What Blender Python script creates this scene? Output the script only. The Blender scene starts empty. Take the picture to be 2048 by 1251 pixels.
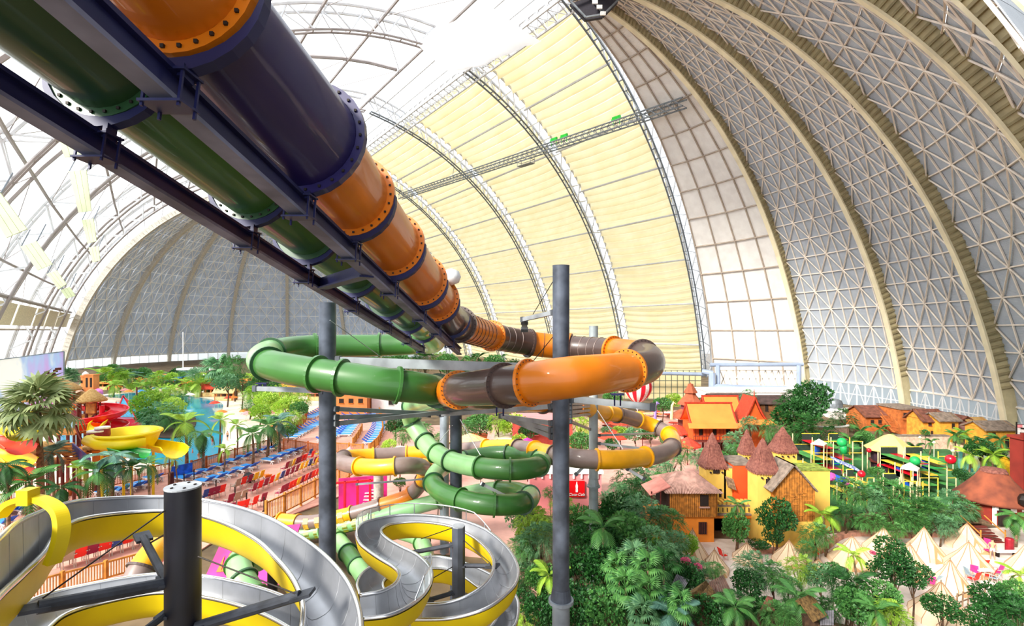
import bpy, bmesh, math, random
import numpy as np
from mathutils import Vector as V, Matrix
random.seed(11)
sc = bpy.context.scene
C = sc.collection
PI = math.pi
# ---------------------------------------------------------------- camera, sky, sun, exposure
cd = bpy.data.cameras.new('camera'); cam = bpy.data.objects.new('camera', cd); C.objects.link(cam)
cam.location = (0, 0, 20); cam.rotation_euler = (PI/2, 0, 0)
cd.sensor_width = 36; cd.lens = 36*1000/2048; cd.shift_y = (660-625.5)/2048
cd.clip_start = .1; cd.clip_end = 2000
sc.camera = cam
w = bpy.data.worlds.new('sky'); sc.world = w; w.use_nodes = True
bg = w.node_tree.nodes['Background']; bg.inputs[0].default_value = (.93, .97, 1, 1); bg.inputs[1].default_value = 1.12
sd = bpy.data.lights.new('sun', 'SUN'); sun = bpy.data.objects.new('sun', sd); C.objects.link(sun)
sd.energy = 4.2; sd.angle = math.radians(14); sd.color = (1, .95, .85)
sun.rotation_euler = V((.6, .6, -.55)).to_track_quat('-Z', 'Y').to_euler()
vs = sc.view_settings
vs.view_transform = 'Standard'; vs.look = 'None'; vs.gamma = 1; vs.use_curve_mapping = False; vs.exposure = .72
cy = sc.cycles
cy.max_bounces = 8; cy.diffuse_bounces = 5; cy.glossy_bounces = 3; cy.transmission_bounces = 4; cy.transparent_max_bounces = 10
cy.caustics_reflective = False; cy.caustics_refractive = False; cy.sample_clamp_indirect = 4
cy.use_denoising = True
# ---------------------------------------------------------------- helpers
def P(px, py, d): return V(((px-1024)/1000*d, d, 20+(660-py)/1000*d))
def G(px, py, z=0.):
    d = (20-z)*1000/(py-660); return V(((px-1024)/1000*d, d, z))
def Z(px, py, zr):                      # the point of that sight line at height zr below the eye
    d = zr*1000/(660-py); return V(((px-1024)/1000*d, d, 20+zr))
def lin(c): return c/12.92 if c <= .04045 else ((c+.055)/1.055)**2.4
def hexc(h):
    h = h.lstrip('#'); return tuple(lin(int(h[i:i+2], 16)/255) for i in (0, 2, 4))+(1,)
MATS = {}
def mat(name, h, rough=.6, metal=0., var=.12, scale=3., bump=0., h2=None, trans=0., coat=0.):
    if name in MATS: return MATS[name]
    m = bpy.data.materials.new(name); m.use_nodes = True; nt = m.node_tree; N = nt.nodes; L = nt.links
    b = N['Principled BSDF']; b.inputs['Roughness'].default_value = rough; b.inputs['Metallic'].default_value = metal
    if coat: b.inputs['Coat Weight'].default_value = coat
    c = hexc(h)
    tc = N.new('ShaderNodeTexCoord'); nz = N.new('ShaderNodeTexNoise'); nz.inputs['Scale'].default_value = scale; nz.inputs['Detail'].default_value = 3
    L.new(tc.outputs['Object'], nz.inputs['Vector'])
    rp = N.new('ShaderNodeValToRGB')
    d = hexc(h2) if h2 else tuple(max(0, x*(1-2*var)) for x in c[:3])+(1,)
    u = c if h2 else tuple(min(1, x*(1+var)) for x in c[:3])+(1,)
    rp.color_ramp.elements[0].position = .35; rp.color_ramp.elements[0].color = d
    rp.color_ramp.elements[1].position = .65; rp.color_ramp.elements[1].color = u
    L.new(nz.outputs[0], rp.inputs[0]); L.new(rp.outputs[0], b.inputs['Base Color'])
    if bump:
        bp = N.new('ShaderNodeBump'); bp.inputs['Strength'].default_value = bump; bp.inputs['Distance'].default_value = .05
        L.new(nz.outputs[0], bp.inputs['Height']); L.new(bp.outputs[0], b.inputs['Normal'])
    if trans:
        tr = N.new('ShaderNodeBsdfTranslucent'); L.new(rp.outputs[0], tr.inputs[0])
        mx = N.new('ShaderNodeMixShader'); mx.inputs[0].default_value = trans
        L.new(b.outputs[0], mx.inputs[1]); L.new(tr.outputs[0], mx.inputs[2]); L.new(mx.outputs[0], N['Material Output'].inputs[0])
    MATS[name] = m; return m
def foil(name, h, clear=.8):
    m = bpy.data.materials.new(name); m.use_nodes = True; nt = m.node_tree; N = nt.nodes; L = nt.links
    N.remove(N['Principled BSDF'])
    t = N.new('ShaderNodeBsdfTransparent'); t.inputs[0].default_value = hexc(h)
    g = N.new('ShaderNodeBsdfTranslucent'); g.inputs[0].default_value = hexc(h)
    mx = N.new('ShaderNodeMixShader'); mx.inputs[0].default_value = clear
    L.new(g.outputs[0], mx.inputs[1]); L.new(t.outputs[0], mx.inputs[2]); L.new(mx.outputs[0], N['Material Output'].inputs[0])
    MATS[name] = m; return m
ORG = {}
class MB:
    def __init__(s): s.v = []; s.f = []; s.m = []; s.k = 0
    def add(s, vs, fs):
        o = len(s.v); s.v += [tuple(x) for x in vs]; s.f += [tuple(i+o for i in f) for f in fs]; s.m += [s.k]*len(fs); return s
    def box(s, c, d, rz=0., ax=None):
        c = V(c); x, y, z = d[0]/2, d[1]/2, d[2]/2
        R = ax if ax else Matrix.Rotation(rz, 3, 'Z')
        return s.add([c+R@V((a*x, b*y, e*z)) for a in (-1, 1) for b in (-1, 1) for e in (-1, 1)],
                     [(0, 1, 3, 2), (4, 6, 7, 5), (0, 4, 5, 1), (2, 3, 7, 6), (0, 2, 6, 4), (1, 5, 7, 3)])
    def bar(s, a, b, w=.1, h=None, up=(0, 0, 1)):
        a, b = V(a), V(b); d = b-a
        if d.length < 1e-6: return s
        y = d.normalized(); u = V(up); x = y.cross(u)
        if x.length < 1e-3: x = y.cross(V((1, 0, 0)))
        x.normalize(); z = x.cross(y)
        return s.box((a+b)/2, (w, d.length, h or w), ax=Matrix((x, y, z)).transposed())
    def tube(s, pts, r, n=10, caps=True, closed=False):
        pts = [V(p) for p in pts]; m = len(pts); rs = r if isinstance(r, (list, tuple)) else [r]*m
        o = len(s.v); u = None
        for i, p in enumerate(pts):
            t = (pts[(i+1) % m]-pts[i-1]) if closed else (pts[min(i+1, m-1)]-pts[max(i-1, 0)])
            if t.length < 1e-9: t = V((0, 0, 1))
            t.normalize()
            if u is None:
                u = t.cross(V((0, 0, 1)))
                if u.length < .05: u = t.cross(V((1, 0, 0)))
            u = (u-t*u.dot(t)); u.normalize(); w_ = t.cross(u)
            for j in range(n):
                a = 2*PI*j/n; s.v.append(tuple(p+u*(rs[i]*math.cos(a))+w_*(rs[i]*math.sin(a))))
        for i in range(m if closed else m-1):
            for j in range(n):
                a = o+i*n; b = o+((i+1) % m)*n
                s.f.append((a+j, a+(j+1) % n, b+(j+1) % n, b+j)); s.m.append(s.k)
        if caps and not closed:
            s.f.append(tuple(o+j for j in range(n))[::-1]); s.m.append(s.k)
            s.f.append(tuple(o+(m-1)*n+j for j in range(n))); s.m.append(s.k)
        return s
    def lathe(s, c, prof, n=12, cap=True, jit=0., sq=0.):
        c = V(c); o = len(s.v)
        for r, z in prof:
            for j in range(n):
                a = 2*PI*j/n; q = r*(1+random.uniform(-jit, jit))/max(abs(math.cos(a)), abs(math.sin(a)))**sq; s.v.append((c.x+q*math.cos(a), c.y+q*math.sin(a), c.z+z))
        for i in range(len(prof)-1):
            for j in range(n): s.f.append((o+i*n+j, o+i*n+(j+1) % n, o+(i+1)*n+(j+1) % n, o+(i+1)*n+j)); s.m.append(s.k)
        if cap:
            s.f.append(tuple(o+j for j in range(n))[::-1]); s.m.append(s.k)
            e = o+(len(prof)-1)*n; s.f.append(tuple(e+j for j in range(n))); s.m.append(s.k)
        return s
    def quad(s, a, b, c, d): return s.add([a, b, c, d], [(0, 1, 2, 3)])
    def slab(s, a, b, c, d, th, n=None):       # a quad with thickness, grown against its normal
        a, b, c, d = map(V, (a, b, c, d)); nn = (n or (c-a).cross(d-b)).normalized()*th
        return s.add([a, b, c, d, a-nn, b-nn, c-nn, d-nn], [(0, 1, 2, 3), (7, 6, 5, 4), (0, 4, 5, 1), (1, 5, 6, 2), (2, 6, 7, 3), (3, 7, 4, 0)])
    def tri(s, a, b, c, th):
        a, b, c = map(V, (a, b, c)); nn = (b-a).cross(c-a).normalized()*th
        return s.add([a, b, c, a-nn, b-nn, c-nn], [(0, 1, 2), (5, 4, 3), (0, 3, 4, 1), (1, 4, 5, 2), (2, 5, 3, 0)])
    def grid(s, rows):                         # rows of points -> sheet
        n = len(rows[0]); o = len(s.v)
        for r in rows: s.v += [tuple(p) for p in r]
        for i in range(len(rows)-1):
            for j in range(n-1): s.f.append((o+i*n+j, o+i*n+j+1, o+(i+1)*n+j+1, o+(i+1)*n+j)); s.m.append(s.k)
        return s
    def gable(s, c, L, W, H, th=.12, over=.3, rz=0.):  # two roof slopes, ridge along local x, eaves at c.z
        R = Matrix.Rotation(rz, 3, 'Z'); c = V(c)
        for sg in (-1, 1):
            e = H*over/(W/2)
            q = [c+R@V(p) for p in ((-L/2, 0, H), (L/2, 0, H), (L/2, sg*(W/2+over), -e), (-L/2, sg*(W/2+over), -e))]
            if sg > 0: q = q[::-1]
            s.slab(*q, -th)
        return s
    def build(s, name, m, parent=None, smooth=False, origin=None, angle=None):
        v = np.array(s.v, dtype=float).reshape(-1, 3)
        if origin is None:
            origin = ORG[parent.name] if parent is not None else V((float(v[:, 0].mean()), float(v[:, 1].mean()), float(v[:, 2].min())))
        me = bpy.data.meshes.new(name); me.from_pydata((v-np.array(origin)).tolist(), [], s.f)
        ms = m if isinstance(m, (list, tuple)) else [m]
        for x in ms: me.materials.append(x)
        if len(ms) > 1: me.polygons.foreach_set('material_index', s.m)
        if smooth:
            me.polygons.foreach_set('use_smooth', [True]*len(s.f))
            if angle: me.set_sharp_from_angle(angle=angle)
        me.update()
        o = bpy.data.objects.new(name, me); C.objects.link(o)
        if parent is not None: o.parent = parent; o.location = V(origin)-ORG[parent.name]
        else: o.location = origin
        ORG[o.name] = V(origin); return o
def tag(o, label, cat, group=None):
    o['label'] = label; o['category'] = cat
    if group: o['group'] = group
    return o
def thing(name, loc, label, cat, group=None):
    o = bpy.data.objects.new(name, None); o.empty_display_size = .3; C.objects.link(o); o.location = loc; ORG[o.name] = V(loc)
    return tag(o, label, cat, group)
def struct(o): o['kind'] = 'structure'; return o
def stuff(o): o['kind'] = 'stuff'; return o
def sroot(name, loc=(0, 0, 0)):
    o = bpy.data.objects.new(name, None); C.objects.link(o); o.location = loc; ORG[o.name] = V(loc); o['kind'] = 'structure'; return o
def link(name, me, parent, M=None):            # a part that shares mesh data
    o = bpy.data.objects.new(name, me); C.objects.link(o); o.parent = parent
    if M is not None: o.matrix_local = M
    return o
def dup(r, loc, rz=0., label=None, sc_=1., group=None, sm=None):
    c = r.copy(); C.objects.link(c); c.location = loc; c.rotation_euler = (0, 0, rz); c.scale = (sc_,)*3; ORG[c.name] = V(loc)
    if label: c['label'] = label
    if group: c['group'] = group
    for ch in list(r.children):
        d = ch.copy(); C.objects.link(d); d.parent = c
        if sm and ch.name.split('.')[0] in sm: d.data = sm[ch.name.split('.')[0]]
        for g in ch.children:
            e = g.copy(); C.objects.link(e); e.parent = d
    return c
def spline(pts, n=8):
    pts = [V(p) for p in pts]; out = []
    Q = [pts[0]*2-pts[1]]+pts+[pts[-1]*2-pts[-2]]
    for i in range(1, len(Q)-2):
        a, b, c, d = Q[i-1:i+3]
        for k in range(n):
            t = k/n
            out.append(.5*((2*b)+(c-a)*t+(2*a-5*b+4*c-d)*t*t+(3*b-a-3*c+d)*t**3))
    out.append(pts[-1]); return out
def resamp(pts, step):
    L = [0]
    for a, b in zip(pts, pts[1:]): L.append(L[-1]+(b-a).length)
    n = max(2, int(L[-1]/step)); out = []; j = 0
    for i in range(n+1):
        t = L[-1]*i/n
        while j < len(pts)-2 and L[j+1] < t: j += 1
        q = (t-L[j])/max(1e-9, L[j+1]-L[j]); out.append(pts[j].lerp(pts[j+1], min(1, q)))
    return out
ORD = 'first second third fourth fifth sixth seventh eighth ninth tenth eleventh twelfth thirteenth fourteenth fifteenth sixteenth seventeenth eighteenth nineteenth twentieth'.split()
def nth(i):
    if i < 20: return ORD[i]
    t = ['twenty', 'thirty', 'forty'][(i+1)//10-2]; k = (i+1) % 10
    return {'twenty': 'twentieth', 'thirty': 'thirtieth', 'forty': 'fortieth'}[t] if k == 0 else t+'-'+ORD[k-1]
# ---------------------------------------------------------------- the hall
def sheet(name, h, h2, axis='Z', sc_=6., rough=.7, trans=0., emis=None):
    m = mat(name, h, rough, 0, .05, .4, h2=h2, trans=trans); nt = m.node_tree; N = nt.nodes; L = nt.links
    b = N['Principled BSDF']; tc = N.new('ShaderNodeTexCoord'); wv = N.new('ShaderNodeTexWave'); wv.bands_direction = axis
    wv.inputs['Scale'].default_value = sc_; L.new(tc.outputs['Object'], wv.inputs['Vector'])
    bp = N.new('ShaderNodeBump'); bp.inputs['Strength'].default_value = .5; bp.inputs['Distance'].default_value = .06
    L.new(wv.outputs[0], bp.inputs['Height']); L.new(bp.outputs[0], b.inputs['Normal']); return m
m_panel = sheet('corrugated grey sheet', '#b8bfc9', '#acb4c0', 'Z', 2.2)
m_panelw = sheet('corrugated white sheet', '#f6f3f0', '#ece8e5', 'Z', 2.2)
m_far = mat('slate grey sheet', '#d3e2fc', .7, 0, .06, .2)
m_bar = mat('cream painted bar', '#efe3d6', .6, 0, .08, .5)
m_barw = mat('taupe painted bar', '#b3a496', .6, 0, .08, .5)
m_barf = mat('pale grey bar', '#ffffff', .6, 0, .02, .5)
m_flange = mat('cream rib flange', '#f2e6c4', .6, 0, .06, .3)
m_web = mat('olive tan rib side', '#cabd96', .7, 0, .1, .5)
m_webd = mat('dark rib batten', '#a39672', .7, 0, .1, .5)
m_steel = mat('galvanised steel', '#80878f', .5, .35, .12, 1.5)
m_wsteel = mat('white painted steel', '#dcdde0', .5, 0, .05, .5)
m_psteel = mat('dusty pink steel', '#a39a98', .5, 0, .08, .3)
m_mem = mat('cream membrane', '#fdf4d2', .8, 0, .03, .15, h2='#f9edc4', trans=.48)
m_foil = foil('clear foil', '#fbfdff', .82)
m_glass = foil('white glass', '#f4fbff', .45)

# near dome (over the village) -------------------------------------------------
def dome(c, r, h, b):
    return lambda ph, t, off=0.: V((c[0]+(r-off)*math.cos(t)*math.cos(ph), c[1]+(r-off)*math.cos(t)*math.sin(ph), 20+b+(h-b-off)*math.sin(t)))
nd = dome((2.5, 109.3), 93.4, 81, -37)
fd = dome((-126.6, 280.6), 106, 80.3, -43.7)
def gore(name, fn, p0, p1, t0, t1, nc, nr, mp, mb, bw, diag, inset, pp=1):
    root = sroot(name, fn((p0+p1)/2, t0))
    ts = [t0+(t1-t0)*i/nr for i in range(nr+1)]; ps = [p0+(p1-p0)*j/nc for j in range(nc+1)]
    lat = MB()
    for i in range(0, nr, pp):
        for j in range(0, nc, pp):
            i2, j2 = min(nr, i+pp), min(nc, j+pp); q = [fn(ps[j], ts[i]), fn(ps[j2], ts[i]), fn(ps[j2], ts[i2]), fn(ps[j], ts[i2])]
            c = (q[0]+q[1]+q[2]+q[3])/4
            MB().slab(*[c+(p-c)*.985 for p in q], .15, (c-fn(ps[j], ts[i], 5)).normalized()).build('roof_panel', mp, root)
    I = inset
    for i in range(nr+1):
        for j in range(nc):
            lat.bar(fn(ps[j], ts[i], I), fn(ps[j+1], ts[i], I), bw, bw)
    for j in range(nc+1):
        for i in range(nr): lat.bar(fn(ps[j], ts[i], I), fn(ps[j], ts[i+1], I), bw, bw)
    if diag:
        for i in range(nr):
            for j in range(nc):
                if (i+j) % 2: lat.bar(fn(ps[j], ts[i], I+.1), fn(ps[j+1], ts[i+1], I+.1), bw, bw)
                else: lat.bar(fn(ps[j+1], ts[i], I+.1), fn(ps[j], ts[i+1], I+.1), bw, bw)
    stuff(lat.build('lattice_bars', mb, root))
    return root
NP = [.75, .408, .093, -.196, -.606, -1.0, -1.15]
gore('wall_right', nd, NP[0], NP[1], .15, 1.43, 4, 15, m_panelw, m_barw, .34, False, .4)
for a, b in zip(NP[1:], NP[2:]):
    gore('wall_right', nd, a, b, .196, 1.43, 8, 28, m_panel, m_bar, .24, True, .35, 1 if a > -.5 else 2)
def rib(name, fn, ph, t0, t1, dep, wid, n, nb, m1, m2, m3):
    root = sroot(name, fn(ph, t0, dep)); tg = V((-math.sin(ph), math.cos(ph), 0))*(wid/2)
    ts = [t0+(t1-t0)*i/n for i in range(n+1)]
    mb = MB()
    for o0, o1, k in ((dep, dep-.35, 1.0),):
        A = [fn(ph, t, o0) for t in ts]; B = [fn(ph, t, o1) for t in ts]
        mb.grid([[a+tg, a-tg, b-tg, b+tg, a+tg] for a, b in zip(A, B)])
    mb.build('rib_flange', m1, root)
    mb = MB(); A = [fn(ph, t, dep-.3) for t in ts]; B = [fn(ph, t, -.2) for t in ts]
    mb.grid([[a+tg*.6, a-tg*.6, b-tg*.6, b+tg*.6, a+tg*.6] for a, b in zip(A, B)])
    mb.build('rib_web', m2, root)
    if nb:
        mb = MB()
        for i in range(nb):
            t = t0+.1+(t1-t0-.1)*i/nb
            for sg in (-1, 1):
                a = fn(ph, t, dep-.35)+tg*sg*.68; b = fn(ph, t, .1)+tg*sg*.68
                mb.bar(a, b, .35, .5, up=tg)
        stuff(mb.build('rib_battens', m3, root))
k = 0
for ph in NP[1:6]:
    k += 1; rib(f'trim_{k}', nd, ph, .13, 1.44, 2.6, 1.3, 40, 110, m_flange, m_web, m_webd)
# glazed band at the dome's foot
root = sroot('window_1', nd(0, .15)); 
fr = MB(); n = 0
for g0, g1 in zip(NP[1:], NP[2:]):
    for i in range(12):
        a = nd(g0+(g1-g0)*i/12, .196, .2); b = nd(g0+(g1-g0)*(i+1)/12, .196, .2); a.z = b.z = 0; up = V((0, 0, 6.0))
        MB().slab(a, b, b+up, a+up, .1).build('window_pane', m_glass, root)
        fr.bar(a, a+up, .3); fr.bar(a+up, b+up, .4); fr.bar(a+up*.5, b+up*.5, .2)
        fr.bar(a, b+up, .18) if i % 2 else fr.bar(b, a+up, .18)
stuff(fr.build('window_frame', m_wsteel, root))
# far dome -------------------------------------------------------------------
FP = [3.46, 3.085, 2.735, 2.37, 1.99, 1.578, 1.22, .93]
for a, b in zip(FP, FP[1:]):
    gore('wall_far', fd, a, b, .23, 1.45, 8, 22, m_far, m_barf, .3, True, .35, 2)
for ph in FP[:-1]:
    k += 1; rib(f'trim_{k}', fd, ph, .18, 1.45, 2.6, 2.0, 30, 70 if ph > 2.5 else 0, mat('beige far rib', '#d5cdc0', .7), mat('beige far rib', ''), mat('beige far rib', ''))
root = sroot('window_2', fd(2.4, .19)); fr = MB()
for g0, g1 in zip(FP, FP[1:]):
    for i in range(6):
        a = fd(g0+(g1-g0)*i/6, .23, .3); b = fd(g0+(g1-g0)*(i+1)/6, .23, .3); a.z = b.z = 0; up = V((0, 0, 5.0))
        MB().slab(a, b, b+up, a+up, .1).build('window_pane', m_glass, root)
        fr.bar(a, a+up, .3); fr.bar(a+up, b+up, .4)
stuff(fr.build('window_frame', m_wsteel, root))
# barrel vault between them -----------------------------------------------------
AN, AF = V((5.1, 109.6, 100)), V((-126.6, 280.6, 100))
UX = (AF-AN).normalized()
def aR(s, t, off=0., du=0.):
    a = AN.lerp(AF, s)+UX*du; r = 132+off
    return V((a.x+r*math.cos(t)*math.cos(.931), a.y+r*math.cos(t)*math.sin(.931), -30+(130+off)*math.sin(t)))
def aL(s, t, off=0., du=0.):
    a = AN.lerp(AF, s)+UX*du; r = 106+off; ph = 3.9+(3.45-3.9)*s
    return V((a.x+r*math.cos(t)*math.cos(ph), a.y+r*math.cos(t)*math.sin(ph), -24+(124+off)*math.sin(t)))
SS = [0, .2, .434, .685, .87, 1.]
RT = [.225, .335, .477, .628, .78, .935, 1.095, 1.265, 1.44]          # rows of the right-hand side, up to the crown truss
def arch(name, fn, s, t0, t1, n, mtl, mwhite, wide=2.2):
    root = sroot(name, fn(s, t0)); lad = MB(); up = MB(); dg = MB()
    ts = [t0+(t1-t0)*i/n for i in range(n+1)]
    for du in (-.9, .9): lad.tube([fn(s, t, 0, du) for t in ts], .3, 6)
    for t in ts: lad.bar(fn(s, t, 0, -.9), fn(s, t, 0, .9), .25)
    for du in (-wide, wide): up.tube([fn(s, t, 5.5, du) for t in ts], .45, 6)
    for t in ts: up.bar(fn(s, t, 5.5, -wide), fn(s, t, 5.5, wide), .16)
    for i in range(n):
        for sg in (-1, 1):
            a, b = (ts[i], ts[i+1]) if i % 2 else (ts[i+1], ts[i])
            dg.bar(fn(s, a, 0, sg*.9), fn(s, b, 5.5, sg*wide), .34)
    lad.build('arch_ladder', mtl, root); up.build('arch_chord', mwhite, root); dg.build('arch_bracing', mwhite, root)
    return root
for s in SS:
    k += 1; arch(f'trim_{k}', aR, s, .2, PI/2, 44, m_steel, m_wsteel)
    k += 1; arch(f'trim_{k}', aL, s, .2, PI/2-.02, 30, m_psteel, m_wsteel)
# membrane bays, clear strips and crown
wm = sroot('wall_back', aR(.5, .235)); ce = sroot('ceiling', aR(.5, 1.3)); wl = sroot('wall_left', aL(.5, .235))
for a, b in zip(SS, SS[1:]):
    for i in range(8):
        t0, t1 = RT[i], RT[i+1]; rows = []; n = 6
        for q in range(n*4+1):
            t = t0+(t1-t0)*q/(n*4); bulge = 2.2*abs(math.sin(PI*q/4)); row = []
            for j in range(9):
                f = j/8; fold = 1.2*(1-abs(2*f-1))
                row.append(aR(a+(b-a)*f, t-.012*math.sin(PI*f), 3.6+bulge+fold, 2.6*(1-2*f)))
            rows.append(row)
        MB().grid(rows).build('membrane_panel', m_mem, wm)
        MB().tube([aR(a, t1, 3.0, 2.), aR(b, t1, 3.0, -2.)], .38, 6).build('purlin', m_wsteel, wm)
    for i in range(3):
        t0, t1 = 1.44+i*.0436, 1.44+(i+1)*.0436
        MB().slab(aR(a, t0, 6), aR(b, t0, 6), aR(b, t1, 6), aR(a, t1, 6), .08).build('foil_panel', m_foil, ce)
        MB().tube([aR(a, t1, 5.), aR(b, t1, 5.)], .3, 6).build('purlin', m_wsteel, ce)
    for i in range(9):
        t0, t1 = .2+i*.152, .2+(i+1)*.152
        for h in (0, 1):
            s0, s1 = a+(b-a)*h/2, a+(b-a)*(h+1)/2
            MB().slab(aL(s0, t0, 6), aL(s1, t0, 6), aL(s1, t1, 6), aL(s0, t1, 6), .08).build('foil_panel', m_foil, wl)
        MB().tube([aL(a, t1, 4.5), aL(b, t1, 4.5)], .4, 6).build('purlin', m_psteel, wl)
        br = MB(); br.bar(aL(a, t0, 5), aL((a+b)/2, t1, 5), .14); br.bar(aL(b, t0, 5), aL((a+b)/2, t1, 5), .14); br.build('brace', m_psteel, wl)
    MB().tube([aL((a+b)/2, .2+j*.08, 5) for j in range(18)], .55, 6).build('mullion', m_psteel, wl)
strip = sroot('window_3', aR(.4, .3))
for s in SS:
    for i in range(10):
        t0, t1 = .2+i*.125, .2+(i+1)*.125
        MB().slab(aR(s, t0, 6, -2.6), aR(s, t0, 6, 2.6), aR(s, t1, 6, 2.6), aR(s, t1, 6, -2.6), .06).build('window_pane', m_foil, strip)
# longitudinal crown truss
k += 1; root = sroot(f'trim_{k}', aR(0, 1.46)); 
for nm, t, off, r in (('truss_chord', 1.44, 0, .4), ('truss_chord', 1.48, 0, .4), ('truss_chord', 1.46, 5, .4)):
    MB().tube([aR(-.1, t, off), aR(1, t, off)], r, 6).build(nm, m_wsteel, root)
dg = MB()
for i in range(60):
    s = -.1+1.1*i/60; s2 = s+1.1/60
    for t in (1.44, 1.48): dg.bar(aR(s, t), aR((s+s2)/2, 1.46, 5), .22); dg.bar(aR(s2, t), aR((s+s2)/2, 1.46, 5), .22)
    dg.bar(aR(s, 1.44), aR(s, 1.48), .22); dg.bar(aR(s, 1.44), aR(s2, 1.48), .18)
dg.build('truss_bracing', m_wsteel, root)
k += 1; root = sroot(f'trim_{k}', aL(.5, .45)); mb = MB(); mb.tube([aL(0, .43, 3), aL(1, .43, 3)], .6, 6); mb.build('facade_rail', m_psteel, root)
for a, b in zip(SS, SS[1:]):
    for h in (0, 1):
        s0, s1 = a+(b-a)*h/2+.006, a+(b-a)*(h+1)/2-.006
        MB().slab(aL(s0, .37, 2), aL(s1, .37, 2), aL(s1, .425, 2.5), aL(s0, .425, 2.5), .2).build('awning_strip', mat('cream awning', '#efe6cc', .7), root)

# unseen slabs added round the viewpoint, blocking sky light so undersides darken
MB().box((97, -26, 50), (135, 1, 110)).build('light_blocker_front', m_panel)['kind'] = 'structure'
MB().box((160, 30, 50), (1, 112, 110)).build('light_blocker_right', m_panel)['kind'] = 'structure'
MB().box((92, 34, 106), (145, 120, 1)).build('light_blocker_top', m_panel)['kind'] = 'structure'
# ---------------------------------------------------------------- ground
m_earth = mat('planted earth', '#6d5a41', .95, 0, .25, .3)
m_sand = mat('white sand', '#e9dcd3', .95, 0, .05, 1.2, .3, h2='#d8c7bb')
m_beach = mat('beach sand', '#f6e6cf', .95, 0, .05, .5)
m_deck = mat('pink deck paving', '#d8a08f', .85, 0, .06, .8)
m_water = mat('pool water', '#27a3c4', .08, 0, .12, .12)
m_lawn = mat('green soft floor', '#3d7a45', .9, 0, .1, .5)
m_pave = mat('rosy path paving', '#d9a79a', .9, 0, .08, .5)
fl = sroot('floor')
def patch(name, m, pts, z, parent=fl, sm=False):
    q = [V((p[0], p[1], 0)) for p in (spline(pts+[pts[0]], 5)[:-1] if sm else pts)]
    mb = MB(); n = len(q); top = [(p.x, p.y, z) for p in q]; bot = [(p.x, p.y, z-.12) for p in q]
    mb.add(top+bot, [tuple(range(n)), tuple(range(2*n-1, n-1, -1))]+[(i, i+n, (i+1) % n+n, (i+1) % n) for i in range(n)])
    o = mb.build(name, m, parent); return o
def g2(*px): return [(G(x, y).x, G(x, y).y) for x, y in px]
MB().box((-50, 190, -.3), (620, 480, .6)).build('ground_slab', m_earth, fl)
patch('beach', m_beach, g2((-200, 905), (0, 850), (130, 800), (330, 770), (560, 770), (640, 800), (650, 860), (560, 900), (380, 960), (0, 1040), (-300, 1060)), .05)
wt = patch('pool_water', m_water, g2((200, 792), (290, 786), (430, 800), (442, 830), (445, 880), (420, 925), (330, 930), (250, 915), (120, 880), (150, 830)), .12, None, True); struct(wt)
patch('lounger_deck', m_deck, g2((-200, 1040), (380, 930), (545, 890), (690, 905), (760, 960), (640, 1010), (420, 1090), (280, 1180), (-300, 1330)), .16)
patch('terrace_floor', m_deck, g2((560, 885), (600, 840), (640, 812), (760, 815), (790, 850), (790, 890), (760, 920), (600, 905)), .2)
patch('camp_sand', m_sand, g2((1330, 1075), (1480, 1080), (1600, 1075), (1700, 1065), (2048, 1055), (2300, 1080), (2400, 1300), (1900, 1290), (1600, 1230), (1300, 1180)), .1)
patch('play_floor', m_lawn, g2((1600, 900), (1800, 870), (2000, 930), (2000, 1010), (1640, 1030)), .08)
patch('market_floor', m_pave, g2((1080, 840), (1360, 820), (1420, 870), (1420, 960), (1330, 990), (1080, 1000)), .07)
patch('plaza_floor', m_pave, g2((760, 850), (1080, 850), (1090, 1050), (1020, 1120), (800, 1100), (700, 1000)), .06)
patch('street', mat('sunlit street', '#eed2b0', .9), g2((1790, 850), (1810, 848), (1850, 870), (1960, 900), (2060, 930), (2060, 960), (1930, 930), (1820, 890)), .06)
# ---------------------------------------------------------------- tube slides
def glossy(name, h, r=.3): return mat(name, h, r, 0, .08, .7, coat=.3)
m_or = glossy('orange shell', '#db7808', .42); m_pu = glossy('dark plum shell', '#1f1558', .45); m_br = glossy('brown shell', '#4f3d38', .38)
m_ye = glossy('amber yellow shell', '#f2a80a', .42); m_gr = glossy('leaf green shell', '#3a7030', .42); m_gl = glossy('pale green shell', '#8cbf80', .42); m_gd = glossy('deep green shell', '#26502f', .4)
m_pt = glossy('taupe shell', '#84706a', .42)
m_bolt = mat('dark bolt', '#2a2320', .5, .5)
m_navy = mat('blue black painted steel', '#171c50', .5, .1, .15, 1.2)
m_gal = mat('weathered galvanised pole', '#545b69', .5, .35, .25, 1.1)
m_galg = mat('grey galvanised beam', '#9aa0a6', .5, .4, .15, 1.)
m_black = mat('black pole paint', '#0d0f1c', .45)
def flange(at, ax, r, m, parent, bolts=True, wide=.12):
    t = ax.normalized(); u = t.cross(V((0, 0, 1))).normalized(); v = t.cross(u); n = 28; mb = MB(); rows = []
    prof = [(r, -wide/2), (r+.13, -wide/2), (r+.13, wide/2), (r, wide/2)]
    for j in range(n+1):
        a = 2*PI*j/n; d = u*math.cos(a)+v*math.sin(a); rows.append([at+d*q+t*h for q, h in prof])
    f = mb.grid(rows).build('flange', m, parent)
    if bolts:
        b = MB()
        for j in range(26):
            a = 2*PI*j/26; d = u*math.cos(a)+v*math.sin(a)
            b.box(at+d*(r+.065)-t*(wide/2+.01), (.035, .035, .035)); b.box(at+d*(r+.065)+t*(wide/2+.01), (.035, .035, .035))
        stuff(b.build('flange_bolts', m_bolt, f))
    return f
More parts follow.
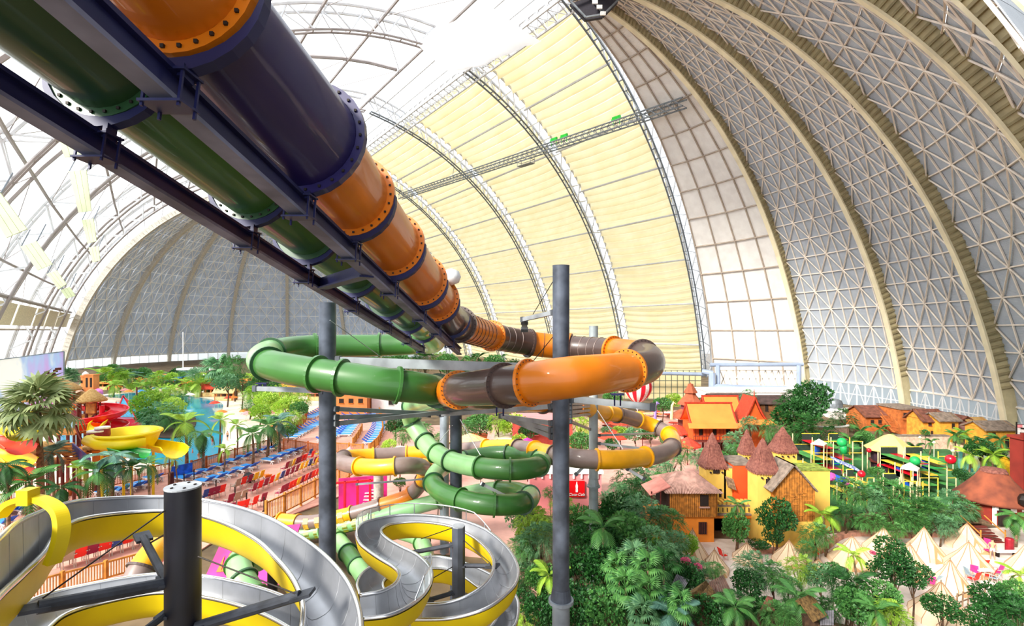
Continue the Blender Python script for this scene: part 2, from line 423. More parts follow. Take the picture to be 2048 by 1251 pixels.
def tubeslide(name, label, ctrl, secs, rad, group=None, bolt_d=32, dup_n=10, rf=None):
    """ctrl: points; secs: list of (control index, material, flange material) giving where each moulded section ends."""
    root = thing(name, ctrl[0], label, 'water slide', group)
    path = spline(ctrl, dup_n); n = 26; pi = 0
    for ci, m, fm in secs:
        e = min(len(path)-1, int(round(ci*dup_n)))
        seg = path[pi:e+1]
        if len(seg) < 2: continue
        L = sum((b-a).length for a, b in zip(seg, seg[1:]))
        s2 = resamp(seg, max(.25, L/24))
        rr = [np.interp((pi+(e-pi)*q/(len(s2)-1))/dup_n, *rf) for q in range(len(s2))] if rf else rad
        MB().tube(s2, rr, n, caps=False).build('tube_section', m, root, smooth=True)
        if fm: flange(path[e], path[min(e+1, len(path)-1)]-path[e-1], rr[-1] if rf else rad, fm, root, path[e].y < bolt_d)
        pi = e
    return root
D = V((.046, 1, -.18))
OP = P(797, 505, 12.7); GP = P(505, 365, 9.9)
def oline(d): return OP+D*(d-12.7)
def gline(d): return GP+D*(d-9.9)
oc = [oline(d) for d in (2.2, 4.95, 7.55, 9.5, 12.1, 15.2, 17.6)]+[
    P(902, 640, 20.6), P(958, 664, 24.4), P(1010, 677, 26.8), P(1080, 689, 28), P(1165, 697, 27.6), P(1240, 703, 25.8), P(1292, 714, 23.2), P(1290, 733, 20.2),
    P(1220, 745, 17.6), P(1140, 754, 16.2), P(1050, 766, 16.8), P(985, 773, 18.3), P(925, 778, 20.3), P(900, 784, 23), P(930, 792, 27), P(1000, 799, 31), P(1070, 803, 34), P(1150, 812, 38), P(1210, 825, 43)]
osl = tubeslide('tube_slide', 'orange and plum enclosed tube slide coming down overhead into a loop', oc,
    [(1, m_or, m_or), (2, m_pu, m_pu), (3, m_or, m_or), (4, m_or, m_or), (5, m_or, m_or), (6, m_or, m_or), (7.3, m_br, m_br), (8.5, m_or, m_or), (9.7, m_br, m_br), (10.7, m_or, m_or), (11.8, m_br, m_or), (12.8, m_or, m_br),
     (14.6, m_br, m_or), (16.9, m_or, m_or), (17.6, m_br, m_br), (19.2, m_br, m_or), (20.3, m_or, m_br), (22, m_br, m_or), (23.2, m_or, m_br), (24, m_br, m_or), (25, m_ye, m_ye)], .68, rf=([0, 1, 2, 2.06, 3.2, 26], [.62, .62, .80, .72, .68, .68]))
# raised spiral bands on the ribbed lengths
for i0, i1, m in ((7.5, 8.4, m_br), (8.6, 9.6, m_pt), (9.8, 10.6, m_br), (10.8, 11.7, m_pt)):
    pth = spline(oc, 10)[int(i0*10):int(i1*10)+1]; q = resamp(pth, .5); mb = MB()
    for a, b in zip(q, q[1:]):
        t = (b-a).normalized(); u = t.cross(V((0, 0, 1))).normalized(); v = t.cross(u)
        mb.tube([a+(u*math.cos(x)+v*math.sin(x))*.685 for x in [j*2*PI/22 for j in range(22)]], .022, 4, closed=True)
    stuff(mb.build('ring_bands', m, osl))
gc = [gline(d) for d in (1.8, 6.6, 9.9, 12.3, 15.5, 19., 22.)]+[
    gline(25.2), P(868, 680, 28.4), P(838, 686, 31), P(760, 690, 31.2), P(680, 691, 30.6), P(600, 694, 29.4), P(543, 704, 27), P(523, 718, 24.6), P(545, 730, 22.6),
    P(620, 745, 21.4), P(700, 757, 20.9), P(780, 768, 21), P(845, 776, 21.9), P(882, 783, 24), P(885, 792, 28), P(855, 800, 33), P(824, 812, 37.5), P(822, 838, 39.5), P(842, 872, 39), P(866, 900, 37.6),
    P(905, 922, 35.8), P(960, 934, 33.8), P(1020, 939, 32.8), P(1068, 934, 34), P(1084, 920, 37.5), P(1050, 909, 41.5), P(990, 907, 43), P(930, 917, 42.4), P(884, 935, 40.6), P(866, 960, 37.6),
    P(886, 985, 34.8), P(940, 1003, 33), P(1000, 1009, 32.6), P(1046, 1005, 34.4), P(1060, 990, 38), P(1020, 978, 42), P(960, 982, 44), P(880, 1000, 45), P(780, 1027, 46), P(690, 1050, 46.6), P(600, 1068, 47), P(548, 1078, 47.2)]
gsl = tubeslide('tube_slide', 'green enclosed tube slide running beside the plum tube into stacked green spirals', gc,
    [(1, m_gd, m_gd), (2, m_gr, m_gd), (3, m_gr, m_gd), (4, m_gr, m_gd), (5, m_gr, m_gd), (6, m_gr, m_gd), (7, m_gl, m_gr), (8.8, m_gl, m_gr), (10, m_gr, m_gr), (11.6, m_gr, m_gr), (13, m_gr, m_gd), (14.8, m_gl, m_gd),
     (16.2, m_gr, m_gr), (16.8, m_gr, m_gr), (18.2, m_gr, m_gr), (19.7, m_gr, m_gd), (21, m_gl, m_gr), (23, m_gl, m_gd), (24.2, m_gl, m_gd), (25.3, m_gl, m_gd), (26.2, m_gl, m_gr), (26.9, m_gl, m_gd), (28, m_gl, m_gr), (29, m_gr, m_gr), (30.3, m_gr, m_gr), (31.2, m_gl, m_gd), (32.6, m_gr, m_gd),
     (34, m_gr, m_gd), (36.2, m_gl, m_gd), (37.7, m_gr, m_gr), (38.8, m_gr, m_gr), (40, m_gr, m_gd), (41, m_gl, m_gd), (42.4, m_gr, m_gr), (44, m_gl, m_gr), (45.4, m_gl, m_gl), (46.5, m_gl, m_gl), (48, m_gl, m_gl)], .68, bolt_d=12)
yc = [P(1210, 825, 43), P(1250, 832, 45), P(1300, 848, 46.5), P(1338, 868, 45), P(1346, 890, 41.5), P(1318, 908, 38), P(1240, 918, 35.4), P(1165, 917, 35), P(1110, 909, 37), P(1060, 898, 41), P(1000, 893, 45), P(930, 898, 48), P(850, 904, 49), P(760, 909, 48.5),
      P(700, 913, 47), P(680, 920, 44.5), P(700, 929, 41.5), P(757, 934, 39.6), P(820, 930, 39.8), P(850, 938, 43), P(842, 966, 46), P(815, 992, 46.5), P(755, 1012, 46.5), P(690, 1030, 46.6), P(620, 1044, 46.8), P(560, 1040, 47.5)]
ysl = tubeslide('tube_slide', 'yellow and taupe tube slide winding low around the grey poles', yc,
    [(.6, m_ye, m_br), (1.5, m_pt, m_ye), (2.4, m_ye, m_br), (3.0, m_pt, m_ye), (4.2, m_ye, m_br), (5.4, m_pt, m_ye), (6.6, m_ye, m_ye), (8, m_pt, m_br), (8.8, m_ye, m_ye), (9.4, m_pt, m_br), (10.4, m_ye, m_ye), (11.4, m_pt, m_ye), (12.4, m_ye, m_ye), (13.2, m_pt, m_ye), (14.4, m_ye, m_br),
     (16.4, m_pt, m_ye), (17.5, m_ye, m_ye), (18.8, m_pt, m_ye), (19.8, m_ye, m_br), (20.8, m_pt, m_or), (21.9, m_or, m_br), (22.8, m_pt, m_ye), (23.5, m_ye, m_ye), (24.4, m_pt, m_ye), (25, m_ye, m_ye)], .66, bolt_d=0)
# translucent checks on the run-outs
for ctrl, i0, i1, m, m2 in ((yc, 22.9, 24.3, m_pt, m_pt), (gc, 45.2, 47.6, m_gr, m_gr)):
    q = resamp(spline(ctrl, 10)[int(i0*10):int(i1*10)], .9); mb = MB(); root = ysl if ctrl is yc else gsl
    for a, b in zip(q, q[1:]):
        t = (b-a).normalized(); u = t.cross(V((0, 0, 1))).normalized(); v = u.cross(t)
        for sg in (-1, 1):
            for an in (-.35, .45):
                n_ = u*sg*math.cos(an)+v*math.sin(an); mb.box((a+b)/2+n_*.665, (.5, .5, .02), ax=Matrix((t, n_.cross(t), n_)).transposed())
    o = mb.build('window_patches', mat('amber patch', '#e2b13c', .4) if ctrl is yc else mat('ochre patch', '#8a8f2c', .4), root); stuff(o)
def lowtube(label, pts, secs, r=.7): return tubeslide('tube_slide', label, pts, secs, r, bolt_d=0)
lowtube('pale green tube slide stub dropping down under the striped run', [P(636, 1050, 48), P(676, 1080, 45), P(703, 1115, 42), P(730, 1155, 39.5), P(745, 1195, 38)], [(1, m_gl, m_gr), (1.7, m_gl, m_gd), (2.4, m_gr, m_gd), (3.1, m_gl, m_gr), (4, m_gl, m_gr)])
lowtube('pale green tube elbow seen through the yellow channel loop', [P(520, 1120, 33), P(492, 1108, 31.5), P(478, 1130, 30), P(486, 1158, 29), P(505, 1190, 28.5)], [(2, m_gl, m_gr), (3, m_gl, m_gd), (4, m_gl, m_gr)])
lowtube('pale green tube piece behind the grey pole of the steel slide', [P(800, 1062, 44), P(836, 1075, 43), P(850, 1100, 41), P(852, 1130, 39)], [(1.4, m_gl, m_gr), (3, m_gl, m_gd)], .66)
lowtube('amber tube elbow beside the black pole of the steel slide', [P(372, 1062, 32), P(335, 1078, 30), P(305, 1108, 28), P(278, 1150, 27), P(262, 1200, 26.5)], [(1.1, m_pt, m_ye), (2.7, m_ye, m_br), (4, m_pt, m_br)])
# clear light dome on the tube
tag(MB().lathe(P(897, 562, 17.4)+V((.1, 0, .15)), [(.02, -.3), (.26, -.2), (.34, 0), (.26, .2), (.02, .3)], 14).build('dome_light', mat('opal plastic', '#e8ecef', .2), None, True), 'clear opal dome light standing on the orange tube above the brown bend', 'light')
# the two long beams, saddles, clamps, cross tie
def ibeam(name, fn, d0, d1, dz, label):
    a, b = fn(d0)+V((0, 0, dz)), fn(d1)+V((0, 0, dz)); root = thing(name, a, label, 'steel beam')
    h, wd = .27, .22
    MB().bar(a, b, .09, h).build('beam_web', m_navy, root)
    MB().bar(a+V((0, 0, h/2)), b+V((0, 0, h/2)), wd, .05).build('top_flange', m_navy, root)
    MB().bar(a-V((0, 0, h/2)), b-V((0, 0, h/2)), wd, .05).build('bottom_flange', mat('blue grey flange', '#777c98', .6, .05, .2, 1.5), root)  # bottom flange a lighter blue grey than the web
    return root
b1 = ibeam('support_beam', gline, 1.5, 25.2, -1.2, 'lower of two long navy steel beams, under the green tube')
b2 = ibeam('support_beam', oline, 1.5, 22.9, -1.1, 'upper of two long navy steel beams, under the orange and plum tube')
def saddle(fn, d, beam, dz):
    p = fn(d); t = D.normalized(); u = V((1, 0, 0)); v = t.cross(u)*-1
    if v.z < 0: v = -v
    mb = MB(); n = 14; rows = []
    for j in range(n+1):
        a = PI+PI*j/n; d_ = u*math.cos(a)+v*math.sin(a); th = .03+.11*math.sin(PI*j/n)
        rows.append([p+d_*.80+t*.06, p+d_*(.80+th)+t*.06, p+d_*(.80+th)-t*.06, p+d_*.80-t*.06, p+d_*.80+t*.06])
    s = mb.grid(rows).build('saddle', m_navy, beam)
    for sx in (-.12, .12): MB().bar(p+v*-.9+u*sx, p+v*(dz+.1)+u*sx, .06, .16).build('saddle_leg', m_navy, s)
    b = p+v*dz
    mb = MB().box(b+v*-.17, (.4, .3, .025)); 
    for sx in (-.17, .17):
        for sy in (-.11, .11): mb.bar(b+u*sx+t*sy-v*.24, b+u*sx+t*sy+v*.2, .025)
    mb.box(b+v*.16, (.4, .3, .025)); mb.build('beam_clamp', m_navy, beam)
for d in (6.6, 9.9, 12.3, 15.5, 19., 22., 24.6): saddle(gline, d, b1, -1.2)
for d in (4.95, 7.55, 9.5, 12.1, 15.2, 17.6, 20.5): saddle(oline, d, b2, -1.1)
a = gline(13.0)+V((0, 0, -1.15)); b = oline(10.3)+V((0, 0, -1.15)); t_ = (b-a).normalized()
r_ = thing('cross_tie', a, 'short navy steel tie joining the two long beams', 'steel beam')
MB().bar(a, b, .08, .26).build('tie_web', m_navy, r_); MB().bar(a-V((0, 0, .14)), b-V((0, 0, .14)), .3, .04).build('tie_flange', m_navy, r_)
# ---------------------------------------------------------------- poles, struts, cables
def pole(label, px, d, r, ytop, zb=0., m=m_gal, collar=None, low=None, cap=None, n=24):
    b = P(px, 660, d); b.z = zb; top = P(px, ytop, d).z
    root = thing('support_pole', b, label, 'steel pole')
    zc = P(px, collar, d).z if collar else zb
    MB().tube([(b.x, b.y, zc), (b.x, b.y, top)], r, n).build('shaft', m, root, True, angle=.6)
    if collar:
        MB().tube([(b.x, b.y, zb), (b.x, b.y, zc-.12)], r*1.04, n).build('lower_shaft', low or m, root, True, angle=.6)
        MB().lathe((b.x, b.y, zc), [(r, -.12), (r*1.5, -.12), (r*1.5, .02), (r, .02)], n, False).build('collar', low or m, root)
        g = MB()
        for j in range(20):
            a = 2*PI*j/20; g.bar((b.x+r*1.2*math.cos(a), b.y+r*1.2*math.sin(a), zc), (b.x+r*.98*math.cos(a), b.y+r*.98*math.sin(a), zc+.5), .03, r*.4, up=(-math.sin(a), math.cos(a), 0))
        stuff(g.build('collar_gussets', m, root))
    MB().lathe((b.x, b.y, top), [(r*1.02, 0), (r*1.02, .03)], n).build('cap_plate', cap or m, root)
    return root, b, top
pole('tall grey pole in front of the far green tube, under the long beams', 655, 23.6, .39, 606)
pole('tallest grey pole, its bare top against the cream membrane, collar near its foot', 1122, 22, .37, 532, collar=1198, low=mat('pale galvanised', '#9aa4b0', .5, .4, .15, 1.))
pole('dark grey pole inside the green spirals', 912, 37, .44, 800, m=mat('dark galvanised', '#4a515e', .5, .4, .2, 1.))
pole('pale grey pole just beside the dark pole in the green spirals', 889, 45, .42, 796, m=mat('pale galvanised', '#9aa4b0'))
pole('slim grey pole with a bolted collar in front of the pink wall', 1187, 40, .36, 652, collar=970, m=mat('light grey pole', '#9fa8ac', .5, .3, .1, 1.), low=mat('light grey pole', '#9fa8ac'))
r_, b_, t_ = pole('thick black pole with a pale round cap in the silver slide loop', 366, 9.7, .31, 974, m=m_black, cap=mat('pale grey cap', '#a4a9b0', .6))
mb = MB()
for j in range(5):
    a = j*1.25+.4; mb.box((b_.x+.2*math.cos(a), b_.y+.2*math.sin(a), t_+.04), (.03, .05, .02))
stuff(mb.build('cap_bolts', m_bolt, r_))
pole('short grey octagonal pole inside the S shaped silver slide', 917, 16, .21, 1052, n=8, cap=mat('pale grey cap', '#bfc3c8'))
pole('stubby grey post under the yellow tube near the magenta frames', 757, 52, .5, 903, m=mat('beige post', '#b5aca2', .7))
pole('short dark pole under the pale green elbow', 545, 31, .3, 1118, m=m_black)
def strut(label, a, b, w=.16, h=.2, m=m_galg, grp='steel struts under the loops'):
    root = thing('steel_strut', a, label, 'strut', grp); a, b = V(a), V(b)
    MB().bar(a, b, w, h).build('box_bar', m, root); d = (b-a).normalized()
    e = MB()
    for p in (a+d*.12, b-d*.12): e.bar(p-d*.1, p+d*.1, w+.07, h+.07)
    e.build('end_plate', mat('dark end plate', '#5a5f66', .5, .4), root); return root
strut('wide grey cross beam between two tall poles, carrying the ends of the long beams', P(672, 722, 23.3), P(1108, 737, 22.3), .26, .42, grp='cross beams')
strut('grey strut from the pole under the green loop, uppermost of three', P(668, 817, 23.4), P(882, 827, 29))
strut('grey strut from the pole under the green loop, middle of three', P(668, 834, 23.4), P(860, 829, 28))
strut('grey strut from the pole under the green loop, lowest of three', P(668, 847, 23.4), P(1000, 812, 31))
strut('grey strut crossing to the tallest pole, uppermost of four', P(880, 829, 29), P(1106, 812, 22.2))
strut('grey strut crossing to the tallest pole, second from top', P(1000, 831, 27), P(1106, 846, 22.2))
strut('grey strut crossing to the tallest pole, third from top', P(1010, 833, 27), P(1106, 860, 22.2))
strut('grey strut crossing to the tallest pole, lowest of four', P(1015, 836, 27), P(1106, 873, 22.2))
strut('grey outrigger arm beyond the tallest pole, ending under the brown bend', P(1140, 797, 22.2), P(1312, 814, 20.5), .2, .26)
for i, (y0, y1) in enumerate(((806, 808), (815, 812), (824, 820), (832, 828), (842, 858))):
    strut(f'thin grey strut between the tallest pole and the slim collared pole, {nth(i)} from top', P(1140, y0, 22.3), P(1180, y1, 39.5), .12, .14)
strut('grey outrigger arm under the far bend of the green loop', P(507, 776, 24), P(648, 781, 23.3), .2, .22)
strut('grey hanger arm on top of the tallest pole holding the brown tube', P(1044, 639, 25.5), P(1110, 624, 22.3), .16, .2)
strut('short upright hanger above the brown tube', P(1049, 640, 25.7), P(1049, 662, 26.2), .3, .12)
strut('grey arm under the far yellow loop beside the slim pole, upper', P(1196, 870, 39.8), P(1310, 866, 44), .14, .16)
strut('grey arm under the far yellow loop beside the slim pole, lower', P(1196, 886, 39.8), P(1290, 897, 38), .14, .16)
strut('pale arm under the yellow run in front of the magenta frames', P(712, 968, 44), P(850, 957, 42), .12, .14)
strut('pale steel arm leaning out under the green spiral', P(962, 966, 33), P(1012, 992, 34), .16, .2, m_wsteel)
strut('dark bracket arm under the brown bend beside the pink wall', P(1150, 950, 35), P(1170, 930, 35), .14, .16)
strut('pale steel arm under the yellow bend over the bushes', P(1252, 935, 36), P(1290, 958, 36), .2, .2, m_wsteel)
for a, b, w_ in ((P(1235, 788, 20), P(1235, 808, 20.4), 'under the brown bend of the loop'), (P(525, 766, 24), P(525, 776, 24), 'under the green bend of the loop'), (P(1000, 806, 17.6), P(1000, 828, 18), 'under the brown lower run')):
    r_ = thing('tube_support', a, f'dark paired bracket {w_}', 'bracket', 'tube brackets')
    for sx in (-.12, .12): MB().bar(a+V((sx, 0, 0)), b+V((sx, 0, 0)), .06, .16).build('bracket_plate', m_navy, r_)
    MB().box(a, (.5, .3, .06)).build('bracket_head', m_navy, r_)
def cable(label, *ps, r=.02, m=None):
    tag(MB().tube([V(p) for p in ps], r, 5).build('stay_cable', m or m_bolt), label, 'cable', 'stay cables')
cable('dark stay cable from the tallest pole to the hanger arm', P(1110, 556, 22), P(1066, 628, 24.6))
cable('dark stay cable from the tallest pole down past the orange tube', P(1110, 668, 22), P(1066, 722, 23))
cable('pale stay cable beside the slim pole over the yellow loop', P(1195, 820, 39.6), P(1246, 898, 36.5), r=.03, m=m_wsteel)
cable('pale stay cable across the far green tube', P(660, 640, 23), P(760, 712, 26), r=.02, m=m_galg)
cable('pale stay cable from the dark pole, over the green spiral', P(920, 838, 36.6), P(965, 917, 35), r=.03, m=m_wsteel)
cable('pale stay cable crossing down to the pale green tube', P(905, 850, 36.6), P(860, 905, 41), r=.03, m=m_wsteel)
# ---------------------------------------------------------------- open steel channels
m_chan = mat('polished stainless channel', '#b6b8be', .4, .75, .06, 1.5)
m_rim = mat('bright rolled rim', '#e0e1e4', .22, .9, .04, 2)
m_yel = mat('lemon yellow shell', '#dec200', .5, 0, .06, .6)
def channel(label, O, I, sag, n=8, cross=11, seam=6):
    O = spline(O, n); I = spline(I, n); root = thing('open_slide', O[len(O)//2], label, 'water slide')
    def surf(g, s2, off):
        rows = []
        for a, b in zip(O, I):
            a2 = a+(a-b)*g; b2 = b+(b-a)*g; row = []
            for k in range(cross):
                u = k/(cross-1); f = 1-abs(2*u-1)**3.2; uu = .5+(u-.5)*(1+.12*f)
                p = a2.lerp(b2, uu); row.append(p-V((0, 0, s2*f+off)))
            rows.append(row)
        return rows
    MB().grid(surf(0, sag, 0)).build('steel_channel', m_chan, root, smooth=True)
    MB().grid(surf(.06, sag+.09, .03)).build('yellow_shell', m_yel, root, smooth=True)
    MB().tube(O, .05, 8).build('rim', m_rim, root, smooth=True); MB().tube(I, .05, 8).build('rim', m_rim, root, smooth=True)
    R = surf(.0, sag-.004, 0)
    for i in range(seam, len(R)-1, seam): MB().tube(R[i], .006, 4).build('seam', mat('seam grey', '#aeb0b6', .6, .2), root)
    return root, O, I
def ZZ(l, dx=0, dy=0, k=1.): return [Z(dx+x/k, dy+y/k, z) for x, y, z in l]
big, bO, bI = channel('large silver water slide channel with yellow shell looping round the black pole, upper turn',
    ZZ([(-60, 1130, -2.95), (0, 1075, -3.1), (35, 1045, -3.3), (77, 1025, -3.6), (110, 1012, -3.95), (167, 1000, -4.3), (256, 994, -4.55), (336, 993, -4.7), (400, 998, -4.75), (470, 1012, -4.85), (540, 1036, -4.9), (600, 1072, -5.0), (650, 1110, -5.1), (690, 1155, -5.2), (714, 1205, -5.25), (722, 1260, -5.3), (715, 1330, -5.35)]),
    ZZ([(-60, 1260, -3.5), (0, 1190, -3.7), (45, 1148, -3.9), (88, 1105, -4.1), (115, 1065, -4.2), (160, 1038, -4.4), (250, 1025, -4.6), (335, 1021, -4.7), (400, 1030, -4.8), (460, 1050, -4.9), (515, 1080, -5.0), (555, 1118, -5.1), (585, 1155, -5.2), (603, 1195, -5.3), (606, 1235, -5.35), (595, 1290, -5.4), (570, 1350, -5.5)]), .72)
hoop = [P(84, 1128, 8.8), P(98, 1092, 8.9), P(104, 1052, 9.0), P(94, 1022, 9.1), P(56, 1004, 9.3), (P(14, 1012, 9.35)), P(-14, 1040, 9.3)]
hp = spline(hoop, 8); rows = []
cc = P(45, 1075, 9.2)
for p in hp:
    o = (p-cc); o.y = 0; o.normalize(); dd = V((.55, .8, 0)); q = p+dd*.2
    rows.append([p, p+o*.1, q+o*.1, q, p])
MB().grid(rows).build('yellow_hoop', m_yel, big)
MB().box(P(56, 992, 9.35), (.22, .25, .28)).build('hoop_lug', m_yel, big)
channel('silver channel with yellow shell, lower turn round the black pole',
    ZZ([(-60, 1290, -6.6), (20, 1228, -6.7), (80, 1192, -6.8), (200, 1163, -6.85), (320, 1147, -6.9), (420, 1153, -6.95), (520, 1175, -7), (600, 1207, -7.05), (670, 1250, -7.1), (710, 1310, -7.2)]),
    ZZ([(40, 1310, -6.7), (95, 1256, -6.8), (135, 1226, -6.85), (210, 1203, -6.9), (320, 1184, -6.95), (420, 1195, -7), (515, 1222, -7.05), (590, 1262, -7.1), (640, 1305, -7.2), (660, 1350, -7.3)]), .7)
A = [(915, 1030, -6.2), (1100, 1005, -6.22), (1250, 935, -6.25), (1345, 850, -6.3), (1385, 760, -6.35), (1372, 680, -6.4), (1290, 600, -6.45), (1180, 545, -6.5), (1100, 500, -6.55), (1052, 455, -6.6), (1060, 420, -6.65), (1130, 392, -6.7), (1300, 380, -6.75), (1500, 405, -6.8), (1640, 465, -6.9), (1740, 540, -6.95), (1800, 625, -7.0), (1795, 720, -7.1), (1740, 800, -7.2), (1640, 870, -7.3), (1500, 920, -7.4), (1330, 935, -7.5)]
B = [(905, 872, -6.2), (1040, 848, -6.22), (1130, 805, -6.25), (1165, 760, -6.3), (1168, 720, -6.35), (1130, 680, -6.4), (1040, 625, -6.45), (960, 570, -6.5), (905, 520, -6.55), (882, 460, -6.6), (905, 405, -6.65), (980, 368, -6.7), (1200, 332, -6.75), (1500, 350, -6.8), (1720, 415, -6.9), (1870, 525, -6.95), (1955, 650, -7.0), (1960, 770, -7.1), (1880, 870, -7.2), (1740, 965, -7.3), (1520, 1025, -7.4), (1250, 1035, -7.5)]
ess, eA, eB = channel('S shaped silver water slide channel with yellow sides and clear guards', ZZ(A, 450, 930, 3.357), ZZ(B, 450, 930, 3.357), .55)
channel('lowest silver channel loop under the S shaped slide',
    ZZ([(905, 862, -9), (888, 790, -9), (930, 715, -9), (1020, 665, -9), (1200, 635, -9), (1380, 612, -9), (1500, 622, -9), (1640, 665, -9), (1790, 735, -9.05), (1890, 810, -9.1), (1955, 880, -9.2), (1970, 960, -9.3), (1950, 1060, -9.4), (1880, 1140, -9.5)], 450, 930, 3.357),
    ZZ([(1090, 852, -9), (1062, 815, -9), (1066, 775, -9), (1110, 745, -9), (1230, 716, -9), (1380, 690, -9), (1500, 700, -9), (1610, 752, -9), (1710, 820, -9.05), (1790, 850, -9.1), (1860, 890, -9.2), (1850, 970, -9.3), (1790, 1078, -9.4), (1700, 1150, -9.5)], 450, 930, 3.357), .6)
m_pc = foil('clear guard sheet', '#e6eef0', .8)
def guard(path, h, nm):
    for i in range(0, len(path)-1, 5):
        seg = path[i:i+6]; 
        if len(seg) < 2: continue
        hs = [h*min(1, (i+k+1)/6, (len(path)-i-k)/6) for k in range(len(seg))]
        MB().grid([[p, p+V((0, 0, q))] for p, q in zip(seg, hs)]).build('guard_panel', m_pc, ess)
        MB().bar(seg[0], seg[0]+V((0, 0, hs[0])), .03).build('guard_post', m_rim, ess)
    MB().tube([p+V((0, 0, h*min(1, (k+1)/6, (len(path)-k)/6))) for k, p in enumerate(path)], .02, 5).build('guard_rail', m_rim, ess)
guard(eB[68:116], .42, 'b'); guard(eA[18:44], .42, 'a')
# arms and stays on the black pole and on the short pole
def arm(label, a, b, r=.1, m=m_black):
    root = thing('slide_arm', a, label, 'slide support', 'slide arms'); a, b = V(a), V(b); d = (b-a).normalized()
    MB().tube([a, b], r, 10).build('arm_tube', m, root, True, angle=.6)
    MB().bar(b-d*.15, b+d*.25, .3, .06).build('end_bracket', m, root); MB().bar(a-d*.1, a+d*.2, .26, .05).build('end_bracket', m, root)
m_arm = mat('sooty grey arm', '#3b3f49', .6, .3, .3, 2)
arm('sooty grey arm from the black pole out to the near bend of the channel', P(338, 1165, 9.6), P(75, 1214, 8.2), .11, m_arm)
arm('short dark arm from the black pole up to the channel underside', P(332, 1160, 9.7), P(287, 1075, 11), .08, m_arm)
arm('dark arm from the black pole across to the right-hand bend', P(394, 1252, 9.6), P(600, 1190, 9.6), .1, m_arm)
arm('dark arm with bracket under the near channel, low on the black pole', P(335, 1225, 9.6), P(270, 1275, 8.8), .07, m_arm)
arm('upper dark arm from the short pole to the channel', P(912, 1088, 16), P(826, 1104, 16.3), .07, m_arm)
arm('middle dark arm from the short pole to the far channel', P(922, 1130, 16), P(982, 1131, 15.6), .07, m_arm)
arm('lower dark arm from the short pole to the lowest channel', P(912, 1183, 16), P(855, 1200, 15.4), .07, m_arm)
cable('black stay from the pole top down to the near bend of the channel', P(340, 1013, 9.5), P(85, 1196, 8.2), r=.015)
cable('black stay from the pole to the right-hand bend of the channel', P(396, 1112, 9.6), P(590, 1186, 9.4), r=.015)
cable('black stay behind the pole up to the upper channel', P(335, 1065, 10.2), P(300, 1085, 10.8), r=.02)
for i, (a, b) in enumerate(((P(905, 1055, 16), P(842, 1077, 17)), (P(922, 1075, 16), P(980, 1125, 15.5)), (P(910, 1130, 16), P(858, 1160, 15.6)))):
    cable(f'thin stay on the short octagonal pole, {nth(i)} from its top', a, b, r=.015)
# ---------------------------------------------------------------- plants
def leafmat(name, h1, h2, tr=.25, rough=.55):
    m = bpy.data.materials.new(name); m.use_nodes = True; nt = m.node_tree; N = nt.nodes; L = nt.links; b = N['Principled BSDF']
    g = N.new('ShaderNodeNewGeometry'); oi = N.new('ShaderNodeObjectInfo'); ad = N.new('ShaderNodeMath'); ad.operation = 'MULTIPLY_ADD'
    L.new(g.outputs['Random Per Island'], ad.inputs[0]); ad.inputs[1].default_value = .75
    ml = N.new('ShaderNodeMath'); ml.operation = 'MULTIPLY'; L.new(oi.outputs['Random'], ml.inputs[0]); ml.inputs[1].default_value = .25; L.new(ml.outputs[0], ad.inputs[2])
    rp = N.new('ShaderNodeValToRGB'); rp.color_ramp.elements[0].color = hexc(h1); rp.color_ramp.elements[1].color = hexc(h2)
    L.new(ad.outputs[0], rp.inputs[0]); L.new(rp.outputs[0], b.inputs['Base Color']); b.inputs['Roughness'].default_value = rough
    t = N.new('ShaderNodeBsdfTranslucent'); L.new(rp.outputs[0], t.inputs[0]); mx = N.new('ShaderNodeMixShader'); mx.inputs[0].default_value = tr
    L.new(b.outputs[0], mx.inputs[1]); L.new(t.outputs[0], mx.inputs[2]); L.new(mx.outputs[0], N['Material Output'].inputs[0]); return m
LM = {'dark': leafmat('dark green leaf', '#10391a', '#3b7a34'), 'mid': leafmat('mid green leaf', '#2f6a33', '#6ba552'), 'fern': leafmat('grey green leaflet', '#3c7350', '#86b77e'),
      'bright': leafmat('yellow green leaf', '#5f9a26', '#b5d24a'), 'blue': leafmat('blue green leaf', '#2c5f56', '#7fae98'), 'lime': leafmat('lime leaf', '#7fb92e', '#d3e667'), 'dry': leafmat('dry leaf', '#8a6f3c', '#c6a768'), 'olive': leafmat('olive fan leaf', '#4a5f2c', '#a3b07a'), 'pink': leafmat('pink blossom', '#c32f64', '#f07aa6')}
m_bark = mat('palm bark', '#8a6f56', .9, 0, .25, 4); m_bark2 = mat('brown bark', '#5c4330', .9, 0, .25, 4)
def frond_mesh(name, droop, rise, n=17, wide=.3):
    mb = MB(); pts = []
    for i in range(n+1):
        s = i/n; pts.append(V((s*(1-.25*droop*s), 0, rise*s-droop*s*s)))
    for a, b in zip(pts, pts[1:]): mb.bar(a, b, .014, .014)
    for i in range(2, n+1):
        s = i/n; p = pts[i]; L = wide*(math.sin(PI*min(1, .18+s*.82))**.7)+.05; t = (pts[i]-pts[i-1]).normalized()
        for sg in (-1, 1):
            d = (V((0, sg, 0))*.8+t*.75-V((0, 0, .28))).normalized(); q = p+d*L; w_ = t*.028
            mb.add([p-w_, p+w_, p+w_*.8+d*L*.6, q, p-w_*.8+d*L*.6], [(0, 1, 2, 3, 4)])
    return mb
def meshof(mb, name, m):
    me = bpy.data.meshes.new(name); me.from_pydata(mb.v, [], mb.f); me.materials.append(m); me.update(); return me
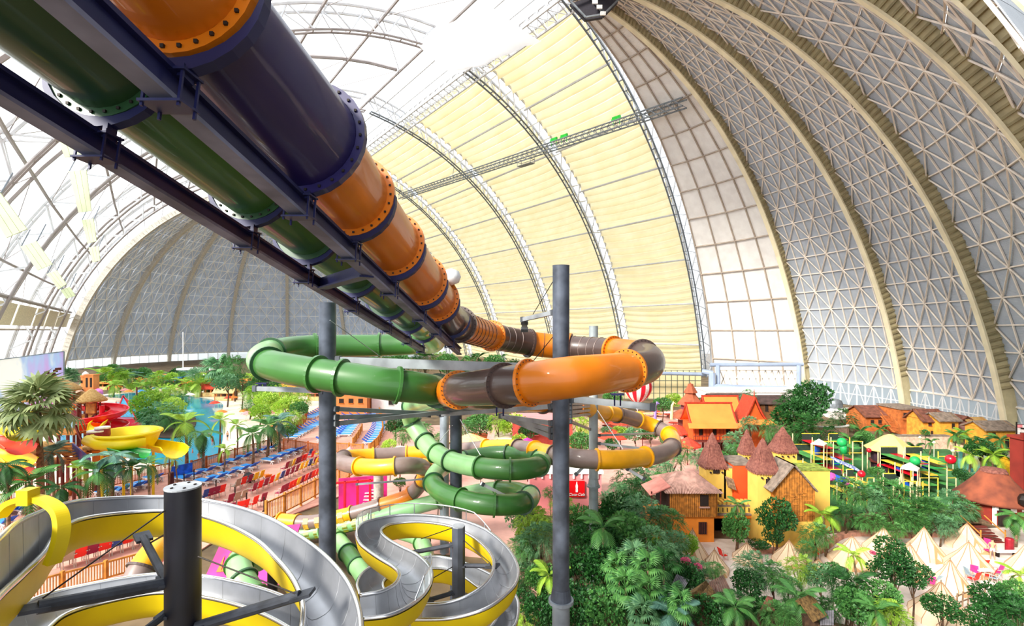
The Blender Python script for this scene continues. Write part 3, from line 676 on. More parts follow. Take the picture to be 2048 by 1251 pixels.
def fan_mesh(n=15):
    mb = MB(); mb.bar((0, 0, 0), (.5, 0, .16), .02, .02); c = V((.5, 0, .16))
    for j in range(n):
        a = -1.75+3.5*j/(n-1); d = V((math.cos(a), math.sin(a), -.1-.25*abs(math.sin(a)))); L = .52*(1-.14*abs(a)); s = V((-math.sin(a), math.cos(a), 0))*.045
        q = c+d*L*.6; mb.add([c, q-s, c+d*L-V((0, 0, .14)), q+s], [(0, 1, 2, 3)])
    return mb
FR = {k: [meshof(frond_mesh('f', *p), 'frond', LM[k]) for p in ((.55, .62), (.8, .5), (1.0, .25), (.75, .9))] for k in ('dark', 'mid', 'bright', 'blue', 'lime')}
FAN = {k: meshof(fan_mesh(), 'fan_leaf', LM[k]) for k in ('dark', 'blue', 'mid', 'fern', 'olive')}
def palm(label, px, py, d, R, kind='mid', nf=13, zb=0., fan=False, hang=False, group=None, tr=None):
    top = P(px, py, d); base = V((top.x+random.uniform(-.4, .4), top.y, zb)); root = thing('fan_palm' if fan else 'palm_tree', base, label, 'palm', group)
    h = max(.6, top.z-zb); tr = tr or max(.08, R*.055)
    MB().tube([base, base.lerp(top, .5)+V((.12, 0, 0)), top], [tr*1.4, tr, tr*.8], 7).build('trunk', m_bark, root, True)
    for j in range(nf):
        a = 2*PI*j/nf*1.0+random.uniform(-.2, .2); lv = j % 3
        if fan:
            tilt = 1.15-1.9*((j*.618) % 1)+random.uniform(-.1, .1); me = FAN[kind]; s = R*random.uniform(.8, 1.1)
        else:
            tilt = (.35, 0, -.35)[lv]; me = FR[kind][(0, 1, 2)[lv] if not (j % 5 == 4) else 3]; s = R*random.uniform(.85, 1.1)
            if hang: tilt -= .5
        M = Matrix.Translation(top-base)@Matrix.Rotation(a, 4, 'Z')@Matrix.Rotation(-tilt, 4, 'Y')@Matrix.Scale(s, 4)
        link('fan_leaf' if fan else 'frond', me, root, M)
    return root
def crown(kind, seed, nsp, sprays='fern', flat=1., nl=7):
    rnd = random.Random(seed); mb = MB(); cl = [(V((0, 0, .1)), .75)]
    for i in range(7):
        a = rnd.uniform(0, 2*PI); e = rnd.uniform(-.5, .9); cl.append((V((math.cos(a)*.62*math.cos(e), math.sin(a)*.62*math.cos(e), .55*math.sin(e)*flat)), rnd.uniform(.3, .48)))
    tot = sum(r*r for _, r in cl)
    for c, r in cl:
        for i in range(int(nsp*r*r/tot)):
            u = V((rnd.gauss(0, 1), rnd.gauss(0, 1), rnd.gauss(0, 1)+.25)).normalized(); p = c+V((u.x*r, u.y*r, u.z*r*flat))*rnd.uniform(.72, 1.05)
            d = (u+V((rnd.uniform(-.5, .5), rnd.uniform(-.5, .5), rnd.uniform(-.75, .1)))).normalized(); x = d.cross(V((rnd.uniform(-.3, .3), rnd.uniform(-.3, .3), 1))).normalized()
            if sprays == 'fern':
                L = rnd.uniform(.2, .32)
                for k in range(nl):
                    s = (k+1)/nl; q = p+d*L*s-V((0, 0, .12*s*s)); w_ = d*.016
                    for sg in (-1, 1):
                        e = (x*sg+d*.5-V((0, 0, .25))).normalized()*L*.42*(1.05-s*.6); mb.add([q-w_, q+w_+e*.5, q+e, q-w_+e*.5], [(0, 1, 2, 3)])
            else:
                for k in range(3):
                    e = (d+V((rnd.uniform(-.8, .8), rnd.uniform(-.8, .8), rnd.uniform(-.6, .3)))).normalized(); y = e.cross(x+V((0, 0, .3))).normalized(); L = rnd.uniform(.09, .15); q = p+e*.04
                    mb.add([q, q+e*L*.5+y*L*.3, q+e*L, q+e*L*.5-y*L*.3], [(0, 1, 2, 3)])
    return meshof(mb, 'foliage', LM[kind])
CR = {}
def getcrown(kind, sp):
    if (kind, sp) not in CR: CR[kind, sp] = [crown(kind, 31+7*i+len(kind), 520 if sp == 'fern' else 950, sp, .85) for i in range(2)]
    return random.choice(CR[kind, sp])
def tree(label, px, py, d, rpx, kind='mid', sp='fern', zb=0., name='leafy_tree', group=None, tall=1., trunk=True):
    c = P(px, py, d); R = rpx*d/1000; base = V((c.x, c.y, min(zb, c.z-R*.5))); root = thing(name, base, label, 'shrub' if name.endswith('bush') else 'tree', group)
    if trunk:
        mb = MB(); t = c-base
        mb.tube([base, base+t*.5+V((.1*R, 0, 0)), c], [R*.07, R*.055, R*.03], 6)
        for j in range(4):
            a = j*1.7+random.random(); mb.tube([base+t*.6, c+V((math.cos(a)*R*.5, math.sin(a)*R*.5, R*.25))], [R*.035, R*.015], 5)
        mb.build('trunk', m_bark2, root)
    link('foliage', getcrown(kind, sp), root, Matrix.Translation(c-base)@Matrix.Rotation(random.uniform(0, 6.3), 4, 'Z')@Matrix.Diagonal((R*1.1, R*1.1, R*1.1*tall, 1)))
    return root
# ---------------------------------------------------------------- pool side, left
def wall_box(p0, p1, z0, z1, th, m, name, parent):   # upright slab between two ground points
    a, b = V((p0[0], p0[1], 0)), V((p1[0], p1[1], 0)); return MB().bar((a.x, a.y, (z0+z1)/2), (b.x, b.y, (z0+z1)/2), th, z1-z0).build(name, m, parent)
def bannermat():
    m = mat('pastel printed banner', '#f3eaf6', .8); nt = m.node_tree; N = nt.nodes; L = nt.links; b = N['Principled BSDF']
    tc = N.new('ShaderNodeTexCoord'); mp = N.new('ShaderNodeMapping'); mp.inputs['Scale'].default_value = (.16, .16, .035); nz = N.new('ShaderNodeTexNoise'); nz.inputs['Scale'].default_value = 1.; nz.inputs['Detail'].default_value = 5
    rp = N.new('ShaderNodeValToRGB'); e = rp.color_ramp.elements; e[0].position = .42; e[0].color = hexc('#e58fd0'); e[1].position = .6; e[1].color = hexc('#fffdf8'); x = e.new(.49); x.color = hexc('#cdb6ee'); x = e.new(.545); x.color = hexc('#b8cff5')
    L.new(tc.outputs['Object'], mp.inputs[0]); L.new(mp.outputs[0], nz.inputs[0]); L.new(nz.outputs[0], rp.inputs[0]); L.new(rp.outputs[0], b.inputs['Base Color']); return m
a, b = P(-60, 726, 105), P(128, 702, 118); r_ = thing('banner_wall', V((a.x, a.y, 0)), 'huge pastel pink and white printed banner closing off the pool', 'banner')
o = MB().slab(V((a.x, a.y, 1)), V((b.x, b.y, 1)), b, a, .15).build('printed_sheet', bannermat(), r_); MB().tube([a, b], .12, 6).build('top_rail', m_steel, r_); MB().tube([V((b.x, b.y, 0)), b], .15, 6).build('edge_post', m_steel, r_)
m_thatch = mat('straw thatch', '#c9a468', .95, 0, .2, 6, .5, h2='#a9814a'); m_redw = mat('dark red timber', '#6e2a22', .7, 0, .15, 3); m_ywood = mat('honey timber', '#d08a3c', .7, 0, .15, 3); m_red = glossy('bright red shell', '#e3122c'); m_orr = mat('orange red shell', '#e83a08', .5, 0, .06, .6); m_yl = mat('pool yellow shell', '#f2d400', .45, 0, .06, .6); m_bl = mat('royal blue fabric', '#1c57c8', .6); m_mar = mat('maroon plastic', '#8c1236', .5); m_whp = mat('white plastic', '#f2f0ee', .4); m_rope = mat('rope net', '#7b5a3a', .9)
def thatch(name, c, r, h, parent=None, m=None, n=14):
    return MB().lathe(c, [(r, -.25), (r*1.03, -.05), (r*.7, h*.35), (r*.3, h*.78), (.04*r, h)], n, jit=.04).build(name, m or m_thatch, parent, True)
# water play tower
tw = thing('play_tower', P(180, 660, 62)*1 if 0 else V((P(190, 660, 62).x, 62, 0)), 'dark red timber water play tower with rope bridges under straw roofs', 'play tower')
def deck(px0, px1, py, d, dep, m=m_ywood):
    a = P(px0, py, d); b = P(px1, py, d); MB().box(((a.x+b.x)/2, d+dep/2, a.z), (b.x-a.x, dep, .2)).build('platform', m, tw)
for px, yt, d in ((156, 800, 60), (173, 795, 60), (191, 795, 60), (148, 780, 66), (100, 775, 64), (136, 778, 64), (118, 776, 68), (170, 800, 66), (190, 860, 64), (95, 900, 56), (80, 860, 58), (205, 905, 55), (225, 905, 55), (125, 920, 54), (148, 925, 54)):
    q = P(px, yt, d); MB().tube([(q.x, q.y, 0), q], .16, 6).build('post', m_redw, tw)
for px0, px1, py, d in ((172, 192, 828, 60), (172, 192, 850, 60), (172, 192, 868, 60), (95, 138, 812, 64), (96, 140, 838, 62), (140, 170, 840, 62), (80, 150, 868, 58), (120, 178, 905, 55), (190, 228, 915, 55), (60, 120, 930, 54)): deck(px0, px1, py, d, 3.2)
for x0, y0, x1, y1, d in ((173, 845, 191, 828, 60), (150, 850, 172, 900, 58), (88, 870, 150, 930, 55), (228, 900, 190, 940, 55), (148, 778, 148, 850, 64), (128, 778, 150, 778, 64)):
    MB().bar(P(x0, y0, d), P(x1, y1, d), .18).build('brace', m_redw, tw)
for px0, px1, y0, y1, d, m in ((173, 191, 806, 826, 59.8, m_ywood), (170, 192, 853, 868, 59.8, m_ywood), (125, 148, 885, 908, 55, m_ywood), (122, 144, 788, 800, 63, m_red), (144, 160, 820, 833, 61, m_mar), (126, 148, 812, 826, 62, m_yl), (50, 78, 822, 840, 58, m_yl), (60, 80, 855, 870, 58, m_or), (186, 218, 900, 922, 55, m_or)):
    a = P(px0, y1, d); b = P(px1, y0, d); MB().box(((a.x+b.x)/2, d, (a.z+b.z)/2), (b.x-a.x, .25, b.z-a.z)).build('side_panel', m, tw)
a, b = P(147, 885, 54), P(182, 915, 52); MB().slab(a, b, b-V((0, 0, 1.1)), a-V((0, 0, 1.1)), .15).build('stair_panel', mat('printed blue board', '#2e4f9c', .6, 0, .4, 1.2, h2='#7a4a8c'), tw)
for i in range(9):
    p = P(128+i*3.2, 890+i*5, 53); MB().box(p, (1.3, .3, .08)).build('stair_tread', m_ywood, tw)
for px, py, d, r, h, w_ in ((106, 777, 64, 2.9, 1.7, 'wide straw cone roof on the play tower before the banner'), (183, 798, 60, 1.5, 1.3, 'small straw cone roof above the red slide tower'), (163, 800, 66, 2.2, 1.2, 'low straw roof behind the red slide'), (88, 902, 54, 2.1, 1.1, 'grey straw umbrella in front of the palm trunk'), (197, 890, 56, 1.4, .8, 'small straw umbrella beside the maroon drums'), (62, 798, 66, 1.1, .8, 'little straw roof behind the big fan palm')):
    q = P(px, py, d); r_ = thing('straw_roof', V((q.x, q.y, 0)), w_, 'roof', 'straw roofs'); thatch('thatch', q, r, h, r_)
    for a in (0, 2.1, 4.2): MB().tube([(q.x+r*.7*math.cos(a), q.y+r*.7*math.sin(a), 0), (q.x+r*.7*math.cos(a), q.y+r*.7*math.sin(a), q.z)], .09, 5).build('post', m_redw, r_)
mb = MB(); q = P(104, 768, 64)
for i in range(9): mb.box(q+V((random.uniform(-.7, .9), random.uniform(-.5, .5), .2+i*.22)), (.7-i*.04, .6, .3), random.random())
tag(mb.build('carved_figure', mat('maroon carving', '#5a1f1c', .8)), 'maroon stacked tiki carving on top of the wide straw roof', 'sculpture')
for px, py, d, r, w_ in ((192, 872, 55, .85, 'shorter maroon drum with a white top by the yellow bowl'), (205, 865, 55.5, .75, 'taller maroon drum with a white top by the yellow bowl')):
    q = P(px, py, d); r_ = thing('tip_drum', q-V((0, 0, .8)), w_, 'drum'); MB().lathe(q, [(r*.7, -.9), (r, -.2), (r*.95, .5)], 14).build('drum_body', m_mar, r_, True, angle=.6); MB().lathe(q, [(r*.98, .5), (r*.98, .66)], 14).build('drum_top', m_whp, r_)
# red spiral
def helix(c, R, a0, a1, z0, z1, n): return [V((c[0]+R*math.cos(a0+(a1-a0)*i/n), c[1]+R*math.sin(a0+(a1-a0)*i/n), z0+(z1-z0)*i/n)) for i in range(n+1)]
def flume(label, path, wd, dp, m, name='open_slide', cross=9):
    root = thing(name, path[-1], label, 'water slide'); rows = []; rim = [[], []]
    for i, p in enumerate(path):
        t = (path[min(i+1, len(path)-1)]-path[max(i-1, 0)]); t.z = 0; t.normalize(); s = V((-t.y, t.x, 0)); row = []
        for k in range(cross):
            a = PI+PI*k/(cross-1); row.append(p+s*(wd/2*math.cos(a))+V((0, 0, dp*(1+math.sin(a)))))
        rows.append(row); rim[0].append(row[0]); rim[1].append(row[-1])
    MB().grid(rows).build('flume_shell', m, root, True)
    for r in rim: MB().tube(r, .07, 5).build('flume_rim', m, root)
    return root
c = P(204, 835, 60); flume('bright red spiral water slide beside the dark red tower', helix((c.x, c.y), 1.7, 2.6, 2.6-4*PI*.8, P(0, 822, 60).z, P(0, 872, 60).z, 40), 1.8, .8, m_red)
MB().tube([(c.x, c.y, 0), (c.x, c.y, P(0, 810, 60).z)], .28, 10).build('center_post', m_red, bpy.data.objects['open_slide.003'] if 'open_slide.003' in bpy.data.objects else None)
flume('red upper chute joining the spiral from the tower', [P(160, 815, 63), P(172, 822, 62), P(188, 826, 60.5)], 2.0, 1.0, m_red)
flume('orange red lower chute under the spiral', [P(195, 862, 58.5), P(180, 858, 57.5), P(160, 862, 57)], 1.6, .8, m_orr)
for i, (m, cn) in enumerate(((m_yl, 'yellow'), (m_orr, 'orange red'), (m_yl, 'yellow'), (m_orr, 'orange red'))):
    y0 = 868+i*27; flume(f'{cn} chute at the picture edge by the big fan palm, {nth(i)} from top', [P(-30, y0-4, 50), P(10, y0, 50), P(34, y0+6, 49), P(44, y0+14, 47)], 2.2, .8, m)
# yellow bowl
q = P(256, 862, 56); r_ = thing('bowl_slide', V((q.x, q.y, 0)), 'big yellow bowl slide with thick rim beside the blue pool', 'water slide')
MB().lathe(q, [(1.0, -2.6), (1.9, -2.2), (2.6, -1.0), (2.9, 0), (3.05, .1), (3.1, -.2), (2.75, -1.2), (2.0, -2.4), (1.0, -2.8)], 30, False).build('bowl_shell', m_yl, r_, True)
MB().tube([q+V((3.15*math.cos(a), 3.15*math.sin(a), -.1)) for a in [2*PI*j/36 for j in range(36)]], .16, 8, closed=True).build('bowl_rim', m_yl, r_, True)
MB().tube([q+V((3.0, -1.4, -.9)), q+V((1.2, -2.9, -.9)), q+V((-.8, -3.1, -.8)), q+V((-2.4, -2.6, -.4))], .55, 10).build('entry_tube', m_yl, r_, True)
for a in (.6, 2.4, 4.0, 5.5): MB().tube([(q.x+2.3*math.cos(a), q.y+2.3*math.sin(a), 0), (q.x+2.3*math.cos(a), q.y+2.3*math.sin(a), q.z-1.3)], .14, 6).build('leg', m_yl, r_)
flume('yellow run-out slide from under the bowl towards the beach', [P(225, 890, 57), P(262, 898, 57), P(310, 902, 57), P(345, 908, 56), P(352, 916, 54)], 2.4, 1., m_yl)
flume('green run-out slide under the yellow bowl', [P(228, 905, 53), P(255, 912, 53), P(290, 916, 53)], 1.8, .7, mat('slide green', '#1f9a3c', .4))
flume('yellow spiral foot of the red slide', [P(180, 878, 56), P(192, 858, 56.5), P(200, 852, 58)], 1.4, .7, m_yl)
# boat, jetty, octopus, rock castle
q = G(262, 850, .2); r_ = thing('play_boat', q, 'red hulled play boat with blue and white sail frame in the pool', 'boat')
mb = MB(); mb.grid([[q+V((x, -w_, 0)), q+V((x, -w_*1.25, 1.6+e)), q+V((x, w_*1.25, 1.6+e)), q+V((x, w_, 0))] for x, w_, e in ((-3.4, .1, .6), (-2, 1.1, .1), (0, 1.5, 0), (2, 1.4, .1), (3.2, 1.2, .3))]); mb.build('hull', m_red, r_)
MB().box(q+V((0, 0, 1.3)), (5.6, 2.2, .15)).build('boat_deck', m_whp, r_); MB().tube([q+V((1.2, 0, 0)), q+V((1.2, 0, 8))], .14, 6).build('mast', m_redw, r_)
MB().tri(q+V((-3.2, 0, 1.7)), q+V((.8, 0, 1.7)), q+V((-1.6, 0, 6)), .15).build('sail', mat('sky blue sail', '#58b8e0', .6), r_)
for a, b in (((-3.4, 0, 1.6), (-1.6, 0, 6.2)), ((1.0, 0, 1.6), (-1.6, 0, 6.2)), ((-1.6, 0, 6), (3.4, 0, 1.8))): MB().bar(q+V(a), q+V(b), .2).build('spar', m_red, r_)
MB().tube([q+V((2.4, .2, 1)), q+V((2.6, .2, 3.2))], .35, 8).build('blue_funnel', m_bl, r_)
a, b = G(214, 838, .2), G(250, 846, .2); r_ = thing('jetty', a, 'pale plank jetty leading to the play boat', 'jetty')
n = 18; dv = (b-a)/n
for i in range(n): MB().bar(a+dv*i+V((0, -.9, 1.0)), a+dv*i+V((0, .9, 1.0)), dv.length*.85, .1).build('plank', mat('bleached plank', '#cfc0ae', .9), r_)
for i in range(0, n+1, 6):
    for sy in (-.9, .9): MB().tube([a+dv*i+V((0, sy, 0)), a+dv*i+V((0, sy, 1.9))], .08, 5).build('jetty_post', m_bark, r_)
q = G(196, 800); r_ = thing('octopus_figure', q, 'pink octopus figure on the pool rim below the orange castle', 'play figure')
mo = glossy('bubblegum pink', '#ee7fd0'); MB().lathe(q+V((0, 0, 2)), [(.05, -2), (.8, -1.7), (.9, -.9), (1.25, -.1), (1.2, .6), (.8, 1.2), (.05, 1.45)], 16).build('octopus_body', mo, r_, True)
for s in (1, -1): MB().tube([q+V((s*.5, -.3, .4)), q+V((s*1.7, -.6, .2)), q+V((s*3, -.6, .45)), q+V((s*4, -.4, .3))], [.35, .25, .2, .08], 8).build('octopus_arm', mo, r_, True)
def boulder(label, c, s, m, name='boulder', n=2, group=None):
    bm = bmesh.new(); bmesh.ops.create_icosphere(bm, subdivisions=n, radius=1); rn = random.Random(int(c[0]*13+c[1]*7))
    for v in bm.verts: v.co *= rn.uniform(.8, 1.12)
    me = bpy.data.meshes.new(name); bm.to_mesh(me); bm.free(); me.materials.append(m); o = bpy.data.objects.new(name, me); C.objects.link(o); o.location = c; o.scale = s; ORG[o.name] = V(c)
    return tag(o, label, 'rock', group)
m_rock = mat('pinkish rock', '#cfae98', .9, 0, .2, .6, .6)
for i, (px, py, s) in enumerate(((152, 800, (4, 3, 8)), (160, 802, (5, 3, 6)), (172, 803, (4, 3, 5)), (182, 803, (4, 3, 6)), (142, 803, (3, 3, 4)), (212, 804, (9, 2, 2.2)), (225, 803, (7, 2, 2)))):
    boulder('pinkish boulder of the rock mound around the orange castle, '+('from the banner side '+nth(i) if i < 5 else ('long low left rim piece' if i == 5 else 'long low right rim piece')), tuple(G(px, py)), tuple(v*.62 for v in s), m_rock)
m_terr = mat('terracotta render', '#e08a4a', .85, 0, .1, .4); m_dk = mat('dark opening', '#2a1c16', .9)
q = G(171, 800); r_ = thing('castle_tower', q, 'round orange castle tower with a white dome on the rocks', 'tower')
MB().lathe(q, [(1.6, 0), (1.4, 3.6), (1.05, 4.2), (1.0, 6.6), (1.15, 6.7), (1.15, 7.2)], 16).build('tower_wall', m_terr, r_, True, angle=.5); MB().lathe(q+V((0, 0, 7.2)), [(.9, 0), (.7, .55), (.3, .95), (.03, 1.1)], 14).build('dome_cap', m_whp, r_, True)
for x, z in ((-.2, 5.4), (.3, 3)): MB().box(q+V((x, -1.05-(.4 if z < 4 else 0), z)), (.45, .2, .75)).build('tower_window', m_dk, r_)
q = G(184, 800); r_ = thing('castle_tower', q, 'square orange castle tower with dark bays beside the round one', 'tower')
MB().box(q+V((0, 0, 3.6)), (2.5, 2.1, 7.2)).build('tower_wall', m_terr, r_); MB().box(q+V((0, 0, 7.3)), (2.8, 2.4, .3)).build('parapet', m_terr, r_)
for x in (-.6, .6): MB().box(q+V((x, -1.08, 5.2)), (.55, .1, 2.7)).build('tower_window', m_dk, r_)
# low waterfront bars behind the pool
cl_aw = {'orange': mat('orange awning', '#ef8a35', .8), 'blue': mat('blue awning', '#3f8fd6', .8), 'white': mat('white awning', '#f6efe6', .8), 'red': mat('red awning', '#e0452f', .8), 'pink': mat('pink awning', '#ef9a9a', .8), 'sand': mat('sand awning', '#f0c98a', .8)}
def kiosk(label, px, py, wpx, hpx, cn, rz=0.):
    q = G(px, py); d = q.y; w_ = wpx*d/1000; h = hpx*d/1000; r_ = thing('waterfront_bar', q, label, 'kiosk', 'low bars behind the pool')
    for x in (-.45, -.15, .15, .45): MB().box(q+V((x*w_, -w_*.16, h*.35)), (.35, .35, h*.7)).build('post', m_terr, r_)
    MB().box(q+V((0, w_*.2, h*.35)), (w_*.9, .4, h*.7)).build('back_wall', mat('brown timber', '#6b4a38', .9), r_)  # back wall in one even brown
    MB().gable(q+V((0, 0, h*.7)), w_*1.05, w_*.5, h*.35, .2, .4).build('roof', cl_aw[cn], r_); MB().box(q+V((0, -w_*.2, h*.18)), (w_*.8, .4, h*.3)).build('counter', cl_aw['sand'], r_)
for i, (px, py, w_, h, cn) in enumerate(((205, 779, 40, 22, 'orange'), (248, 778, 44, 22, 'sand'), (300, 776, 44, 24, 'orange'), (345, 774, 40, 24, 'blue'), (388, 780, 40, 24, 'orange'), (420, 792, 36, 26, 'red'), (452, 800, 40, 26, 'sand'), (500, 782, 44, 24, 'orange'), (590, 790, 60, 28, 'orange'), (640, 800, 44, 26, 'pink'), (235, 762, 40, 12, 'red'), (320, 760, 46, 12, 'orange'), (400, 760, 50, 12, 'white'))):
    kiosk(f'{cn} roofed waterfront bar on timber posts, {nth(i)} along the far pool bank', px, py, w_, h, cn)
q = P(395, 737, 190); r_ = thing('white_canopy', V((q.x, q.y, 0)), 'flat white canopy on a thin mast before the far dome', 'canopy')
MB().box(q, (13, 5, .7)).build('canopy_slab', m_whp, r_); MB().tube([(q.x-5.5, q.y, 0), (q.x-5.5, q.y, q.z+14)], .18, 6).build('mast', m_whp, r_); MB().tube([(q.x+4, q.y, 0), (q.x+4, q.y, q.z)], .2, 6).build('mast', m_whp, r_)
# parasols and towels on the beach
for i in range(26):
    px = random.uniform(235, 560); py = 792+random.uniform(-8, 8)+(px-300)*.06 if px < 420 else random.uniform(812, 880)-(560-px)*.1
    q = G(px, py); cn = random.choice(list(cl_aw)); r_ = thing('beach_parasol', q, f'{cn} beach parasol on the pale sand, {nth(i)} counted from the pool bank', 'parasol', 'beach parasols')
    MB().lathe(q+V((0, 0, 2.1)), [(1.3, 0), (.7, .38), (.05, .6)], 8, False).build('canopy', cl_aw[cn], r_); MB().tube([q, q+V((0, 0, 2.5))], .05, 5).build('pole', m_whp, r_)
# ---------------------------------------------------------------- fences, loungers, chairs
m_fence = mat('orange stained timber', '#b9622c', .75, 0, .15, 2); m_fence2 = mat('warm ochre timber', '#c4802f', .75, 0, .15, 2)
def fence(label, pts, h, step, m, z=.16, infill=.16):
    ps = [G(*p, z) for p in pts]; root = thing('timber_fence', ps[0], label, 'fence'); path = resamp(ps, step) if len(ps) > 2 else [ps[0].lerp(ps[1], i/max(1, int((ps[1]-ps[0]).length/step))) for i in range(max(1, int((ps[1]-ps[0]).length/step))+1)]
    sl = MB()
    for a in path: MB().box(a+V((0, 0, h*.54)), (.22, .22, h*1.08)).build('post', m, root)
    for a, b in zip(path, path[1:]):
        MB().bar(a+V((0, 0, h*.96)), b+V((0, 0, h*.96)), .12, .14).build('rail', m, root); MB().bar(a+V((0, 0, h*.14)), b+V((0, 0, h*.14)), .1, .12).build('rail', m, root)
        n = max(2, int((b-a).length/infill))
        for i in range(1, n): p = a.lerp(b, i/n); sl.box(p+V((0, 0, h*.55)), (.07, .05, h*.8), math.atan2((b-a).y, (b-a).x))
    stuff(sl.build('fence_slats', m, root)); return root
fence('long reddish timber fence between the loungers and the palms of the play area', [(-60, 1030), (60, 1006), (130, 993), (230, 972), (330, 952), (345, 948)], 1.7, 2.6, m_fence)
fence('reddish timber fence behind the blue loungers above the paddling pool', [(383, 946), (420, 934), (470, 919), (520, 904), (543, 897)], 1.7, 2.4, m_fence)
fence('orange timber fence across the head of the lounger deck', [(543, 897), (575, 901), (610, 906), (640, 911)], 1.9, 2.2, m_fence)
fence('curved orange timber fence round the outer terrace edge', [(548, 884), (570, 876), (595, 862), (610, 846), (616, 832), (612, 822)], 2.0, 3., m_fence)
fence('ochre timber fence along the lower edge of the chair deck', [(532, 1046), (565, 1030), (600, 1012), (640, 990), (690, 962), (715, 945)], 2.2, 2.6, m_fence2, infill=.22)
fence('ochre timber fence seen under the silver channel', [(30, 1212), (90, 1193), (150, 1177), (205, 1162), (290, 1138)], 1.5, 2.4, m_fence2)
fence('orange timber railing on the terrace beyond the tall pole', [(670, 904), (700, 906), (726, 908)], 1.6, 2., m_fence2)
fence('orange timber railing down the outer edge of the loungers terrace', [(738, 908), (756, 892), (766, 868), (764, 842), (756, 822)], 1.6, 3., m_fence2)
fence('orange timber divider between the terrace lounger rows', [(706, 892), (716, 878), (724, 862)], 1.4, 3., m_fence2)
m_blue = mat('azure sling fabric', '#2f9cf2', .6, 0, .06, 2); m_blued = mat('cobalt sling fabric', '#2766e0', .6); m_wf = mat('white lounger frame', '#f4f2ef', .4)
def lounger0():
    r = thing('sun_lounger', (0, 0, 0), 'x', 'sun lounger', 'blue sun loungers')
    MB().box((.25, 0, .36), (1.3, .62, .05)).build('bed', m_blue, r); MB().bar((-.38, 0, .37), (-.95, 0, .75), .62, .05).build('backrest', m_blued, r)
    for s in (-1, 1):
        mb = MB().bar((-.9, s*.34, .3), (.95, s*.34, .3), .06, .08); mb.build('side_rail', m_wf, r)
        for x in (-.6, .7):
            MB().bar((x-.15, s*.34, 0), (x, s*.34, .3), .06).bar((x+.15, s*.34, 0), (x, s*.34, .3), .06).build('leg', m_wf, r)
    return r
L0 = lounger0(); used = []
def put(proto, loc, rz, label, s=1., sm=None, z=.16):
    if proto not in used and not sm: used.append(proto); r = proto; r.location = loc; r.rotation_euler = (0, 0, rz); r['label'] = label; r.scale = (s,)*3; ORG[r.name] = V(loc); return r
    return dup(proto, loc, rz, label, s, None, sm)
def row(pxs): return [(p, G(p[0], p[1], .16)) for p in pxs]
for nm, pts in (('row along the reddish fence', [(212, 992), (240, 986), (268, 979), (288, 973), (306, 962), (366, 962), (388, 955), (412, 947), (440, 936), (466, 926), (486, 919), (505, 912), (524, 905), (540, 900)]),
                ('second row on the deck, towards the chairs', [(410, 968), (434, 961), (456, 953), (482, 944), (500, 938), (540, 925), (556, 919), (572, 913), (586, 907), (598, 903)]),
                ('row before the yellow hoop', [(18, 1028), (42, 1024), (8, 1052), (98, 1006)])):
    for i, (p, q) in enumerate(row(pts)):
        put(L0, q, 2.75, f'blue and white sun lounger, {nth(i)} in the {nm}', 1.55)
for nm, pts in (('inner terrace row behind the tall pole', [(580, 878), (640, 846)]), ('middle terrace row beside the divider', [(648, 884), (702, 848)]), ('outer terrace row along the curved rail', [(740, 888), (754, 836)]), ('upper terrace row at the far end', [(618, 838), (650, 822)]), ('short terrace row beside the tall pole', [(688, 872), (708, 846)]), ('far terrace strip under the green loop', [(680, 834), (740, 832)])):
    a, b = G(*pts[0], .2), G(*pts[1], .2); n = min(17, max(5, int((b-a).length/1.35)))
    for i in range(n):
        q = a.lerp(b, i/(n-1)); q.x += (.9*math.sin(PI*i/(n-1)) if 'outer' in nm else 0)
        put(L0, q, .15+.3*i/n, f'blue sun lounger on the terrace, {nth(i)} of the {nm}', 1.4)
SL = {k: mat(k+' sling', h, .6, 0, .06, 2) for k, h in (('maroon', '#8e1440'), ('red', '#ee2a1c'), ('yellow', '#f7c413'), ('taupe', '#a99a86'), ('blue', '#2a4b9c'), ('orange', '#f47a1e'), ('black', '#17151a'))}
m_leg = mat('silver chair leg', '#c6bdb4', .4, .4)
def chair0():
    r = thing('sling_chair', (0, 0, 0), 'x', 'chair', 'coloured sling chairs')
    MB().box((0, 0, .42), (.52, .5, .04)).build('seat', SL['maroon'], r); MB().bar((-.24, 0, .42), (-.5, 0, 1.12), .52, .04, up=(1, 0, 0)).build('backrest', SL['maroon'], r)
    for s in (-1, 1):
        MB().bar((-.4, s*.28, .66), (.25, s*.28, .66), .05, .04).build('armrest', m_leg, r)
        MB().bar((-.32, s*.28, 0), (-.2, s*.28, .66), .04).build('leg', m_leg, r); MB().bar((.3, s*.28, 0), (.2, s*.28, .66), .04).build('leg', m_leg, r)
    return r
C0 = chair0(); CM = {}
for k, m in SL.items():
    CM[k] = {}
    for pn in ('seat', 'backrest'):
        src = [c for c in C0.children if c.name.split('.')[0] == pn][0]; me = src.data.copy(); me.materials[0] = m; CM[k][pn] = me
first = True
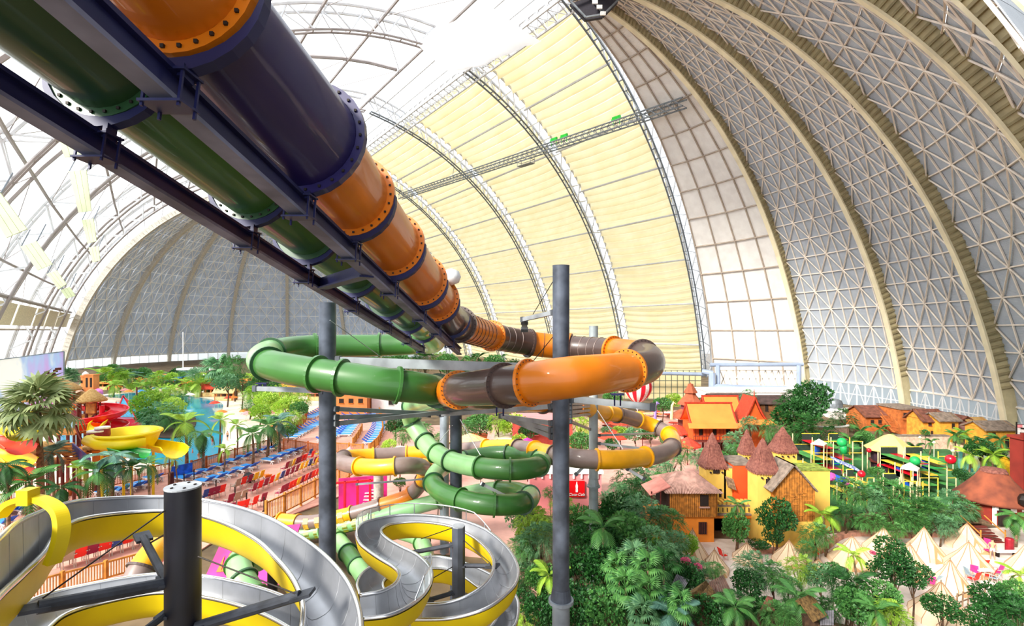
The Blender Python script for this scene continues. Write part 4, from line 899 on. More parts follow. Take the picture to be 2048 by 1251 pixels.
for nm, a, b, cols in (('row nearest the ochre fence', (558, 994), (634, 955), 'm m r r y m r m r r y'), ('second row from the ochre fence', (503, 989), (632, 930), 'm r m r y b m m m y y b m r'), ('short row below the far loungers', (568, 944), (606, 926), 'm t y m m r r'), ('row beside the orange lounger', (470, 980), (518, 962), 't r m y y'),
                       ('row of four past the black pole', (456, 1012), (484, 1003), 'm t t'), ('row of three at the channel rim', (486, 1024), (522, 1010), 'r r m'), ('row right next to the black pole', (407, 1002), (440, 992), 'b m m r'), ('pair at the head fence', (600, 922), (616, 916), 't b'),
                       ('front row seen under the silver channel', (107, 1142), (272, 1092), 't t r m r b r t'), ('back row seen under the silver channel', (150, 1104), (238, 1083), 'k y y m m'), ('row by the pole seen under the channel', (296, 1090), (318, 1082), 'm m'), ('yellow pair at the far row end', (626, 936), (636, 930), 'y y'), ('far rank before the tall pole', (590, 934), (634, 914), 'm r r y'), ('rank low against the channel', (462, 1030), (480, 1026), 'm r')):
    cl = cols.split(); A_, B_ = G(*a, .16), G(*b, .16)
    rz = math.atan2((B_-A_).y, (B_-A_).x)+PI/2
    for i, c in enumerate(cl):
        cn = {'m': 'maroon', 'r': 'red', 'y': 'yellow', 't': 'taupe', 'b': 'blue', 'k': 'black'}[c]; q = A_.lerp(B_, i/max(1, len(cl)-1))
        lb = f'{cn} sling chair, {nth(i)} in the {nm}'
        if first: C0.location = q; C0.rotation_euler = (0, 0, rz); C0['label'] = lb; C0.scale = (1.35,)*3; first = False; continue
        dup(C0, q, rz+random.uniform(-.08, .08), lb, 1.75 if 'under the channel' in lb or 'silver channel' in lb else 1.35, None, CM[cn])
# small deck things
q = G(365, 962, .16); r_ = thing('info_banner', q, 'royal blue printed banner hung on the deck fence', 'banner'); a, b = G(342, 962, .16), G(385, 952, .16)
MB().slab(a+V((0, 0, .1)), b+V((0, 0, .1)), b+V((0, 0, 1.9)), a+V((0, 0, 1.9)), .06).build('banner_sheet', mat('blue banner print', '#1a5fd0', .6, 0, .3, 1.2), r_)
tag(MB().lathe(G(342, 968, .16), [(.3, 0), (.34, .1), (.34, 1.5), (.24, 1.6)], 12).build('litter_bin', mat('brown red bin', '#4a1418', .6)), 'dark brown red litter bin beside the blue banner', 'bin')
boulder('black bundle of clothes lying on a lounger', tuple(G(498, 955, .7)), (.9, .6, .7), SL['black'], 'clothes_bundle')['category'] = 'clothes'
for i, (px, py) in enumerate(((368, 972), (432, 985), (470, 1000), (493, 1013), (528, 1022), (388, 962))):
    q = G(px, py, .16); tag(MB().tube([q, q+V((0, 0, 1.6))], .07, 6).lathe(q, [(.2, 0), (.2, .08)], 8).build('parasol_post', m_bolt), f'slim black parasol post on the pink deck, {nth(i)}', 'post', 'black posts on the deck')
q = G(535, 958, .16); lo = dup(L0, q, 2.2, 'bright orange upright sling lounger among the yellow chairs', 1.2)
for c in lo.children:
    if c.name.startswith(('bed', 'backrest')): c.data = c.data.copy(); c.data.materials[0] = SL['orange']
# ---------------------------------------------------------------- middle ground
m_mag = mat('magenta canvas and lit sheet', '#e22a8c', .6, 0, .2, .4); m_rd = mat('red frame paint', '#d81428', .5)
q = G(700, 1035); r_ = thing('magenta_booth', q, 'magenta lit booth with red posts and white stairs behind the tall pole', 'booth')
a = G(664, 1040); b = G(765, 1030)
for f in (0, .25, .5, .75, 1): p = a.lerp(b, f); MB().box(p+V((0, 0, 2)), (.22, .22, 4)).build('post', m_rd, r_)
MB().slab(a+V((0, 2, .2)), b+V((0, 2, .2)), b+V((0, 2, 3.8)), a+V((0, 2, 3.8)), .1).build('back_sheet', m_mag, r_); MB().slab(a+V((0, 0, .3)), b+V((0, 0, .3)), b+V((0, 4, .3)), a+V((0, 4, .3)), .1).build('floor_mat', m_mag, r_)  # magenta light on the booth is put into the sheet and mat colour
for i in range(8): p = a.lerp(b, .7); MB().box(p+V((.2*0, .3*i, .3+.28*i)), (1.6, .3, .1)).build('stair_tread', m_whp, r_)
MB().bar(a+V((0, 0, 3.9)), b+V((0, 0, 3.9)), .2).build('top_rail', m_rd, r_)
q = G(445, 1175); r_ = thing('painted_board', q, 'magenta painted board with orange flames under the channel loop', 'board')
a, b = P(398, 1180, 36), P(560, 1168, 36); MB().slab(a, b, b+V((0, 3.5, 3.0)), a+V((0, 3.5, 3.0)), .1).build('board_panel', m_mag, r_)
fm = MB()
for i in range(7):
    p = a.lerp(b, .12+.06*i)+V((0, .9, .85)); fm.tri(p, p+V((.35, 0, 0)), p+V((.1, .9+.3*(i % 2), .8+.25*(i % 2))), .03)
stuff(fm.build('flame_motif', m_or, r_))
q = G(1165, 1010); r_ = thing('pink_pavilion', q, 'salmon pink flat roofed building with white trim and a red advert sign', 'building')
m_pk = mat('salmon render', '#ef8f92', .85, 0, .05, .4)
a = P(1060, 1008, 54); b = P(1203, 1008, 54); zt = P(0, 946, 54).z
MB().box(((a.x+b.x)/2, 57, zt/2), (b.x-a.x, 6, zt)).build('wall', m_pk, r_); MB().box(((a.x+b.x)/2, 57, zt+.12), (b.x-a.x+.4, 6.4, .3)).build('parapet', m_whp, r_)
for i in range(9): p = a.lerp(b, .06+.11*i); MB().box((p.x, 53.9, zt-.3), (.18, .2, .45)).build('drip_finial', m_whp, r_)
q = P(1153, 977, 53.8); r_ = thing('advert_sign', q-V((0, 0, 1)), 'square red advert sign with white bottle and script on the pink building', 'sign')
MB().box(q, (1.75, .12, 1.72)).build('sign_board', mat('signal red board', '#e30613', .4, 0, .02), r_)
pr = [(0, -.55), (.13, -.55), (.145, -.35), (.12, -.15), (.15, .05), (.13, .2), (.06, .38), (.05, .52), (.065, .56), (0, .56)]
mb = MB(); o_ = q+V((.02, -.09, .22)); L_ = [(o_.x+x*.9, o_.y, o_.z+z) for x, z in pr]; R_ = [(o_.x-x*.9, o_.y, o_.z+z) for x, z in pr[::-1]]; pts = L_+R_[1:-1]
mb.add(pts+[(x, y+.04, z) for x, y, z in pts], [tuple(range(len(pts)))]+[(i, (i+1) % len(pts), (i+1) % len(pts)+len(pts), i+len(pts)) for i in range(len(pts))]); mb.build('bottle_emblem', m_whp, r_)
def text(s, c, size, m, parent, name='lettering', shear=0., rz=0.):
    cu = bpy.data.curves.new(name, 'FONT'); cu.body = s; cu.size = size; cu.align_x = 'CENTER'; cu.align_y = 'CENTER'; cu.shear = shear; cu.extrude = .02; cu.materials.append(m)
    o = bpy.data.objects.new(name, cu); C.objects.link(o); bpy.context.view_layer.update(); me = bpy.data.meshes.new_from_object(o); bpy.data.objects.remove(o)
    o = bpy.data.objects.new(name, me); C.objects.link(o); o.parent = parent; o.location = V(c)-ORG[parent.name]; o.rotation_euler = (PI/2, 0, rz); return o
text('Coca-Cola', q+V((.0, -.1, -.58)), .4, m_whp, r_, shear=.4)
# other middle-ground buildings
def house(label, px, py, wpx, hpx, dep, mw, mr, roof='gable', rh=.35, rz=0., wins=(), name='cottage', over=.5, cat='house', ridge='x'):
    q = G(px, py); d = q.y; w_ = wpx*d/1000; h = hpx*d/1000; r_ = thing(name, q, label, cat); R = Matrix.Rotation(rz, 3, 'Z')
    MB().box(q+R@V((0, dep/2, h/2)), (w_, dep, h), rz).build('wall', mw, r_)
    if roof == 'gable':
        if ridge == 'x':
            MB().gable(q+R@V((0, dep/2, h)), w_+over*2, dep, rh*w_, .2, over, rz).build('roof', mr, r_)
            for s in (-1, 1): MB().tri(q+R@V((s*w_/2, 0, h)), q+R@V((s*w_/2, dep, h)), q+R@V((s*w_/2, dep/2, h+rh*w_)), .1).build('gable_end', mw, r_)
        else:
            MB().gable(q+R@V((0, dep/2, h)), dep+over*2, w_, rh*w_, .2, over, rz+PI/2).build('roof', mr, r_)
            for y in (0, dep): MB().tri(q+R@V((-w_/2, y, h)), q+R@V((w_/2, y, h)), q+R@V((0, y, h+rh*w_)), .1).build('gable_end', mw, r_)
    elif roof == 'flat': MB().box(q+R@V((0, dep/2, h+.1)), (w_+.4, dep+.4, .3), rz).build('roof', mr, r_)
    elif roof == 'shed': MB().slab(*[q+R@V(p) for p in ((-w_/2-over, -over, h), (w_/2+over, -over, h), (w_/2+over, dep+over, h+rh*w_), (-w_/2-over, dep+over, h+rh*w_))], -.15).build('roof', mr, r_)
    for (u, v, ww, hh) in wins:
        f = MB().box(q+R@V((u*w_, -.04, v*h)), (ww*w_, .12, hh*h), rz).build('window', m_dk, r_)
        MB().box(q+R@V((u*w_, -.08, (v-hh*.55)*h)), (ww*w_*1.2, .2, .1), rz).build('window_sill', mr, f)
    return r_
m_white = mat('white render', '#efe6e2', .85, 0, .05, .4); m_thaiw = mat('vermilion timber', '#dd5a1e', .7, 0, .12, 1.2); m_org = mat('orange tile roof', '#ee8a3c', .7, 0, .05, .6)
house('white rendered house with one dark window behind the green tube', 773, 828, 60, 42, 8, m_white, m_whp, 'flat', wins=((.15, .6, .16, .3),))
house('orange timber stair building far behind the tall pole', 702, 832, 64, 44, 8, m_terr, m_or, 'flat', wins=((-.3, .7, .14, .2), (0, .7, .14, .2), (.3, .7, .14, .2)))
house('dark red cabin among bushes beyond the curved terrace', 800, 862, 40, 22, 6, mat('oxblood timber', '#7c1f22', .7), mat('grey tile roof', '#6a5a55', .8), rh=.2)
house('orange box hut behind the green spiral', 955, 905, 30, 24, 5, m_thaiw, m_thaiw, 'flat')
house('low sandstone hut with a shrub roof behind the yellow tube', 1010, 903, 40, 22, 6, mat('sandstone block', '#c9b48c', .9, 0, .15, 1), m_beach, 'flat')
house('brick red long house beyond the strut fan', 1085, 905, 120, 60, 8, mat('brick red wall', '#b4463a', .8, 0, .12, 1), m_pk, 'flat', wins=((-.3, .7, .06, .2), (-.1, .7, .06, .2), (.1, .7, .06, .2), (.3, .7, .06, .2)))
house('small timber box beside the pink terrace wall', 1063, 900, 16, 20, 3, m_bark, m_bark, 'flat')
for i, (px, py, d, r, cn) in enumerate(((800, 905, 62, 3.4, 'white'), (1055, 888, 66, 2.4, 'pink'), (1225, 868, 80, 2.6, 'red'), (1352, 858, 84, 2.8, 'red'), (1285, 858, 86, 2, 'pink'), (940, 878, 72, 3.0, 'sand'), (1375, 885, 74, 2, 'red'), (700, 905, 70, 1.5, 'pink'), (1240, 842, 98, 2.2, 'red'), (1210, 815, 100, 4.5, 'sand'), (742, 918, 60, 1.6, 'red'))):
    q = P(px, py, d); r_ = thing('market_umbrella', V((q.x, q.y, 0)), f'{cn} market umbrella, {nth(i)} of those around the central plazas', 'umbrella', 'market umbrellas')
    c_ = MB().lathe(q, [(r, -.3), (r*.5, .35), (.05, .9)], 8, False).build('canopy', cl_aw[cn] if i != 1 else m_mag, r_); MB().tube([(q.x, q.y, 0), (q.x, q.y, q.z+.8)], .08, 5).build('pole', m_redw, r_)
    MB().lathe(q, [(r*1.01, -.45), (r*1.01, -.28)], 8, False).build('valance', cl_aw[cn], c_)
for i in range(44):
    px = random.uniform(1205, 1400); py = random.uniform(826, 880); q = G(px, py); cn = random.choice(['orange', 'white', 'sand', 'red'])
    r_ = thing('cafe_table', q, f'{cn} cafe table of the crowded market square, {nth(i)} listed from the slim pole', 'table', 'cafe tables on the market square')
    MB().lathe(q+V((0, 0, .75)), [(1.1, 0), (1.1, .08)], 8).build('table_top', cl_aw[cn], r_); MB().tube([q, q+V((0, 0, .75))], .08, 5).build('table_leg', m_redw, r_)
# ---------------------------------------------------------------- village, right
m_cy = mat('sunny yellow render', '#f4c95e', .85, 0, .08, .5); m_co = mat('orange render', '#f08a2a', .85, 0, .12, .5); m_cr = mat('orange red render', '#e2541c', .85, 0, .1, .5)
m_wood = mat('split log wood', '#b9742a', .8, 0, .2, 3); m_slat = mat('pinkish slat', '#c79a8c', .8, 0, .15, 2); m_red2 = mat('reddish thatch', '#8f5a4d', .95, 0, .2, 5, .6, h2='#6f3f38'); m_shing = mat('weathered shingle', '#8a7a6e', .9, 0, .2, 2, .3)
m_tin = mat('pink tin sheet', '#d9867a', .6, 0, .1, 1.5)
def prect(px0, px1, d): return (px0-1024)/1000*d, (px1-1024)/1000*d
def zz(py, d): return 20+(660-py)/1000*d
# log lodge
d = 47; x0, x1 = prect(1340, 1428, d); r_ = thing('log_lodge', ((x0+x1)/2, d, 0), 'lodge with orange plaster ground floor and split log upper floor under slats', 'house')
zm = zz(1030, d); zt = zz(978, d); MB().box(((x0+x1)/2, d+2, zm/2), (x1-x0, 4, zm)).build('lower_wall', m_co, r_); MB().box(((x0+x1)/2, d+2, (zm+zt)/2), (x1-x0+.3, 4.3, zt-zm)).build('upper_wall', m_dk, r_)
n = 24
for i in range(n): x = x0-.1+(x1-x0+.2)*(i+.5)/n; MB().tube([(x, d-.2, zm-.05), (x+random.uniform(-.03, .03), d-.2, zt)], .095, 6).build('wall_log', m_wood, r_)
for i in range(18): y = d+4.0*i/17; MB().tube([(x1+.2, y, zm), (x1+.2, y, zt)], .11, 6).build('wall_log', m_wood, r_)
f = MB().box((x0+(x1-x0)*.75, d-.3, zm+.62*(zt-zm)), (.75, .15, 1.0)).build('window', m_dk, r_); MB().box((x0+(x1-x0)*.75, d-.36, zm+.36*(zt-zm)), (.95, .2, .1)).build('window_sill', m_slat, f)
MB().box((x0+(x1-x0)*.74, d-.05, zm*.55), (.75, .12, 1.1)).build('window', m_dk, r_); b_ = MB()
for i in range(4): b_.bar((x0+(x1-x0)*.74-.3+.2*i, d-.14, zm*.34), (x0+(x1-x0)*.74-.3+.2*i, d-.14, zm*.76), .04)
b_.build('window_bars', m_redw, r_)
zr = zz(944, d+2); E_ = [(x0-.5, d-.6, zt-.15), (x1+.5, d-.6, zt-.15), (x1+.5, d+4.8, zt-.15), (x0-.5, d+4.8, zt-.15)]; T_ = [((x0+x1)/2-.7, d+2.1, zr), ((x0+x1)/2+.9, d+2.1, zr)]
mb = MB(); mb.add(E_+T_, [(0, 1, 5, 4), (1, 2, 5), (2, 3, 4, 5), (3, 0, 4), (3, 2, 1, 0)]); mb.build('hip_roof', mat('brown roof board', '#7d5246', .9), r_)
for i in range(34):
    f = i/33; a = V(E_[0]).lerp(V(E_[1]), f); t = V(T_[0]).lerp(V(T_[1]), f); MB().bar(a+V((0, -.12, -.02)), t+V((0, 0, .08)), .085, .06).build('roof_slat', m_slat, r_)
for i in range(22):
    f = i/21; a = V(E_[1]).lerp(V(E_[2]), f); t = V(T_[1]); MB().bar(a+V((.1, 0, -.02)), a.lerp(t, .97)+V((0, 0, .08)), .07, .06).build('roof_slat', m_slat, r_)
    a = V(E_[3]).lerp(V(E_[0]), f); t = V(T_[0]); MB().bar(a+V((-.1, 0, -.02)), a.lerp(t, .97)+V((0, 0, .08)), .07, .06).build('roof_slat', m_slat, r_)
MB().slab((x0-1.9, d-.2, zz(990, d)), (x0, d-.2, zz(972, d)), (x0, d+3, zz(972, d)), (x0-1.9, d+3, zz(990, d)), -.1).build('porch_roof', m_tin, r_)
MB().box((x0-.9, d+1.4, zm-.05), (1.8, 3, .15)).build('porch_floor', m_wood, r_); MB().box((x0-.9, d+1.4, zm/2-.1), (1.4, 2.4, zm-.2)).build('porch_base', m_co, r_)
for x in (x0-1.75, x0-.9, x0-.1):
    MB().tube([(x, d-.05, zm), (x, d-.05, zz(982, d))], .07, 6).build('porch_post', m_redw, r_)
for z in (.35, .6, .85): MB().bar((x0-1.75, d-.05, zm+z), (x0-.1, d-.05, zm+z), .05).build('porch_rail', m_redw, r_)
# towers
def ctower(label, px0, px1, d, ytop, yap, zb, mw, wins=(), pegs=3):
    x0, x1 = prect(px0, px1, d); w_ = x1-x0; xc = (x0+x1)/2; zt = zz(ytop, d); za = zz(yap, d); r_ = thing('castle_turret', (xc, d+w_/2, zb), label, 'tower')
    MB().box((xc, d+w_/2, (zb+zt)/2), (w_, w_, zt-zb)).build('turret_wall', mw, r_); h = za-zt; mb = MB()
    q = [(w_*.62, -.2), (w_*.64, 0), (w_*.46, h*.3), (w_*.47, h*.3-.12), (w_*.26, h*.62), (w_*.1, h*.9), (.03, h)]
    mb.lathe((xc, d+w_/2, zt), [(r*.97, z) for r, z in q], 16, jit=.02, sq=.75); mb.build('thatch_roof', m_red2, r_)
    mb = MB()
    for j in range(40):
        a = 2*PI*j/40; sf = 1/max(abs(math.cos(a)), abs(math.sin(a)))**.75; c_, s_ = math.cos(a)*sf, math.sin(a)*sf; mb.bar((xc+w_*.63*c_, d+w_/2+w_*.63*s_, zt-.25), (xc+w_*.26*c_, d+w_/2+w_*.26*s_, zt+h*.66), .07, .05)
    stuff(mb.build('thatch_strands', m_red2, r_))
    for i in range(pegs): MB().tube([(x0+w_*(.2+.3*i), d-.18, zt-.55), (x0+w_*(.2+.3*i), d+.1, zt-.55)], .09, 7).build('beam_end', m_dk, r_)
    for u, py, ww, hh in wins: MB().box((x0+w_*u, d-.02, zz(py, d)), (ww, .12, hh)).build('turret_window', m_dk, r_)
    return r_
ctower('yellow turret with reddish thatch cone right behind the log lodge', 1413, 1452, 50, 933, 868, 0, m_cy, ((.5, 941, .65, .5), (.7, 985, .22, .8)))
ctower('tallest yellow turret at the castle front, square black window under its cone', 1515, 1557, 46.5, 943, 880, 0, m_cy, ((.58, 966, .72, .85),))
ctower('small turret at the castle back with only its top showing', 1487, 1512, 57, 905, 860, 0, m_cy)
ctower('yellow turret at the castle back beside the dark tree', 1557, 1594, 55, 902, 856, 0, m_cy)
def block(label, nm, px0, px1, d, y0, y1, dep, m, cat='wall', zb=None, cap=None):
    x0, x1 = prect(px0, px1, d); z0 = zz(y1, d) if zb is None else zb; z1 = zz(y0, d); r_ = thing(nm, ((x0+x1)/2, d+dep/2, z0), label, cat)
    MB().box(((x0+x1)/2, d+dep/2, (z0+z1)/2), (x1-x0, dep, z1-z0)).build('wall', m, r_); MB().box(((x0+x1)/2, d+dep/2, z1+.06), (x1-x0+.1, dep+.1, .14)).build('coping', cap or m_shing, r_); return r_, x0, x1, z0, z1
block('yellow castle block between the two front turrets', 'castle_block', 1448, 1468, 50, 935, 1010, 3.5, m_cy, 'building', 0)
r_, x0, x1, z0, z1 = block('red orange castle block beside the tallest turret', 'castle_block', 1468, 1512, 49.6, 930, 1010, 3.5, m_cr, 'building', 0)
a = P(1450, 952, 49.8); b = P(1466, 958, 49.8); MB().slab(a, b, b+V((0, -.7, -.9)), a+V((0, -.7, -.9)), .08).build('window_shutter', m_bark, r_)
r_, x0, x1, z0, z1 = block('yellow crenellated bridge wall between lodge and tallest turret', 'bridge_wall', 1428, 1506, 48, 1012, 1030, 1.2, m_cy)
for i in range(9): x = x0+(x1-x0)*(i+.5)/9; MB().box((x, 48.6, z1+.2), (.24, 1.1, .3)).build('merlon', m_cy, r_)
for i in range(8): x = x0+(x1-x0)*(i+1)/9; MB().box((x, 47.96, z0+.55), (.05, .12, .4)).build('arrow_slit', m_dk, r_)
block('deep red recess wall under the bridge', 'gate_recess', 1428, 1506, 50, 1032, 1080, .5, mat('deep red render', '#a8301c', .9), 'wall', 0)
block('ochre ledge under the bridge wall', 'bridge_ledge', 1428, 1506, 47.7, 1030, 1036, 1.4, m_co)
# barn
d = 45.5; x0, x1 = prect(1553, 1630, d); xc = (x0+x1)/2; r_ = thing('castle_barn', (xc, d+2, 0), 'barn end of the castle with plank gable and grey shingle roof', 'building'); ze = zz(975, d); za = zz(932, d); zm = zz(1042, d)
MB().box((xc, d+2.2, zm/2), (x1-x0, 4.4, zm)).build('lower_wall', m_cy, r_); MB().box((xc, d+2.2, (zm+ze)/2), (x1-x0, 4.2, ze-zm)).build('upper_wall', m_wood, r_)
MB().tri((x0, d+.08, ze), (x1, d+.08, ze), (xc-.3, d+.08, za), .1).build('gable_end', m_wood, r_)
n = 15
for i in range(n):
    x = x0+(x1-x0)*(i+.5)/n; f = 1-abs(x-(xc-.3))/((x1-x0)/2+.3); zt = ze+(za-ze)*max(0, f)*.95; MB().box((x, d+.02, (zm+zt)/2), (.19, .1, zt-zm)).build('plank', m_wood, r_)
for i in range(16): MB().box((x0+.3+random.random()*(x1-x0-.6), d-.06, zm+random.random()*(ze-zm)), (.5, .06, .1)).build('batten', m_wood, r_)
for sg in (-1, 1):
    e = V((xc-.3+sg*((x1-x0)/2+.3), d-.35, ze-.3)); t = V((xc-.3, d-.35, za+.12)); q = [t, t+V((0, 3.2, 0)), e+V((0, 3.2, 0)), e]; MB().slab(*(q if sg > 0 else q[::-1]), .14).build('roof_slope', m_shing, r_)
    for i in range(9): a = t.lerp(e, i/9); MB().bar(a+V((0, -.05, .1)), a+V((0, 3.2, .1)), .12, .06).build('shingle', m_shing, r_)
block('tall yellow wall of the castle back with turf on top', 'castle_wall', 1592, 1660, 50, 941, 1030, 2.5, m_cy, 'wall', 0, mat('turf', '#8a9a3c', .95, 0, .3, 3))
# Thai style houses
m_troof = mat('orange tile roof', '#ee8a3c'); m_trim = mat('red barge board', '#b5381c', .7)
def steep(label, px0, px1, d, yr, ye, ybase, run, wins=3):
    x0, x1 = prect(px0, px1, d); zr, ze = zz(yr, d+run), zz(ye, d); r_ = thing('orange_roof_house', ((x0+x1)/2, d+run, 0), label, 'house')
    for sg in (-1, 1):
        rows = []
        for i in range(9):
            f = i/8; y = d+run-sg*run*f*1.0; z = ze+(zr-ze)*(1-f)**1.35; rows.append([(x0, y, z), (x0+(x1-x0)*.5, y, z), (x1, y, z)])
        for o in (0, .18):
            pass
        mb = MB(); mb.grid(rows); mb.grid([[(p[0], p[1], p[2]-.18) for p in r][::-1] for r in rows]); mb.build('roof_slope', m_troof, r_)
        for x in (x0, x1): MB().tube([V((x, r[0][1], r[0][2])) for r in rows], .14, 5).build('barge_board', m_trim, r_)
    MB().bar((x0-.2, d+run, zr+.1), (x1+.2, d+run, zr+.1), .25).build('ridge_cap', m_trim, r_)
    MB().slab((x0-.8, d-1.2, ze-.5), (x1+.8, d-1.2, ze-.5), (x1+.6, d, ze+.1), (x0-.6, d, ze+.1), -.12).build('eave_skirt', m_troof, r_)
    zb = zz(ybase, d); MB().box(((x0+x1)/2, d+run, (zb+ze)/2), ((x1-x0)*.9, run*1.9, ze-zb)).build('wall', m_thaiw, r_)
    for x in (x0+.6, (x0+x1)/2, x1-.6):
        for y in (d+.3, d+2*run-.3): MB().tube([(x, y, 0), (x, y, zb)], .15, 6).build('stilt', m_redw, r_)
    for i in range(wins): x = x0+(x1-x0)*(i+.7)/(wins+.4); MB().box((x, d+.1, (zb+ze)/2+.2), (.6, .12, 1.3)).build('window', m_dk, r_)
    n = 12
    for i in range(n): MB().box((x0+(x1-x0)*(.05+.9*(i+.5)/n), d+.08, (zb+ze)/2), (.08, .08, ze-zb)).build('wall_rail', m_trim, r_)
    MB().bar((x0, d-1, zb+.9), (x1, d-1, zb+.9), .1).build('veranda_rail', m_redw, r_); MB().box(((x0+x1)/2, d-.4, zb), (x1-x0, 1.6, .15)).build('veranda_floor', m_redw, r_)
    for i in range(14): x = x0+(x1-x0)*i/13; MB().bar((x, d-1, zb), (x, d-1, zb+.9), .06).build('baluster', m_redw, r_)
    return r_
steep('large orange tile roofed timber house on stilts behind the castle', 1383, 1476, 79, 806, 848, 880, 2.6)
steep('second orange tile roof right behind the large stilt house', 1416, 1488, 88, 792, 828, 860, 2.6, 2)
d = 80; x0, x1 = prect(1481, 1536, d); xc = (x0+x1)/2; r_ = thing('gable_pavilion', (xc, d+2, 0), 'small pavilion with a steep swooping red gable beside the stilt house', 'house'); za, ze = zz(793, d), zz(842, d)
for sg in (-1, 1):
    rows = []
    for i in range(9): f = i/8; x = xc+sg*(x1-x0)/2*f; z = ze+(za-ze)*(1-f)**1.5; rows.append([(x, d-.3, z), (x, d+4, z)])
    MB().grid(rows).build('roof_slope', m_trim, r_); MB().tube([V(r[0]) for r in rows], .16, 5).build('barge_board', m_trim, r_)
mb = MB(); pts = []
for i in range(17): f = (i-8)/8; pts.append((xc+(x1-x0)/2*.8*f, d, ze+.3+(za-ze)*.8*(1-abs(f))**1.5))
mb.add(pts, [tuple(range(17))]); mb.build('gable_infill', m_thaiw, r_); MB().tube([(xc, d, za-.2), (xc, d, za+1.2)], [.12, .03], 5).build('finial', m_trim, r_)
MB().slab((x0-.8, d-1.2, ze-.4), (x1+.8, d-1.2, ze-.4), (x1+.2, d, ze+.2), (x0-.2, d, ze+.2), -.12).build('eave_skirt', m_troof, r_); MB().box((xc, d+2, ze/2), (x1-x0-1, 4, ze)).build('wall', m_thaiw, r_)
q = P(1381, 830, 95); r_ = thing('pagoda', V((q.x, q.y, 0)), 'three tiered reddish brown pagoda behind the orange roofs', 'tower')
m_pag = mat('red brown shingle', '#a5573a', .85, 0, .15, 1); 
for y, w_, h in ((832, 4.0, 1.9), (806, 2.5, 2.0), (783, 1.3, 1.5)): MB().lathe((q.x, q.y, zz(y, 95)), [(w_*1.02, -.15), (w_, 0), (w_*.45, h*.75), (w_*.38, h)], 8).build('tier_roof', m_pag, r_)
for y, w_, h in ((812, 1.8, 1.8), (785, .9, 1.2)): MB().lathe((q.x, q.y, zz(y, 95)-h*.6), [(w_, 0), (w_, h*1.2)], 8).build('tier_wall', mat('plum timber', '#7a3a48', .8), r_)
MB().lathe((q.x, q.y, 0), [(2.4, 0), (2.4, zz(832, 95))], 8).build('base_wall', m_redw, r_); MB().tube([(q.x, q.y, zz(776, 95)), (q.x, q.y, zz(764, 95))], [.5, .03], 6).build('spire', m_pag, r_)
house('long timber gallery house with dark brown roof under the blue pipes', 1470, 845, 80, 42, 7, mat('umber boards', '#8a5a34', .85, 0, .15, 1), mat('dark brown shingle', '#4d3a38', .9, 0, .2, 1), rh=.16, wins=((-.3, .5, .08, .3), (0, .5, .08, .3), (.3, .5, .08, .3)))
house('timber balcony house with dark brown roof next to the gallery house', 1550, 845, 56, 40, 7, mat('umber boards', '#8a5a34'), mat('dark brown shingle', '#4d3a38'), rh=.2, wins=((-.3, .75, .1, .3), (.1, .75, .1, .3), (.1, .25, .1, .3)))
# hillside shanties
m_s1 = mat('rust brown boards', '#c06a30', .85, 0, .15, 1.5); m_s2 = mat('amber boards', '#e79a38', .85, 0, .15, 1.5); m_s3 = mat('golden boards', '#e8a53a', .85, 0, .12, 1.5); m_s4 = mat('mauve boards', '#a8857c', .85, 0, .1, 1.5); m_dr = mat('rusty brown roof', '#7a4a3c', .9, 0, .2, 1.5)
house('rust brown gabled shack on posts, first up the hillside street', 1752, 862, 38, 32, 6, m_s1, m_dr, rh=.42, wins=((-.2, .6, .16, .22), (.2, .6, .16, .22)))
house('narrow amber shack attached behind the first rust brown one', 1781, 856, 18, 30, 5, m_s2, m_dr, rh=.35, wins=((0, .6, .3, .3),))
house('flat topped amber house with plants on its roof', 1824, 868, 46, 50, 6, m_s1, m_shing, 'flat', wins=((-.3, .78, .14, .16), (.0, .7, .14, .16), (.3, .72, .12, .16), (.3, .3, .12, .18)))
house('tall golden shack under a rusty pitched roof', 1869, 880, 42, 42, 4, m_s2, m_dr, rh=.42, wins=((-.22, .78, .14, .16), (.12, .78, .14, .16), (-.1, .3, .16, .3)))
house('golden shack with grey roof leaning next to the tall one', 1899, 884, 36, 46, 4, m_s3, m_shing, rh=.3, wins=((.2, .72, .14, .2), (.3, .2, .2, .3)))
house('mauve gabled house with arched window in the hillside row', 1931, 876, 38, 34, 6, m_s4, m_dr, rh=.3, wins=((.1, .45, .24, .5),), ridge='y')
house('rust shack with straw roof next to the mauve gable', 1965, 880, 32, 32, 4, m_cr, m_thatch, rh=.35, wins=((0, .5, .2, .5),))
house('golden house with dark sagging roof near the red tower', 2002, 898, 58, 42, 4, m_s3, m_shing, rh=.2, wins=((.2, .3, .12, .4), (-.25, .7, .1, .2)))
a, b = P(1769, 832, 96), P(1792, 862, 90); r_ = thing('outdoor_stair', V((b.x, b.y, 0)), 'orange brown stair flight beside the first hillside shacks', 'stair')
for i in range(12): p = a.lerp(b, i/11); MB().box(p, (1.4, .6, .18), .3).build('stair_tread', m_s1, r_)
for s in (-.8, .8): MB().bar(a+V((s, 0, .8)), b+V((s, 0, .8)), .1).build('handrail', m_s1, r_)
block('pale rosy embankment wall below the hillside street', 'embankment', 1796, 1900, 84, 872, 900, 1, mat('rosy plaster', '#e5bba6', .9), 'wall', 0)
